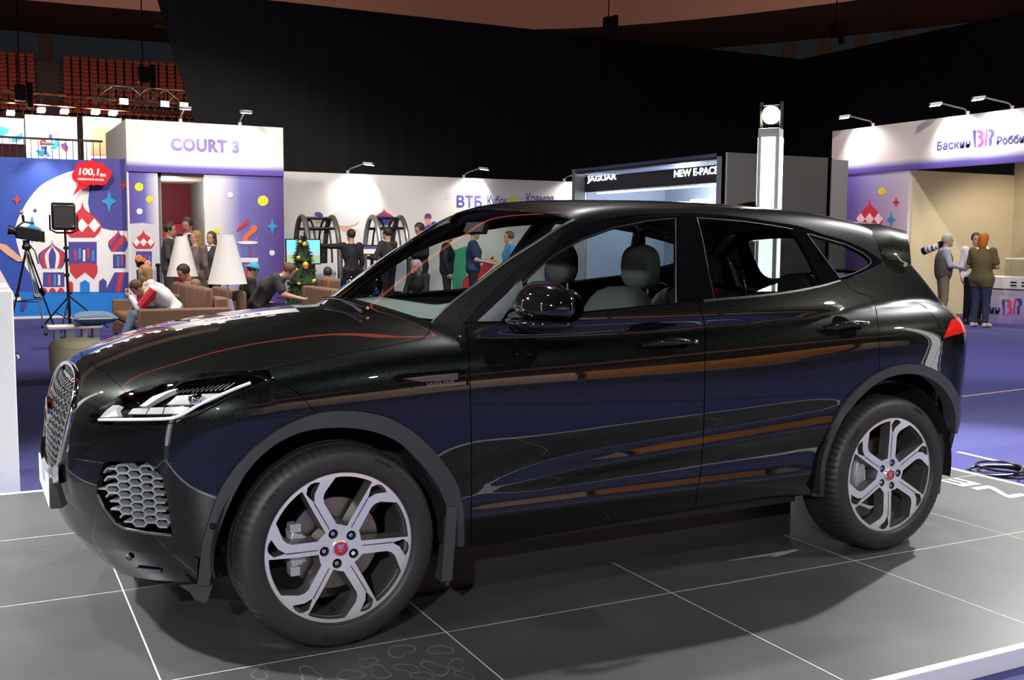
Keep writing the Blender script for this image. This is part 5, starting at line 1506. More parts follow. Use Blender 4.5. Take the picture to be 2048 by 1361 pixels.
# ---------------------------------------------------------------- ice-cream booth (right)
XB = 16.5
ib = empty('ice_cream_booth', (17.6, 10.5, ZC), 'white ice-cream booth with a violet-edged header and beige interior', 'booth')
e = on_x([(1665,263),(1665,356),(1817,345),(2048,215),(2048,318)], XB)
yL, yP, yR = e[0][1], e[2][1], 3.5
zT2, zB2 = (e[0][2]+e[3][2])/2, (e[1][2]+e[4][2])/2
mat_ramp('header_fade2', [(0,(.10,.05,.30)),(.10,(.12,.10,.42)),(.24,(.76,.72,.68)),(1,(.80,.77,.73))], 'Z', zB2, zT2)
MB().box(XB, XB+.12, yR, yL, zB2, zT2).build('header', 'header_fade2', ib)
mat_ramp('panel_fade3', [(0,(.62,.58,.64)),(.35,(.34,.33,.55)),(.7,(.12,.11,.42)),(1,(.12,.05,.26))], 'Y', yP, yL)
MB().box(XB+.02, XB+.12, yP, yL, ZC, zB2).build('printed_panel', 'panel_fade3', ib)
MB().box(XB+.12, XB+3.4, yP-.02, yP+.08, ZC, zB2).build('inner_wall', 'beige', ib)
MB().box(XB+3.3, XB+3.4, yR, yP, ZC, zB2+.4).build('back_wall', 'beige', ib)
MB().box(XB+.12, XB+3.4, yR, yP, zB2+.38, zB2+.44).build('booth_ceiling', 'beige', ib)
MB().box(XB+2.9, XB+3.3, 8.8, 8.9, ZC, zB2+.3).build('wall_return', 'beige', ib)
BB = Board(ib, 'x', XB)
BB.text('shop_lettering', 'Баскин', (1907,289), 'print_violet', 66, 17, bold=.002); BB.text('shop_lettering', 'Роббинс', (2032,278), 'print_violet', 78, 17, bold=.002)
def br_logo(bd, x, y, h, parent_):
    s = h/36.0
    bd.poly('logo_stroke', [(x-20*s, y-16*s), (x-13*s, y-17*s), (x-14*s, y+18*s), (x-16*s, y+18*s)], 'print_violet')
    bd.poly('logo_curve', [(x+a*s, y+b*s) for a, b in [(-12,-16),(-4,-17),(1,-13),(2,-7),(-1,-2),(3,4),(2,11),(-3,16),(-10,18),(-8,12),(-4,9),(-3,4),(-6,0),(-9,-1),(-8,-5),(-5,-8),(-5,-11),(-11,-11)]], 'print_pink')
    bd.poly('logo_stroke', [(x+7*s, y-19*s), (x+11*s, y-19*s), (x+8*s, y+14*s), (x+4*s, y+15*s)], 'print_pink')
    bd.poly('logo_curve', [(x+a*s, y+b*s) for a, b in [(12,-19),(20,-19),(24,-13),(23,-6),(18,0),(19,6),(17,14),(13,15),(13,5),(12,1),(16,-5),(17,-11),(12,-14)]], 'print_violet')
br_logo(BB, 1965, 277, 36, ib)
BP2 = Board(ib, 'x', XB+.02)
BP2.ball(1764, 383, 7.5); BP2.star(1792, 405, 7.5, 11, 'print_red'); BP2.star(1782, 440, 9.5, 18, 'print_cyan')
BP2.onion(1739, 397, 440, 26, 462, 18, 'print_red')
for cx in (1721.5, 1739, 1757): BP2.poly('printed_diamond', [(cx, 426), (cx+9, 438), (cx, 450), (cx-9, 438)], 'print_white')
for k, px in enumerate((1742, 1930, 2018)):
    p = on_x([(px, 250)], XB)[0]
    arm_lamp((XB+.06, p[1], zT2), (-.75, .65), ('arm light on the ice-cream header, farthest from its logo', 'arm light on the ice-cream header just left of its logo', 'arm light on the ice-cream header right of its logo')[k], 150, L=.5, drop=1.0)
l = spot('booth_spot', (XB+1.7, 9.0, zB2+.25), (XB+2.2, 9.4, 1.0), 260, 150, .15, (1,.88,.66)); l.parent = ib; l.matrix_parent_inverse = wmat(ib).inverted()
l = spot('booth_spot', (XB+1.7, 6.0, zB2+.25), (XB+2.2, 6.0, 1.0), 200, 150, .15, (1,.88,.66)); l.parent = ib; l.matrix_parent_inverse = wmat(ib).inverted()
# counter
ct = on_z([(1930,642)], ZC)[0]; XC = 16.62
ic = empty('ice_cream_counter', (XC+.4, 8.5, ZC), 'ice-cream counter with glass display top and printed front in the right-hand booth', 'counter')
mat_ramp('counter_front', [(0,(.30,.22,.50)),(1,(.62,.58,.66))], 'Z', ZC, .62)
yc = on_x([(1925,640)], XC)[0][1]
MB().box(XC, XC+.7, yR+.3, yc, ZC, .60).build('counter_body', 'counter_front', ic)
MB().box(XC-.02, XC+.72, yR+.3, yc, .60, .78).build('counter_band', 'booth_white', ic)
MB().box(XC-.01, XC, yR+.3, yc, .585, .60).build('counter_line', 'black_metal', ic)
MB().box(XC-.02, XC+.72, yR+.3, yc, .78, .82).build('counter_top', 'booth_white', ic)
mat_glass('case_glass', (.85,.88,.86), 1.45)
MB().box(XC+.02, XC+.035, yR+.4, yc-.9, .82, 1.16).build('display_glass', 'case_glass', ic)
MB().box(XC+.02, XC+.6, yR+.4, yc-.9, 1.16, 1.19).build('display_shelf', 'booth_white', ic)
MB().add([(XC+.1,yR+.5,1.19),(XC+.1,yc-1.0,1.19),(XC+.4,yc-1.0,1.42),(XC+.4,yR+.5,1.42)], [(0,1,2,3)]).build('sneeze_guard', 'case_glass', ic)
for k in range(9):
    y = yc-1.2-k*.24
    for z in (.66, .72): MB().box(XC-.03, XC-.02, y, y+.13, z, z+.022).build('counter_vent', 'black_metal', ic)
BC = Board(ic, 'x', XC)
BC.text('shop_lettering', 'Баскин', (1968,618), 'print_navy', 62, 17, bold=.004); br_logo(BC, 2022, 615, 34, ic)
po = MB().box(XC-.012, XC-.002, yc+.02, yc+.24, .95, 1.30).build('notice_sheet', 'print_white')
# standing notice with camera ban by the counter
bpy.data.objects.remove(po, do_unlink=True)
nq = on_x([(1922,500),(1940,500),(1940,545),(1922,545)], XB-.2)
nt0 = empty('notice_stand', (XB-.2, float(nq[:, 1].mean()), ZC), 'white notice sheet with a no-photography symbol beside the photographer', 'notice')
MB().box(XB-.205, XB-.195, float(nq[:, 1].min()), float(nq[:, 1].max()), float(nq[:, 2].min()), float(nq[:, 2].max())).build('notice_sheet', 'print_white', nt0)
MB().box(XB-.19, XB-.17, float(nq[:, 1].mean())-.015, float(nq[:, 1].mean())+.015, ZC, float(nq[:, 2].min())+.1).build('notice_post', 'black_metal', nt0)
BN = Board(nt0, 'x', XB-.206)
BN.disc(1930.5, 509, 6.6, 'print_red', 'prohibition_ring'); BN.disc(1930.5, 509, 5.4, 'print_white', 'prohibition_field'); BN.rect(1927, 506, 1934, 512, 'print_azure', 'camera_symbol'); BN.poly('prohibition_bar', [(1926.5,504.5),(1927.5,504),(1934.5,513),(1933.5,513.6)], 'print_red')
for k in range(4): BN.rect(1924, 520+k*5, 1937, 521.5+k*5, 'print_red', 'notice_text_line')

# ---------------------------------------------------------------- stand pillars with flood lamps (one at each platform corner)
def pillar(i, j, label):
    c = G(i, j); w = .082
    n = np.array([-.794 if i > 0 else .794, -.608 if j > 0 else .608]); t = np.array([-n[1], n[0]])
    n3, t3 = np.array([n[0], n[1], 0]), np.array([t[0], t[1], 0])
    r = empty('light_pillar', (c[0], c[1], ZC), label, 'pillar', 'light pillars at the platform corners')
    zc = (2.34+ZC)/2; c3 = np.array([c[0], c[1], zc])
    MB().obox(c3, n3*w, t3*w, (0, 0, zc-ZC)).build('pillar_body', mat('pillar_silver', (.24,.24,.25), .4), r, bevel=.004)
    for d, q in ((n3, t3), (-n3, t3), (t3, n3), (-t3, n3)):
        MB().obox(np.array([c[0], c[1], 1.22])+d*(w+.004), d*.004, q*w*.66, (0, 0, 1.05)).build('light_panel', 'lightbox', r)
    o = c + np.array([0, 0, 2.45]); h = n3 + np.array([0, 0, -.22]); h /= np.linalg.norm(h); sd = t3; up = np.cross(sd, h); up *= np.sign(up[2])
    for s_ in (-1, 1): MB().bar(c+t3*.078*s_+[0, 0, 2.34], c+t3*.078*s_+[0, 0, 2.55], .012, .03).build('lamp_bracket', 'black_metal', r)
    MB().obox(o-h*.02, h*.03, sd*.066, up*.075).build('flood_lamp', 'black_metal', r, bevel=.01)
    MB().lathe([(0,.0),(.064,.0),(.071,-.012)], 28).build('flood_lens', 'warm_glow', r, loc=tuple(o+h*.022), rot=Vector(h).to_track_quat('Z', 'Y').to_euler())
    l = bpy.data.lights.new('flood', 'SPOT'); l.energy = 60; l.spot_size = 2.4; l.spot_blend = .6; l.shadow_soft_size = .05; l.color = (1,.93,.75)
    lo = bpy.data.objects.new('flood', l); COL.objects.link(lo)
    lo.location = tuple(o+h*.06); lo.rotation_euler = Vector(h+np.array([0, 0, -.25])).to_track_quat('-Z', 'Y').to_euler()
    lo.parent = r; lo.matrix_parent_inverse = wmat(r).inverted()
pillar(I1+.10, J1+.12, 'silver light pillar with bright flood lamp behind the car roof')
pillar(I1+.10, J0-.12, 'light pillar at the near right platform corner'); pillar(I0-.10, J0-.12, 'light pillar at the near left platform corner'); pillar(I0-.10, J1+.12, 'light pillar at the far left platform corner')
# white desk at the left rear platform edge
dk = on_z([(40,990),(0,993)], ZC)
desk = empty('white_desk', (-1.6, 2.5, ZC), 'white lacquered counter desk at the left picture edge behind the platform', 'counter')
xd = on_y([(33,780)], 2.36)[0][0]
MB().box(xd-1.4, xd, 2.36, 2.9, ZC, 1.14).build('desk_body', 'white_lacquer', desk, bevel=.006)
MB().box(xd-1.42, xd-.02, 2.38, 2.92, 1.14, 1.165).build('desk_top', 'white_lacquer', desk, bevel=.004)
MB().tube([(xd, 2.42, .76), (xd+.02, 2.42, .76), (xd+.025, 2.42, .74)], .008, 8).build('desk_latch', 'chrome', desk, smooth=True)

# ---------------------------------------------------------------- partitions behind the viewer (the doors mirror them)
mat('warm_panel', (.62,.42,.33), .6); mat('orange_panel', (.65,.22,.05), .6)
for x0, x1_, m, lab in ((-4.0, 9.6, 'warm_panel', 'salmon partition wall mirrored in the front door'), (9.8, 13.2, 'orange_panel', 'orange partition wall mirrored beside the door gap'), (13.4, 18.0, 'warm_panel', 'salmon partition wall mirrored in the rear door')):
    o = MB().box(x0, x1_, -15.1, -15.0, ZC, 3.0).build('exhibition_partition', m)
    tag(o, lab, 'wall panel', 'partition walls behind the viewer')
    MB().box(x0, x1_, -15.0, -14.98, ZC, ZC+.08).build('skirting', 'booth_white', o)
    MB().box(x0, x1_, -15.12, -14.98, 3.0, 3.04).build('top_rail', 'lamp_alu', o)
spot('hall_spot', (5.5, -11.5, 7.0), (5.5, -15.0, 1.6), 4200, 95, .2, WARM)  # added unseen fill lamp that brightens the partitions for their reflection
spot('hall_spot', (12.5, -11.5, 7.0), (12.5, -15.0, 1.6), 4200, 95, .2, WARM)  # second fill lamp added to brighten the partitions

# ================================================================== PEOPLE (one continuous body each, clothes and hair on top)
def surface_nets(val, o, h):
    """val: grid of signed distances -> vertices, quads"""
    s = val < 0
    nx, ny, nz = val.shape
    c = np.zeros((nx-1, ny-1, nz-1), int)
    for i in (0, 1):
        for j in (0, 1):
            for k in (0, 1): c += s[i:nx-1+i, j:ny-1+j, k:nz-1+k]
    act = (c > 0) & (c < 8)
    idx = -np.ones(act.shape, int); idx[act] = np.arange(act.sum())
    I = np.argwhere(act); acc = np.zeros((len(I), 3)); cnt = np.zeros(len(I))
    cor = [(i, j, k) for i in (0, 1) for j in (0, 1) for k in (0, 1)]
    for a in range(8):
        for b in range(a+1, 8):
            d = np.array(cor[b])-np.array(cor[a])
            if abs(d).sum() != 1: continue
            va = val[I[:, 0]+cor[a][0], I[:, 1]+cor[a][1], I[:, 2]+cor[a][2]]; vb = val[I[:, 0]+cor[b][0], I[:, 1]+cor[b][1], I[:, 2]+cor[b][2]]
            m = (va < 0) != (vb < 0)
            t = np.where(m, va/(va-vb+1e-12), 0)
            acc += np.where(m[:, None], np.array(cor[a])+t[:, None]*d, 0); cnt += m
    V = (I + acc/cnt[:, None])*h + o
    F = []
    for ax in range(3):
        sl0 = [slice(None)]*3; sl1 = [slice(None)]*3; sl0[ax] = slice(0, -1); sl1[ax] = slice(1, None)
        e = s[tuple(sl0)] != s[tuple(sl1)]; fl = s[tuple(sl0)]
        u, w = [(1, 2), (2, 0), (0, 1)][ax]
        E = np.argwhere(e)
        ok = (E[:, u] > 0) & (E[:, w] > 0) & (E[:, u] < val.shape[u]-1) & (E[:, w] < val.shape[w]-1); E = E[ok]
        q = []
        for du, dw in ((-1, -1), (0, -1), (0, 0), (-1, 0)):
            P = E.copy(); P[:, u] += du; P[:, w] += dw; q.append(idx[P[:, 0], P[:, 1], P[:, 2]])
        q = np.stack(q, 1); f = fl[E[:, 0], E[:, 1], E[:, 2]]
        q = np.where(f[:, None], q, q[:, ::-1])
        F += [tuple(x) for x in q if (x >= 0).all()]
    return V, F
def cone(P, a, b, ra, rb):
    a, b = np.array(a, float), np.array(b, float); d = b-a; L = d@d+1e-9
    t = np.clip(((P-a)@d)/L, 0, 1)
    return np.linalg.norm(P-a-t[..., None]*d, axis=-1) - (ra+(rb-ra)*t)
def ell(P, c, r):
    q = (P-np.array(c))/np.array(r); k = np.linalg.norm(q, axis=-1)
    return (k-1)*min(r)
def sdf_mesh(fn, lo, hi, h):
    lo, hi = np.array(lo)-2*h, np.array(hi)+2*h; n = np.ceil((hi-lo)/h).astype(int)+1
    g = np.stack(np.meshgrid(*[lo[i]+h*np.arange(n[i]) for i in range(3)], indexing='ij'), -1)
    return surface_nets(fn(g), lo, h)
SKIN = {}
mat('skin_a', (.52,.29,.20), .55); mat('skin_b', (.42,.21,.14), .55)
mat('eye_dark', (.02,.015,.012), .3); mat('lips', (.35,.10,.09), .5); mat('shoe_dark', (.015,.014,.014), .5); mat('shoe_light', (.45,.42,.38), .6)
STAND = dict(pel=(0,0,.94), che=(.015,0,1.27), nek=(0,0,1.475), hed=(.025,0,1.63),
             shL=(0,.185,1.43), elL=(-.02,.24,1.13), haL=(.06,.23,.89), shR=(0,-.185,1.43), elR=(-.02,-.24,1.13), haR=(.06,-.23,.89),
             hiL=(0,.095,.92), knL=(.02,.10,.50), anL=(-.02,.11,.08), toL=(.14,.13,.03), hiR=(0,-.095,.92), knR=(.02,-.10,.50), anR=(-.02,-.11,.08), toR=(.14,-.13,.03))
SIT = dict(STAND, pel=(0,0,.52), che=(.06,0,.84), nek=(.11,0,1.03), hed=(.15,0,1.17), shL=(.09,.18,.99), elL=(.16,.24,.72), haL=(.36,.16,.62), shR=(.09,-.18,.99), elR=(.16,-.24,.72), haR=(.36,-.16,.62),
           hiL=(.02,.09,.50), knL=(.42,.12,.50), anL=(.44,.12,.09), toL=(.58,.13,.03), hiR=(.02,-.09,.50), knR=(.42,-.12,.50), anR=(.44,-.12,.09), toR=(.58,-.13,.03))
def person(label, pos, face, top, legs, hair, pose=STAND, H=1.75, skin='skin_a', sleeve='long', hair_len=0.0, shirt=None, h=.022, shoes='shoe_dark', coat=0.0, look=None, tilt=0.0, slim=1.0, cap=None, bun=False, hair_mat=True, group='visitors in the hall', extra=None, skirt=None, base=ZC):
    """face: heading in world xy; pose joints are (forward, left, up) for a 1.75 m figure; look: heading of the head"""
    k = H/1.75; f = np.array([face[0], face[1], 0.0]); f /= np.linalg.norm(f); l = np.array([-f[1], f[0], 0]); up = np.array([0, 0, 1.0])
    o = np.array([pos[0], pos[1], base])
    W_ = lambda q: o + k*(q[0]*f + q[1]*l + q[2]*up)
    J_ = {n: W_(q) for n, q in pose.items()}
    lk = f if look is None else np.array([look[0], look[1], 0.0])/np.linalg.norm(look[:2])
    hf_ = lk*math.cos(tilt) - up*math.sin(tilt); hs_ = np.array([-lk[1], lk[0], 0]); hu = np.cross(hf_, hs_)
    hc = J_['hed']
    def HL(a, b, c): return hc + k*(a*hf_ + b*hs_ + c*hu)
    R3 = np.stack([hf_, hs_, hu])
    def headspace(P): return ((P-hc)@R3.T)/k
    s_ = slim
    def torso(P, g=0.0):
        Q = np.stack([(P-J_['pel'])@f, (P-J_['pel'])@l, (P-J_['pel'])@up], -1)
        d = smin(cone(P, J_['pel'], J_['che'], k*.125*s_+g, k*.135*s_+g), cone(P, J_['che'], J_['nek']-up*.06*k, k*.135*s_+g, k*.085+g), .05)
        for sd in 'LR':
            d = smin(d, cone(P, J_['che']+ (J_['sh'+sd]-J_['nek'])*.55 - up*.02, J_['sh'+sd], k*.085+g, k*.062+g), .05)
            d = smin(d, cone(P, J_['pel'], J_['hi'+sd], k*.11*s_+g, k*.10*s_+g), .05)
        return d
    def arm(P, sd, g=0.0, upto=1.0):
        e = J_['el'+sd]; hnd = J_['ha'+sd]; w = e+(hnd-e)*upto
        return smin(cone(P, J_['sh'+sd], e, k*.052+g, k*.042+g), cone(P, e, w, k*.042+g, k*(.042-.014*upto)+g), .02)
    def leg(P, sd, g=0.0, upto=1.0):
        kn = J_['kn'+sd]; an = kn+(J_['an'+sd]-kn)*upto
        return smin(cone(P, J_['hi'+sd], kn, k*.088*s_+g, k*.058+g), cone(P, kn, an, k*.058+g, k*.042+g), .03)
    def head(P):
        q = headspace(P)
        d = smin(ell(q, (.0,0,.035), (.098,.078,.098)), ell(q, (.018,0,-.045), (.076,.060,.075)), .04)
        d = smin(d, ell(q, (.098,0,-.018), (.020,.014,.026)), .012)          # nose
        d = smin(d, ell(q, (.075,0,-.095), (.024,.026,.020)), .02)           # chin
        for b in (-1, 1): d = smin(d, ell(q, (-.008,b*.080,-.012), (.018,.010,.030)), .008)
        for b in (-1, 1): d = smax(d, -ell(q, (.098,b*.032,.012), (.016,.017,.011)), .012)
        return d*k
    def body(P):
        d = torso(P)
        d = smin(d, cone(P, J_['nek']-up*.04*k, hc-hf_*.02*k-hu*.05*k, k*.058, k*.052), .03)
        d = smin(d, head(P), .02)
        for sd in 'LR':
            d = smin(d, arm(P, sd), .02); d = smin(d, leg(P, sd), .03)
            hd = J_['ha'+sd]; dr_ = hd-J_['el'+sd]; dr_ = dr_/np.linalg.norm(dr_)
            d = smin(d, cone(P, hd-dr_*.01, hd+dr_*k*.055, k*.027, k*.034), .015)  # palm
            d = smin(d, cone(P, J_['an'+sd], J_['to'+sd], k*.040, k*.034), .02)
        return d
    A = np.array(list(J_.values())+[HL(0, 0, .14), HL(.12, 0, 0), HL(-.12, 0, 0)])
    lo, hi = A.min(0)-.16, A.max(0)+.16
    root = empty('person', (pos[0], pos[1], base), label, 'person', group)
    V, F = sdf_mesh(body, lo, hi, h)
    mb = MB(); mb.add(V, F)
    for sd in 'LR':                                                   # fingers
        hd = J_['ha'+sd]; dr_ = hd-J_['el'+sd]; dr_ /= np.linalg.norm(dr_)
        sid = np.cross(dr_, up) if abs(dr_[2]) < .8 else f.copy(); sid = sid-dr_*(sid@dr_); sid /= np.linalg.norm(sid); nm = np.cross(dr_, sid)
        for q, ln in ((-.027,.058),(-.009,.072),(.009,.068),(.026,.054)):
            b0 = hd+dr_*k*.075+sid*k*q; b1 = b0+dr_*k*ln*.55-nm*k*.008; b2 = b0+dr_*k*ln*.9-nm*k*.035
            mb.tube([b0-dr_*.02, b1, b2], [k*.0095, k*.0088, k*.007], 6)
        b0 = hd+dr_*k*.02-sid*k*.03; mb.tube([b0, b0-sid*k*.028+dr_*k*.03, b0-sid*k*.03+dr_*k*.062-nm*.01], [k*.012, k*.0105, k*.008], 6)
    bo = mb.build('body', skin, root, smooth=True, sharp=None, recalc=False)
    for b in (-1, 1):
        MB().ball(HL(.088, b*.031, .012), .011*k, 8, 6, (1, 1, .7)).build('eye', 'eye_dark', bo, smooth=True)
    mb = MB(); mb.tube([HL(.088, -.024, -.066), HL(.096, 0, -.064), HL(.088, .024, -.066)], .006*k, 6); mb.build('mouth', 'lips', bo, smooth=True)
    # clothes
    def top_fn(P):
        d = torso(P, .016)
        zl = J_['pel']-up*k*(.03+coat)
        ax = (J_['che']-J_['pel']); ax /= np.linalg.norm(ax)
        if coat:
            for sd in 'LR': d = smin(d, cone(P, J_['hi'+sd], J_['hi'+sd]+(J_['kn'+sd]-J_['hi'+sd])*min(1, coat*2.3), k*.115+.01, k*.11+.01), .05)
        d = smax(d, -((P-zl)@(ax if not coat else up)), .01)
        up_to = 1.0 if sleeve == 'long' else 0.0
        for sd in 'LR':
            if sleeve == 'long': d = smin(d, arm(P, sd, .013, .96), .025)
            elif sleeve == 'short': d = smin(d, cone(P, J_['sh'+sd], J_['sh'+sd]+(J_['el'+sd]-J_['sh'+sd])*.72, k*.052+.018, k*.046+.02), .025)
        cut = cone(P, J_['nek'], hc, k*.060, k*.07)
        return smax(d, -cut, .01)
    def leg_fn(P):
        d = smin(torso(P, .006), cone(P, J_['pel'], J_['pel']-up*.001, k*.13*s_, k*.13*s_), .03)
        ax = (J_['che']-J_['pel']); ax /= np.linalg.norm(ax)
        d = smax(d, ((P-J_['pel']-ax*.06*k)@ax), .01)
        for sd in 'LR': d = smin(d, leg(P, sd, .014, .94), .03)
        return d
    V, F = sdf_mesh(top_fn, lo, hi, h); MB().add(V, F).build('jacket' if sleeve == 'long' else 'shirt', top, root, smooth=True, sharp=None, recalc=False)
    V, F = sdf_mesh(leg_fn, lo, [hi[0], hi[1], J_['pel'][2]+.2*k], h); MB().add(V, F).build('trousers', legs, root, smooth=True, sharp=None, recalc=False)
    for sd in 'LR':
        def shoe(P): return smax(smin(cone(P, J_['an'+sd]-up*.02, J_['to'+sd], k*.052, k*.046), cone(P, J_['an'+sd]-up*.02, J_['an'+sd]-up*.03-f*.03, k*.05, k*.05), .02), -(P[..., 2]-base-.004), .004)
        a, b = J_['an'+sd], J_['to'+sd]
        V, F = sdf_mesh(shoe, np.minimum(a, b)-.1, np.maximum(a, b)+.1, h*.8); MB().add(V, F).build('shoe', shoes, root, smooth=True, sharp=None, recalc=False)
    if shirt:
        mb = MB(); n0 = J_['nek']; mb.add([n0+f*.085*k+l*.05*k, n0+f*.085*k-l*.05*k, J_['che']+f*.158*k*s_+up*.02], [(0, 1, 2)]); mb.build('shirt_front', shirt, root)
        mb = MB(); mb.tube([J_['nek']+k*.068*(math.cos(a)*f+math.sin(a)*l)+up*.015 for a in np.linspace(0, 2*math.pi, 13)[:-1]], .014*k, 6, closed=True); mb.build('collar', shirt, root, smooth=True)
    # hair
    if hair_mat:
        def hair_fn(P):
            q = headspace(P)
            d = ell(q, (-.012,0,.045), (.108,.090,.105))
            if bun: d = smin(d, ell(q, (-.12,0,.07), (.04,.04,.04)), .02)
            if hair_len: d = smin(d, smax(ell(q, (-.055,0,.02-hair_len*.5), (.065,.092,.09+hair_len*.55)), (q[..., 0]-.02), .02), .03)
            face_cut = smax((.030-q[..., 0]), q[..., 2]-.078, .02)
            d = smax(d, -smax(.035-q[..., 0]+0*d, q[..., 2]-.080, .015) if False else np.minimum(q[..., 0]-.045, .082-q[..., 2])*1.0, .015)
            if not hair_len: d = smax(d, (-.035-.25*(q[..., 0]+.05))-q[..., 2], .015)
            return d*k
        r_ = .17*k+hair_len*k
        V, F = sdf_mesh(hair_fn, hc-r_-.03, hc+.17*k+.03, h*.8)
        if len(V): MB().add(V, F).build('hair', hair, root, smooth=True, sharp=None, recalc=False)
    if cap:
        def cap_fn(P):
            q = headspace(P); d = smax(ell(q, (-.008,0,.045), (.114,.096,.108)), .04-q[..., 2], .01)
            return smin(d, smax(ell(q, (-.11,0,.035), (.10,.075,.016)), q[..., 0]+.03, .01), .01)*k
        V, F = sdf_mesh(cap_fn, hc-.26*k, hc+.2*k, h*.8); MB().add(V, F).build('cap', cap, root, smooth=True, sharp=None, recalc=False)
    if extra: extra(root, J_, HL, W_, k, f, l)
    return root
def cloth(n, c, r=.8): return mat('cloth_'+n, c, r)
cloth('suit', (.045,.038,.035)); cloth('black', (.010,.010,.012)); cloth('coat', (.14,.10,.09)); cloth('darkjacket', (.030,.026,.026)); cloth('jeans', (.13,.20,.30)); cloth('darkjeans', (.02,.03,.075)); cloth('white', (.68,.66,.70)); cloth('red', (.50,.02,.04)); cloth('blue', (.05,.22,.45)); cloth('cyan', (.04,.34,.62)); cloth('tee', (.045,.040,.040)); cloth('olive', (.115,.095,.030)); cloth('vest', (.09,.08,.065)); cloth('lightblue', (.42,.45,.55)); cloth('khaki', (.22,.17,.11)); cloth('brown', (.24,.15,.10)); cloth('navy', (.015,.03,.10))
mat('hair_dark', (.022,.014,.010), .6); mat('hair_brown', (.09,.04,.02), .6); mat('hair_blond', (.33,.17,.06), .6); mat('hair_red', (.50,.14,.015), .6); mat('hair_grey', (.42,.40,.37), .6); mat('lens_white', (.7,.7,.7), .4)
RIGHT = (.887, -.462); LEFT = (-.887, .462); AWAY = (.462, .887); TOCAM = (-.462, -.887)
def gp_y(px, Y, py=500): q = on_y([(px, py)], Y)[0]; return (q[0], Y)
def mod(b, **k): return dict(b, **k)
FOLD = dict(elL=(.02,.25,1.15), haL=(.22,.02,1.13), elR=(.02,-.25,1.15), haR=(.22,-.02,1.08))
person('man in dark grey suit and white shirt standing left inside the portal', gp_y(338, 15.6), (.95,-.3), 'cloth_suit', 'cloth_suit', 'hair_dark', mod(STAND, **FOLD), 1.81, 'skin_b', shirt='cloth_white')
person('tall man with moustache in black suit standing in the portal', gp_y(378, 16.5), (-.75,-.66), 'cloth_black', 'cloth_black', 'hair_dark', mod(STAND, **FOLD), 1.92, 'skin_b', shirt='cloth_white', tilt=.25, extra=lambda r, J_, HL, W_, k, f, l: MB().tube([HL(.093,-.028,-.047), HL(.104,0,-.040), HL(.093,.028,-.047)], .010, 6).build('moustache', 'hair_dark', r, smooth=True))
person('woman with long fair hair in brown-grey coat beside the left lampshade', gp_y(390, 14.6), (.75,.66), 'cloth_coat', 'cloth_darkjacket', 'hair_blond', STAND, 1.66, hair_len=.22, coat=.3, look=(-.95,-.2))
person('woman with red-brown hair in dark jacket behind the right lampshade', gp_y(424, 15.8), (-.75,-.66), 'cloth_darkjacket', 'cloth_black', 'hair_brown', mod(STAND, haL=(.24,.10,1.0), haR=(.24,-.10,1.0)), 1.66, hair_len=.14, shirt='cloth_white')
# group on the left sofa
def fwd_sit(**k): return mod(SIT, **k)
BOY = fwd_sit(pel=(0,0,.58), che=(.20,0,.80), nek=(.38,0,.93), hed=(.54,0,.93), shL=(.32,.17,.90), shR=(.32,-.17,.90), elL=(.55,.17,.62), elR=(.55,-.17,.62), haL=(.66,.07,.80), haR=(.66,-.07,.80), hiL=(.02,.1,.55), hiR=(.02,-.1,.55), knL=(.60,.14,.53), knR=(.60,-.14,.53), anL=(.78,.13,.10), anR=(.78,-.13,.10), toL=(.93,.14,.03), toR=(.93,-.14,.03))
def boy_extra(r, J_, HL, W_, k, f, l):
    for s in (1, -1):
        a, b = (J_['shL'], J_['elL']) if s > 0 else (J_['shR'], J_['elR'])
        MB().tube([a, a+(b-a)*.5, a+(b-a)*.9], [.077, .073, .066], 10).build('sleeve_panel', 'cloth_red', r, smooth=True)
person('boy in white and red jacket and jeans bent forward on the sofa', gp_y(347, 11.0), (-1,.05), 'cloth_white', 'cloth_jeans', 'hair_brown', BOY, 1.58, tilt=.9, extra=boy_extra)
def glasses(r, J_, HL, W_, k, f, l):
    mb = MB()
    for s in (1, -1): mb.tube([HL(.108, s*.032+.022*math.cos(a), .012+.018*math.sin(a)) for a in np.linspace(0, 2*math.pi, 11)[:-1]], .003, 5, closed=True); mb.tube([HL(.10, s*.055, .014), HL(0, s*.085, .012)], .003, 5)
    mb.build('glasses', 'black_metal', r)
person('woman with reddish hair and glasses looking left behind the bent boy', gp_y(325, 11.75), (-1,.1), 'cloth_white', 'cloth_darkjeans', 'hair_hazel' if False else 'hair_blond', fwd_sit(pel=(0,0,.52), che=(.10,0,.80), nek=(.22,0,.97), hed=(.28,0,1.10), shL=(.20,.17,.94), shR=(.20,-.17,.94)), 1.62, hair_len=.14, extra=glasses)
person('young man in brown jacket and red top reading low on the left sofa', gp_y(388, 12.5), (-1,-.2), 'cloth_brown', 'cloth_darkjeans', 'hair_dark', fwd_sit(pel=(0,0,.46), che=(.03,0,.74), nek=(.10,0,.90), hed=(.17,0,1.02), shL=(.06,.18,.86), shR=(.06,-.18,.86), elL=(.10,.26,.62), elR=(.10,-.26,.62), haL=(.32,.06,.66), haR=(.32,-.06,.66)), 1.72, 'skin_b', tilt=.5, shirt='cloth_red')
person('boy in bright blue cap sitting on the right-hand sofa', gp_y(488, 12.3), (1,-.3), 'cloth_black', 'cloth_black', 'hair_dark', SIT, 1.55, cap='cloth_cyan', tilt=.4)
LEAN = fwd_sit(pel=(0,0,.56), che=(.18,0,.86), nek=(.36,0,1.02), hed=(.50,0,1.08), shL=(.30,.18,1.0), shR=(.30,-.18,1.0), elL=(.42,.2,.72), elR=(.42,-.2,.72), haL=(.66,.08,.66), haR=(.66,-.08,.66))
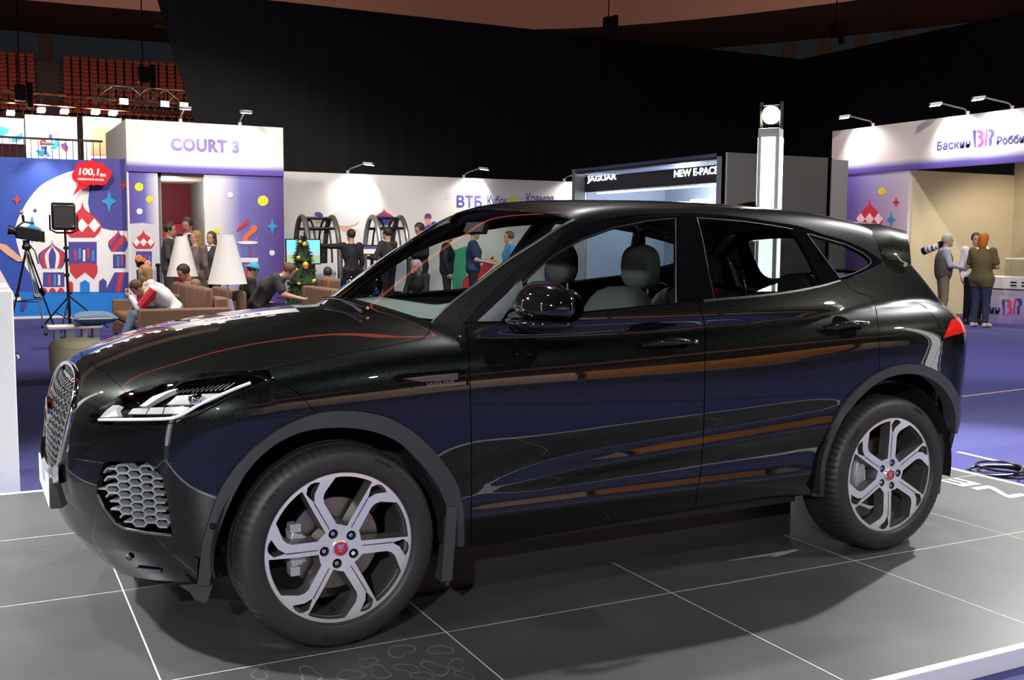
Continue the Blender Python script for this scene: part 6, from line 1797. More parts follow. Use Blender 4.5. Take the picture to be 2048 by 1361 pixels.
person('woman with hair bun in dark grey T-shirt leaning forward to the right', gp_y(512, 11.6), (.95,-.3), 'cloth_tee', 'cloth_black', 'hair_brown', LEAN, 1.68, sleeve='short', bun=True, tilt=.6)
person('child in dark top sitting right of the decorated fir tree', gp_y(655, 12.3), (.3,.95), 'cloth_darkjacket', 'cloth_black', 'hair_dark', SIT, 1.45)
person('seated grey-haired visitor seen through the windscreen, lowest of the group', gp_y(842, 12.6), (-.8,-.5), 'cloth_black', 'cloth_black', 'hair_grey', SIT, 1.6, hair_len=.08)
# at the simulators
person('man in black jacket with outstretched arm between the two simulators', gp_y(703, 16.2), (-.2,.98), 'cloth_black', 'cloth_black', 'hair_dark', mod(STAND, elL=(.06,.46,1.42), haL=(.10,.72,1.44)), 1.73)
person('man in dark jumper standing inside the right-hand simulator hoops', gp_y(776, 16.4), (-.5,.86), 'cloth_darkjacket', 'cloth_black', 'hair_dark', mod(STAND, elL=(.1,.3,1.15), haL=(.34,.22,1.15)), 1.78)
person('man with short dark hair standing right of the simulators, looking down left', gp_y(842, 16.2), (-.9,-.1), 'cloth_black', 'cloth_black', 'hair_dark', mod(STAND, **FOLD), 1.88, 'skin_b', tilt=.4)
person('man in navy vest with a phone seen through the windscreen, hand stretched right', gp_y(946, 14.6), (.9,-.4), 'cloth_navy', 'cloth_black', 'hair_dark', mod(STAND, haR=(.36,-.10,1.06), elR=(.06,-.25,1.12), haL=(.34,.05,1.10)), 1.80, sleeve='short')
person('person in black standing next to the printed green block, seen through the windscreen', gp_y(893, 15.0), (.9,-.4), 'cloth_black', 'cloth_black', 'hair_dark', STAND, 1.74)
person('young man in blue T-shirt in profile, rightmost of those behind the windscreen', gp_y(1020, 15.4), (-1,.3), 'cloth_blue', 'cloth_darkjeans', 'hair_brown', STAND, 1.72, sleeve='short')
# right-hand booth
def at_px(px, x): q = on_x([(px, 560)], x)[0]; return (x, q[1])
def photog(r, J_, HL, W_, k, f, l):
    a = W_((-.08, .16, 1.52)); d = W_((-.30, .40, 1.42))-a; d /= np.linalg.norm(d)
    c = empty('long_lens_camera', a, 'camera with long white lens carried over the photographer\'s shoulder', 'camera')
    MB().tube([a, a+d*.06, a+d*.07, a+d*.15, a+d*.16, a+d*.26], [.05, .05, .062, .062, .068, .068], 12).build('lens_barrel', 'lens_white', c, smooth=True, sharp=30)
    mb = MB(); mb.tube([a+d*.26, a+d*.34], [.076, .080], 12); mb.tube([a+d*.09, a+d*.115], [.066, .066], 12); mb.tube([a+d*.19, a+d*.205], [.072, .072], 12); mb.build('lens_hood', 'black_metal', c, smooth=True, sharp=30)
    MB().obox(a-d*.05+np.array([0, 0, .02]), d*.05, l*.07, (0, 0, .06)).build('camera_body', 'black_metal', c)
    mb = MB()
    mb.tube([W_((.10,.20,1.40)), W_((.16,.1,1.2)), W_((.10,-.15,1.0))], .012, 6); mb.build('strap', 'black_metal', r, smooth=True)
    def vest_fn(P): return None
VEST = mod(STAND, elR=(.06,-.27,1.15), haR=(.30,-.16,1.10), elL=(.05,.26,1.15), haL=(.30,.12,1.12), hed=(.06,0,1.62))
def with_vest(r, J_, HL, W_, k, f, l):
    photog(r, J_, HL, W_, k, f, l)
    vs, fs = sup((0, 0, 0), (.165, .235, .33), 2.6, 24, 14)
    MB().add([W_((x, y, 1.13+z)) for x, y, z in vs], fs).build('vest', 'cloth_vest', r, smooth=True)
person('grey-haired photographer in grey-brown vest with pale sleeves at the ice-cream booth', at_px(1886, 15.6), (.80,-.60), 'cloth_lightblue', 'cloth_khaki', 'hair_grey', VEST, 1.70, extra=with_vest)
person('woman with red bob in olive T-shirt and jeans seen from behind', at_px(1963, 15.35), (.95,.25), 'cloth_olive', 'cloth_darkjeans', 'hair_red', mod(STAND, elL=(.04,.27,1.14), haL=(.28,.12,1.14), elR=(.04,-.27,1.14), haR=(.26,-.1,1.12)), 1.70, sleeve='short', hair_len=.10, coat=.16, slim=1.28, shoes='shoe_light')
person('dark-haired visitor half hidden in front of the red-haired woman', at_px(1948, 16.0), (-.6,-.8), 'cloth_white', 'cloth_black', 'hair_dark', STAND, 1.72)

# ================================================================== LOUNGE AND EQUIPMENT
mat('sofa_brown', (.20,.105,.065), .85, bump=.15, bscale=150); mat('shade_white', (.72,.69,.68), .7); mat('denim', (.12,.20,.29), .85, bump=.2, bscale=300); mat('cream', (.75,.68,.42), .6); mat('wood_white', (.66,.63,.60), .6); mat('fir', (.012,.035,.012), .8); mat('fir2', (.02,.05,.015), .8); mat('bauble_yellow', (.75,.45,.05), .4); mat('bauble_red', (.6,.08,.05), .4)
mat('hoop_grey', (.16,.15,.145), .3, metal=.5); mat('hoop_silver', (.40,.38,.36), .3, metal=.5)
def rbox(mb_args, name, m, parent, b=.02): return MB().box(*mb_args).build(name, m, parent, bevel=b)
# bench with cushion
YB1 = 11.25
bq = on_y([(97,655),(206,655)], YB1); zb1 = bq[0][2]
bench = empty('white_bench', ((bq[0][0]+bq[1][0])/2, YB1+.2, ZC), 'low white pallet-wood bench with the denim cushion on it', 'bench')
MB().box(bq[0][0], bq[1][0], YB1, YB1+.45, zb1-.035, zb1).build('bench_top', 'wood_white', bench, bevel=.004)
for x0, x1 in ((bq[0][0]+.08, bq[0][0]+.14), (bq[0][0]+.22, bq[0][0]+.34), (bq[1][0]-.26, bq[1][0]-.20), (bq[1][0]-.12, bq[1][0]-.04)):
    MB().box(x0, x1, YB1+.04, YB1+.40, ZC, zb1-.035).build('bench_leg', 'wood_white', bench)
MB().box(bq[0][0]+.14, bq[1][0]-.04, YB1+.10, YB1+.36, .05, .075).build('bench_shelf', 'wood_white', bench)
def pillow(c, ax, ay, az, name, m, label):
    r = empty(name, c-np.array([0, 0, az]), label, 'cushion'); n = 18; vs = []; fs = []
    for sg in (1, -1):
        for i in range(n+1):
            for j in range(n+1):
                u, v = 2*i/n-1, 2*j/n-1; p = max(0, (1-abs(u)**2.6)*(1-abs(v)**2.6))**.55; pin = 1-.10*(1-abs(u))*abs(v)**2-.0
                vs.append((c[0]+ax*u*(1-.12*(1-abs(v))*0-.10*(abs(u)**3)*(1-v*v)), c[1]+ay*v*(1-.10*(abs(v)**3)*(1-u*u)), c[2]+sg*az*p))
    b = (n+1)**2
    for s in range(2):
        for i in range(n):
            for j in range(n):
                q = [s*b+i*(n+1)+j, s*b+(i+1)*(n+1)+j, s*b+(i+1)*(n+1)+j+1, s*b+i*(n+1)+j+1]; fs.append(tuple(q if s == 0 else q[::-1]))
    MB().add(vs, fs).build('cushion_cover', m, r, smooth=True, sharp=None, weld=True)
    MB().tube([(c[0]+ax*u*.93, c[1]+ay*v*.93, c[2]) for u, v in ((-1,-1),(0,-.97),(1,-1),(.97,0),(1,1),(0,.97),(-1,1),(-.97,0))], .008, 6, closed=True).build('piping', 'shade_white', r, smooth=True)
    return r
pc = on_y([(188,640)], YB1+.2)[0]; pillow(np.array([pc[0], YB1+.22, zb1+.098]), .31, .26, .095, 'denim_cushion', 'denim', 'blue denim cushion lying on the white bench')
po_ = on_y([(152,722)], 7.6)[0]
pf = empty('cream_pouf', (po_[0], 7.6, ZC), 'round cream pouf showing above the nose of the car', 'pouf')
MB().lathe([(0,.40),(.15,.395),(.235,.37),(.262,.32),(.262,.12),(.24,ZC+.02),(.22,ZC)], 32, (po_[0], 7.6, 0)).build('pouf_cover', 'cream', pf, smooth=True, sharp=60)
MB().tube([(po_[0]+.264*math.cos(a), 7.6+.264*math.sin(a), .31) for a in np.linspace(0, 2*math.pi, 33)[:-1]], .006, 6, closed=True).build('pouf_piping', 'cream', pf, smooth=True)
# sofas
def sofa(name, xa, xb, y0, y1, facing, label, zarm=.50, zseat=.34, zback=.78, extra_back=True):
    """xa..xb depth direction; facing -1: sitters look to -x"""
    r = empty(name, ((xa+xb)/2, (y0+y1)/2, ZC), label, 'sofa')
    rbox((xa+.02, xb-.02, y0+.16, y1-.16, ZC+.05, zseat-.13), 'sofa_base', 'sofa_brown', r)
    for y in (y0, y1-.16): rbox((xa, xb, y, y+.16, ZC+.03, zarm), 'armrest', 'sofa_brown', r, .025)
    bx = (xb-.20, xb) if facing < 0 else (xa, xa+.20)
    rbox((bx[0], bx[1], y0+.165, y1-.165, ZC+.05, zback-.14), 'sofa_back', 'sofa_brown', r, .03)
    n = max(2, int((y1-y0-.32)/.62)); w = (y1-y0-.33)/n
    for i in range(n):
        ya = y0+.165+i*w
        sx = (xa+.02, xb-.21) if facing < 0 else (xa+.21, xb-.02)
        rbox((sx[0], sx[1], ya+.008, ya+w-.008, zseat-.125, zseat), 'seat_cushion', 'sofa_brown', r, .035)
        cx = (bx[0]-.15, bx[0]-.005) if facing < 0 else (bx[1]+.005, bx[1]+.15)
        rbox((cx[0], cx[1], ya+.01, ya+w-.01, zseat+.005, zback), 'back_cushion', 'sofa_brown', r, .045)
    for x in (xa+.06, xb-.10):
        for y in (y0+.05, y1-.11): MB().box(x, x+.05, y, y+.05, ZC, ZC+.05).build('sofa_foot', 'black_metal', r)
    return r
s0 = on_y([(277,620),(440,612)], 10.35)
sofa('brown_sofa', s0[0][0], s0[1][0]+.16, 10.35, 13.2, -1, 'brown fabric sofa with the reading group, its armrest above the hood', zarm=s0[0][2])
s1 = on_y([(470,600),(560,600)], 11.0)
sofa('brown_sofa', s0[1][0]+.22, s0[1][0]+1.1, 11.0, 13.2, 1, 'brown sofa turned to the right under the woman in the dark T-shirt', zarm=.42, zback=.70)
s2 = on_y([(668,560),(720,560)], 12.0)
sofa('brown_sofa', s2[0][0]-.30, s2[0][0]+.55, 11.2, 12.8, 1, 'brown sofa beside the decorated fir tree, mostly hidden by the hood', zarm=.70, zseat=.34, zback=.84)
# lamps with white conical shades
def floor_lamp(px, Y, wpx, top, bot, label):
    c = on_y([(px, top), (px, bot), (px+wpx/2, bot), (px, top)], Y); x = c[0][0]; zt, zb = c[0][2], c[1][2]; R = abs(c[2][0]-x)*1.08
    r = empty('floor_lamp', (x, Y, ZC), label, 'lamp', 'white cone floor lamps')
    MB().lathe([(R, zb), (R*.985, zb+.01), (R*.36, zt), (R*.33, zt), (R*.97, zb+.004)], 40, (x, Y, 0)).build('lamp_shade', 'shade_white', r, smooth=True, sharp=50)
    MB().tube([(x, Y, zb-.25), (x, Y, zt-.05)], .012, 10).build('lamp_pole', 'lamp_alu', r, smooth=True)
    MB().lathe([(.02, zb-.21), (.045, zb-.215), (.07, zb-.26), (.16, .12), (.20, ZC+.02), (.20, ZC)], 28, (x, Y, 0)).build('lamp_base', 'shade_white', r, smooth=True, sharp=50)
    MB().box(x-R*.33, x+R*.33, Y-.004, Y+.004, zt-.03, zt-.022).build('shade_spider', 'lamp_alu', r)
floor_lamp(453, 11.15, 76, 470, 568, 'white cone lamp with chrome pole, the nearer one right of the sofa back')
floor_lamp(363, 13.9, 62, 473, 553, 'white cone lamp behind the young man reading, the left one')
# stanchion and bouquet
sp = on_y([(316,527)], 14.2)[0]
st_ = empty('rope_stanchion', (sp[0], 14.2, ZC), 'black barrier post behind the woman with glasses', 'post')
MB().tube([(sp[0], 14.2, ZC+.02), (sp[0], 14.2, sp[2]-.05)], .028, 12).build('post', 'black_metal', st_, smooth=True)
MB().lathe([(.03,-.06),(.045,-.05),(.045,-.01),(.02,0),(0,0)], 14, (sp[0], 14.2, sp[2])).build('post_cap', 'black_metal', st_, smooth=True, sharp=40)
MB().lathe([(.16,0),(.16,.02),(.03,.035)], 20, (sp[0], 14.2, ZC)).build('post_base', 'black_metal', st_, smooth=True, sharp=40)
bp_ = on_y([(281,520)], 13.6)[0]
bq_ = empty('flower_vase', (bp_[0], 13.6, ZC), 'tall vase with orange and pink flowers against the narrow portal panel', 'flowers')
MB().lathe([(.10,ZC),(.09,.3),(.06,.7),(.07,.95),(.06,.96)], 18, (bp_[0], 13.6, 0)).build('vase', 'black_metal', bq_, smooth=True, sharp=40)
mat('leaf', (.03,.08,.02), .6); mat('petal_orange', (.8,.25,.03), .6); mat('petal_pink', (.8,.35,.40), .6)
for dx, dz, m, r in ((-.03,.02,'petal_orange',.055),(.10,-.06,'petal_pink',.05),(.03,.0,'petal_orange',.035)):
    mb = MB(); c = np.array([bp_[0]+dx, 13.55, bp_[2]+dz])
    for k in range(7): a = 2*math.pi*k/7; mb.ball(c+np.array([r*.6*math.cos(a), -.01, r*.6*math.sin(a)]), r*.55, 8, 6, (1, .5, 1))
    mb.ball(c, r*.5, 8, 6); mb.build('flower', m, bq_, smooth=True)
for k in range(12):
    a = RNG.uniform(-1, 1); MB().add([(bp_[0]+a*.02, 13.6, .95), (bp_[0]+a*.08+.02, 13.58, bp_[2]-.02), (bp_[0]+a*.10, 13.6, bp_[2]+RNG.uniform(-.04, .15)*(1-abs(a))), (bp_[0]+a*.08-.02, 13.62, bp_[2]-.02)], [(0, 1, 2, 3)]).build('leaf', 'leaf', bq_)
# video camera on tripod
ap = on_y([(53,497)], 14.3)[0]
vc = empty('video_camera_tripod', (ap[0], 14.3, ZC), 'black video camera on a tripod in front of the blue mural', 'tripod')
feet = [on_z([(92,672)], ZC)[0], on_z([(108,655)], ZC)[0], on_z([(18,668)], ZC)[0]]
for f_ in feet:
    m_ = ap+(f_-ap)*.55
    d_ = np.cross(f_-ap, (0, 0, 1)); d_ /= np.linalg.norm(d_)
    lg = MB(); lg.tube([ap+d_*.02, m_+d_*.03], .014, 8); lg.tube([ap-d_*.02, m_-d_*.03], .014, 8); lg.tube([m_-(f_-ap)*.06, f_+np.array([0, 0, .02])], .013, 8)
    lo_ = lg.build('tripod_leg', 'black_metal', vc, smooth=True, sharp=40)
    MB().obox(m_, d_*.05, (f_-ap)/np.linalg.norm(f_-ap)*.03, np.cross(d_, (f_-ap)/np.linalg.norm(f_-ap))*.025).build('leg_clamp', 'black_metal', lo_)
    MB().ball(f_+np.array([0, 0, .03]), .03, 8, 6).build('foot_pad', 'black_metal', lo_, smooth=True)
mb = MB()
for i in range(3): mb.tube([ap+(feet[i]-ap)*.62, ap+(feet[(i+1) % 3]-ap)*.62], .008, 6)
mb.build('spreader', 'black_metal', vc)
MB().lathe([(.06,-.02),(.07,.03),(.05,.06),(.05,.12),(.07,.13)], 14, ap).build('fluid_head', 'black_metal', vc, smooth=True, sharp=40)
MB().tube([ap+[.03,0,.08], ap+[.12,-.1,-.05], ap+[.16,-.12,-.25]], .011, 8).build('pan_handle', 'black_metal', vc, smooth=True)
cb = on_y([(55,468)], 14.3)[0]
MB().obox(cb, (.17,0,-.03), (0,.07,0), (.012,0,.10)).build('camera_body', 'black_metal', vc, bevel=.015)
MB().tube([cb+[-.12,0,.02], cb+[-.22,0,.05], cb+[-.28,0,.06]], [.065,.06,.085], 14).build('camera_lens', 'black_metal', vc, smooth=True, sharp=40)
MB().obox(cb+[.15,0,-.03], (.10,0,-.02), (0,.06,0), (0,0,.09)).build('battery_pack', 'black_metal', vc, bevel=.01)
MB().tube([cb+[-.14,0,.12], cb+[-.05,0,.19], cb+[.10,0,.17]], .016, 8).build('top_handle', 'black_metal', vc, smooth=True)
MB().tube([cb+[-.05,0,.19], cb+[-.06,0,.30]], .02, 8).build('microphone_mount', 'black_metal', vc, smooth=True)
MB().ball(cb+[-.08,0,.34], .035, 10, 6).build('microphone', 'skin_a', vc, smooth=True)
# studio light on stand
lt = on_y([(132,520)], 14.6)[0]; hd = on_y([(127,433)], 14.6)[0]
ls = empty('studio_light', (lt[0], 14.6, ZC), 'black square studio light panel on a tall stand left of the bench', 'studio light')
xt = on_y([(140,640)], 14.6)[0][0]
MB().tube([(xt, 14.6, ZC+.05), (xt-.02, 14.6, .8), (lt[0], 14.6, hd[2]-.20)], [.026,.022,.018], 10).build('stand_pole', 'black_metal', ls, smooth=True)
for z in (.55, .85, 1.1, 1.3): MB().obox((xt-.025*(z > .8), 14.6, z), (.04,0,0), (0,.035,0), (0,0,.025)).build('stand_collar', 'black_metal', ls)
for a in (.2, 2.3, 4.4):
    e_ = np.array([xt+.62*math.cos(a), 14.6+.62*math.sin(a), ZC+.02]); MB().tube([(xt, 14.6, .50), e_], .013, 8).build('stand_leg', 'black_metal', ls, smooth=True)
    MB().tube([(xt, 14.6, .10), (np.array([xt, 14.6, .50])+e_)/2], .009, 6).build('leg_brace', 'black_metal', ls)
MB().obox(hd, (.185,.02,0), (0,.07,.02), (.0,0,.215)).build('light_panel', 'black_metal', ls, bevel=.03)
MB().obox(hd+[0,-.085,-.02], (.155,.01,0), (0,.005,0), (0,0,.17)).build('light_back', 'dark_panel', ls)
mb = MB(); mb.tube([hd+[-.21,0,.02], hd+[-.21,0,-.22], hd+[-.12,0,-.27], hd+[.12,0,-.27], hd+[.21,0,-.22], hd+[.21,0,.02]], .014, 8); mb.build('yoke', 'black_metal', ls, smooth=True)
MB().ball(hd+[.14,-.10,-.16], .008, 8, 6).build('indicator', mat('led_green', (.1,1,.2), .4, emit=(.1,1,.2), estr=3), ls)
# decorated fir tree
tp = on_y([(605,470)], 13.6)[0]; x_t, zt_ = tp[0], tp[2]
tr = empty('fir_tree', (x_t, 13.6, ZC), 'small decorated fir tree with yellow baubles in front of the simulators', 'tree')
MB().tube([(x_t, 13.6, ZC), (x_t, 13.6, zt_-.1)], [.035, .012], 8).build('trunk', 'hair_dark' if 'hair_dark' in MATS else mat('trunk', (.04,.025,.015), .8), tr)
mb = MB(); rs = np.random.RandomState(3)
for i in range(2600):
    t = rs.rand()**.8; z = zt_-.02-t*(zt_-.10); R_ = (.05+.36*t)*(.55+.45*rs.rand())*(1+.12*math.sin(z*28)); a = rs.rand()*2*math.pi
    c = np.array([x_t+R_*math.cos(a), 13.6+R_*math.sin(a), z]); d = np.array([math.cos(a+rs.uniform(-.8,.8)), math.sin(a+rs.uniform(-.8,.8)), rs.uniform(-.5,.5)])*rs.uniform(.04,.09); w = np.cross(d, rs.randn(3)); w *= .012/np.linalg.norm(w)
    mb.add([c-d*.4-w, c-d*.4+w, c+d], [(0, 1, 2)])
mb.build('needles', 'fir', tr)['kind'] = 'stuff'
mb = MB(); mb.lathe([(.04, zt_-.06), (.16, zt_-.45), (.12, zt_-.46), (.24, zt_-.85), (.18, zt_-.86), (.33, .22), (.05, .22)], 22, (x_t, 13.6, 0)); mb.build('branches', 'fir2', tr)
for px, py, m, r in ((609,489,'yellow',.042),(597,516,'yellow',.035),(593,540,'yellow',.03),(611,530,'yellow',.055),(612,536,'red',.04),(629,563,'yellow',.045),(609,577,'red',.04),(600,484,'yellow',.03),(620,586,'yellow',.03),(598,568,'yellow',.03)):
    c = on_y([(px, py)], 13.3+.25*max(0, (560-py))/100)[0]; b_ = MB().ball(c, r, 12, 8).build('bauble', 'bauble_'+m, tr, smooth=True)
    MB().tube([c+[0,0,r*.9], c+[0,0,r*1.25]], .008, 6).build('bauble_cap', 'chrome', b_)
# racing simulators with hoop frames
def simulator(px1, px2, Y, label, m1, screen=True):
    x1, x2 = on_y([(px1, 470), (px2, 470)], Y)[:, 0]
    zt = on_y([((px1+px2)/2, 434)], Y)[0][2]
    r = empty('racing_simulator', ((x1+x2)/2, Y, ZC), label, 'simulator', 'hoop-framed racing simulators')
    for x, m in ((x1, m1), (x2, 'hoop_grey')):
        pts = [(x, Y-.52, ZC), (x, Y-.52, .9)] + [(x, Y-.52*math.cos(a), .95+(zt-.95)*math.sin(a)) for a in np.linspace(.1, math.pi-.1, 15)] + [(x, Y+.52, .9), (x, Y+.52, ZC)]
        MB().tube(pts, .055, 10).build('hoop', m, r, smooth=True)
        pts2 = [(x+.16*(1 if x == x1 else -1), p[1]*.96+Y*.04, p[2]-.06) for p in pts[2:-2]]; MB().tube(pts2, .022, 8).build('inner_hoop', 'black_metal', r, smooth=True)
    for a in (.9, 1.57, 2.25):
        p = (Y-.52*math.cos(a), .95+(zt-.95)*math.sin(a)); MB().tube([(x1, p[0], p[1]-.03), (x2, p[0], p[1]-.03)], .03, 8).build('roof_rail', 'black_metal', r, smooth=True)
    n = 8; vs = []; fs = []
    for a in np.linspace(.75, 2.4, n): vs += [(x1+.05, Y-.50*math.cos(a), .93+(zt-.95)*math.sin(a)), (x2-.05, Y-.50*math.cos(a), .93+(zt-.95)*math.sin(a))]
    for i in range(n-1): fs.append((2*i, 2*i+1, 2*i+3, 2*i+2))
    MB().add(vs, fs).build('canopy', 'case_glass', r, smooth=True)
    MB().box(x1+.1, x2-.1, Y-.35, Y+.35, ZC, .35).build('platform', 'black_metal', r)
    v_, f_ = sup((0, 0, 0), (.09, .24, .40), 3, 20, 10); MB().add([(x2-.32+a_+.2*c_, Y+b_, .78+c_) for a_, b_, c_ in v_], f_).build('racing_seat', 'black_metal', r, smooth=True)
    if screen:
        MB().box(x1+.25, x1+.30, Y-.48, Y+.48, .75, 1.35).build('screen', mat('screen_dark', (.01,.01,.012), .2), r)
        MB().box((x1+x2)/2-.22, (x1+x2)/2+.22, Y-.57, Y-.545, .60, .98).build('screen_back_print', 'print_pale', r)
    return r
s_a = simulator(604, 664, 17.3, 'racing simulator under grey hoops behind the fir tree, the left one', 'hoop_grey')
s_b = simulator(745, 800, 17.5, 'racing simulator under silver hoops, the right one', 'hoop_silver')
def screen_thing(px0, px1, py0, py1, Y, label, cols, zst=ZC):
    q = on_y([(px0, py0), (px1, py1)], Y); x0, x1_, z1, z0 = q[0][0], q[1][0], q[0][2], q[1][2]
    r = empty('monitor', ((x0+x1_)/2, Y, ZC), label, 'monitor')
    MB().box(x0-.02, x1_+.02, Y+.003, Y+.05, z0-.02, z1+.02).build('monitor_case', 'black_metal', r)
    n = len(cols); h_ = (z1-z0)
    za = z1
    for (fr, c, nm) in cols:
        zb_ = za-h_*fr; MB().box(x0, x1_, Y-.002, Y+.003, zb_, za).build(nm, mat('scr_%d' % int(1000*(c[0]+3*c[1]+7*c[2])), c, .3, emit=c, estr=1.2), r); za = zb_
    MB().box((x0+x1_)/2-.03, (x0+x1_)/2+.03, Y+.05, Y+.09, ZC, z0+.1).build('monitor_post', 'black_metal', r)
    MB().box((x0+x1_)/2-.25, (x0+x1_)/2+.25, Y-.1, Y+.15, ZC, ZC+.02).build('monitor_foot', 'black_metal', r)
    return r
screen_thing(573, 640, 480, 527, 15.4, 'monitor showing a racing game beside the fir tree', [(.45, (.12,.50,.85), 'screen_sky'), (.2, (.25,.35,.42), 'screen_horizon'), (.35, (.20,.30,.16), 'screen_track')])
screen_thing(727, 765, 492, 508, 16.62, 'small glowing monitor between the right-hand simulator hoops', [(.4, (.05,.04,.10), 'screen_sky'), (.6, (.45,.42,.40), 'screen_picture')])
# coiled cable at the platform edge
cq = on_z([(2035,958)], ZC+.02)[0]
mb = MB(); pts = []
for k in range(60):
    a = k*.42; r = .16+.03*math.sin(k*.7); pts.append(cq+np.array([.05*math.sin(k*.13)+r*1.2*math.cos(a), .12+r*math.sin(a), .006+.0009*k]))
tag(MB().tube(spline(pts, 2), .008, 6).build('coiled_cable', 'black_metal', None, smooth=True), 'coil of black cable on the carpet by the right rear platform edge', 'cable')
# ---------------------------------------------------------------- raised terrace, trusses and hall lamps upper left
YT = 22.5
MB().box(-12, 4.2, YT, YT+9.5, ZC, 2.75).build('wall_terrace', 'hall_concrete')['kind'] = 'structure'
rail = empty('terrace_railing', (-1.0, YT+.2, 2.75), 'thin dark railing along the raised terrace above the mural', 'railing')
rq = on_y([(-40,272),(205,276)], YT+.2); xr0, xr1 = rq[0][0], rq[1][0]; zr = rq[0][2]
MB().bar((xr0, YT+.2, zr), (xr1, YT+.2, zr), .05, .05).build('handrail', 'black_metal', rail)
MB().bar((xr0, YT+.2, 2.85), (xr1, YT+.2, 2.85), .03, .03).build('lower_rail', 'black_metal', rail)
for x in np.arange(xr0, xr1, .15): MB().bar((x, YT+.2, 2.75), (x, YT+.2, zr), .016).build('baluster', 'black_metal', rail)
YW = 30.0
for nm, px, lab in (('terrace_panel', [(-60,232),(47,232),(47,320),(-60,320)], 'white terrace panel with light blue swirl at the left edge'), ('terrace_panel', [(50,229),(153,229),(153,320),(50,320)], 'white terrace panel printed with tennis player and domes'), ('terrace_panel', [(166,233),(243,233),(243,320),(166,320)], 'grey-white terrace panel lettered WTA with a beige door')):
    q = on_y(px, YW); o = MB().box(q[0][0], q[1][0], YW, YW+.1, 2.752, q[0][2]).build('exhibition_partition' if nm else nm, 'booth_white'); tag(o, lab, 'wall panel', 'terrace panels')
    Bt = Board(o, 'y', YW)
    if px[0][0] < 0: Bt.poly('printed_swirl', [(-60,258),(0,252),(14,256),(19,264),(8,271),(-60,276)], 'print_cyan'); Bt.poly('printed_swirl', [(20,280),(46,264),(46,278),(28,286)], 'print_azure')
    elif px[0][0] < 100:
        Bt.onion(86, 274, 284, 7, 292, 5, 'print_red'); Bt.rect(82, 292, 90, 300, 'print_violet', 'printed_tower'); Bt.poly('printed_swirl', [(100,295),(116,275),(119,290),(110,300)], 'print_cyan'); Bt.poly('printed_player', [(118,268),(126,262),(131,270),(134,285),(122,284)], 'print_skin'); Bt.poly('printed_shirt', [(120,290),(130,285),(138,296),(130,303)], 'print_violet'); Bt.poly('printed_stripe', [(122,296),(126,293),(137,300),(134,303)], 'print_red'); Bt.poly('printed_swirl', [(70,300),(95,302),(100,313),(80,313)], 'print_azure'); Bt.onion(101, 266, 272, 4, 277, 3, 'print_violet')
    else:
        Bt.text('panel_lettering', 'WTA', (197,239), 'print_violet', 17, 5, bold=.01); Bt.rect(181, 254, 218, 312, flat('doorbeige', (.42,.30,.16)), 'door_leaf')
    for k in (.3, .75):
        xx = q[0][0]+(q[1][0]-q[0][0])*k
        l = spot('terrace_spot', (xx, YW-.7, q[0][2]+.35), (xx, YW, q[0][2]-1.2), 170, 120, .1, (1,.96,.9)); l.parent = o; l.matrix_parent_inverse = wmat(o).inverted()
        MB().obox((xx, YW-.25, q[0][2]+.12), (.10,0,0), (0,.25,0), (0,0,.05)).build('panel_lamp', 'lamp_glow', o)
sf_ = on_y([(0,285),(56,285)], 25.0)
so = empty('terrace_armchair', (sf_[1][0]-.6, 25.2, 2.75), 'dark red sofa behind the terrace railing at the left edge', 'sofa')
MB().box(sf_[0][0]-.5, sf_[1][0]-.05, 25.0, 25.5, 2.753, sf_[0][2]-.02).build('sofa_back', mat('wine', (.09,.015,.02), .7), so, bevel=.05)
MB().box(sf_[1][0]-.25, sf_[1][0]+.03, 25.0, 25.9, 2.753, sf_[0][2]-.35).build('armrest', 'wine', so, bevel=.05)
def truss(name, a, b, h, m, label, d=.0):
    a, b = np.array(a, float), np.array(b, float); r = empty(name, (a+b)/2, label, 'truss'); L = np.linalg.norm(b-a); n = max(2, int(L/h/1.1)); dep = np.array([0, h, 0])
    for o_ in (np.zeros(3), dep, np.array([0, 0, h]), dep+[0, 0, h]): MB().tube([a+o_, b+o_], .035*max(.6, h), 6).build('chord', m, r, smooth=True)
    for k in range(n):
        p, q = a+(b-a)*k/n, a+(b-a)*(k+1)/n; mb = MB()
        mb.tube([p, q+np.array([0, 0, h])], .018*max(.7, h), 5); mb.tube([p+np.array([0, 0, h]), q], .018*max(.7, h), 5); mb.tube([p, p+np.array([0, 0, h])], .018*max(.7, h), 5)
        mb.build('lattice', m, r)
    return r
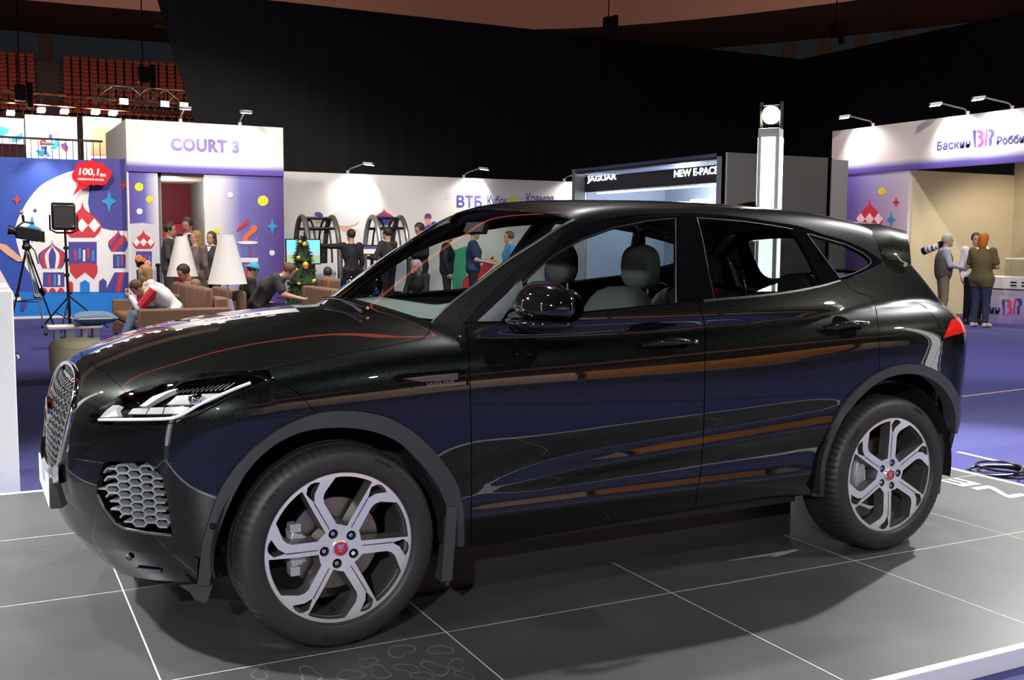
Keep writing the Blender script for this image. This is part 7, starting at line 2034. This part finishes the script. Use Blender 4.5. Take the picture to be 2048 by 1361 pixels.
t1 = on_y([(190,197),(400,212)], 27.0); truss('ceiling_truss', t1[0], [t1[1][0], 27.0, t1[0][2]], .38, 'truss_alu', 'silver box truss hanging above the COURT 3 portal')
t2 = on_y([(-60,197),(420,232)], 29.0); truss('ceiling_truss', t2[0], [t2[1][0], 29.0, t2[0][2]-.12], .32, 'truss_orange', 'orange lattice truss running behind the terrace panels')
t3 = on_y([(310,50),(352,48)], 27.5); truss('ceiling_truss', t3[0], [t3[1][0]+.4, 27.5, t3[0][2]], .25, mat('truss_green', (.10,.16,.05), .5), 'short greenish truss end at the edge of the black drape')
for i, (px, py) in enumerate(((248,203),(330,208),(368,211))):
    c = on_y([(px, py)], 26.8)[0]
    r = empty('stage_lamp', c, ('glowing stage lamp, leftmost under the silver truss', 'glowing stage lamp, middle one under the silver truss', 'glowing stage lamp, rightmost under the silver truss')[i], 'lamp', 'stage lamps on the silver truss')
    MB().obox(c+[0,.12,.02], (.12,0,0), (0,.10,0), (0,0,.09)).build('lamp_housing', 'black_metal', r, bevel=.02)
    MB().obox(c+[0,.0,0], (.11,0,0), (0,.012,0), (0,0,.075)).build('lamp_lens', 'warm_glow', r)
    MB().bar(c+[0,.12,.1], c+[0,.12,.32], .03).build('lamp_yoke', 'black_metal', r)
def hoist(px, py, Y, label, zt=17.0):
    c = on_y([(px, py)], Y)[0]; r = empty('chain_hoist', c, label, 'hoist', 'chain hoists hanging in the hall')
    MB().obox(c, (.14,0,0), (0,.14,0), (0,0,.22)).build('hoist_motor', 'black_metal', r, bevel=.03); MB().obox(c+[.25,0,-.05], (.08,0,0), (0,.08,0), (0,0,.35)).build('chain_bag', 'black_metal', r, bevel=.02)
    MB().tube([c+[0,0,.2], [c[0], c[1], min(zt, c[2]+7)]], .018, 6).build('chain', 'black_metal', r)
hoist(1217, 48, 25, 'chain hoist hanging in front of the salmon parapet'); hoist(1672, 62, 22.5, 'chain hoist in front of the orange seats'); hoist(286, 150, 27.2, 'chain hoist holding the silver truss on the left'); hoist(40, 186, 28.6, 'chain hoist holding the orange truss at the left edge')
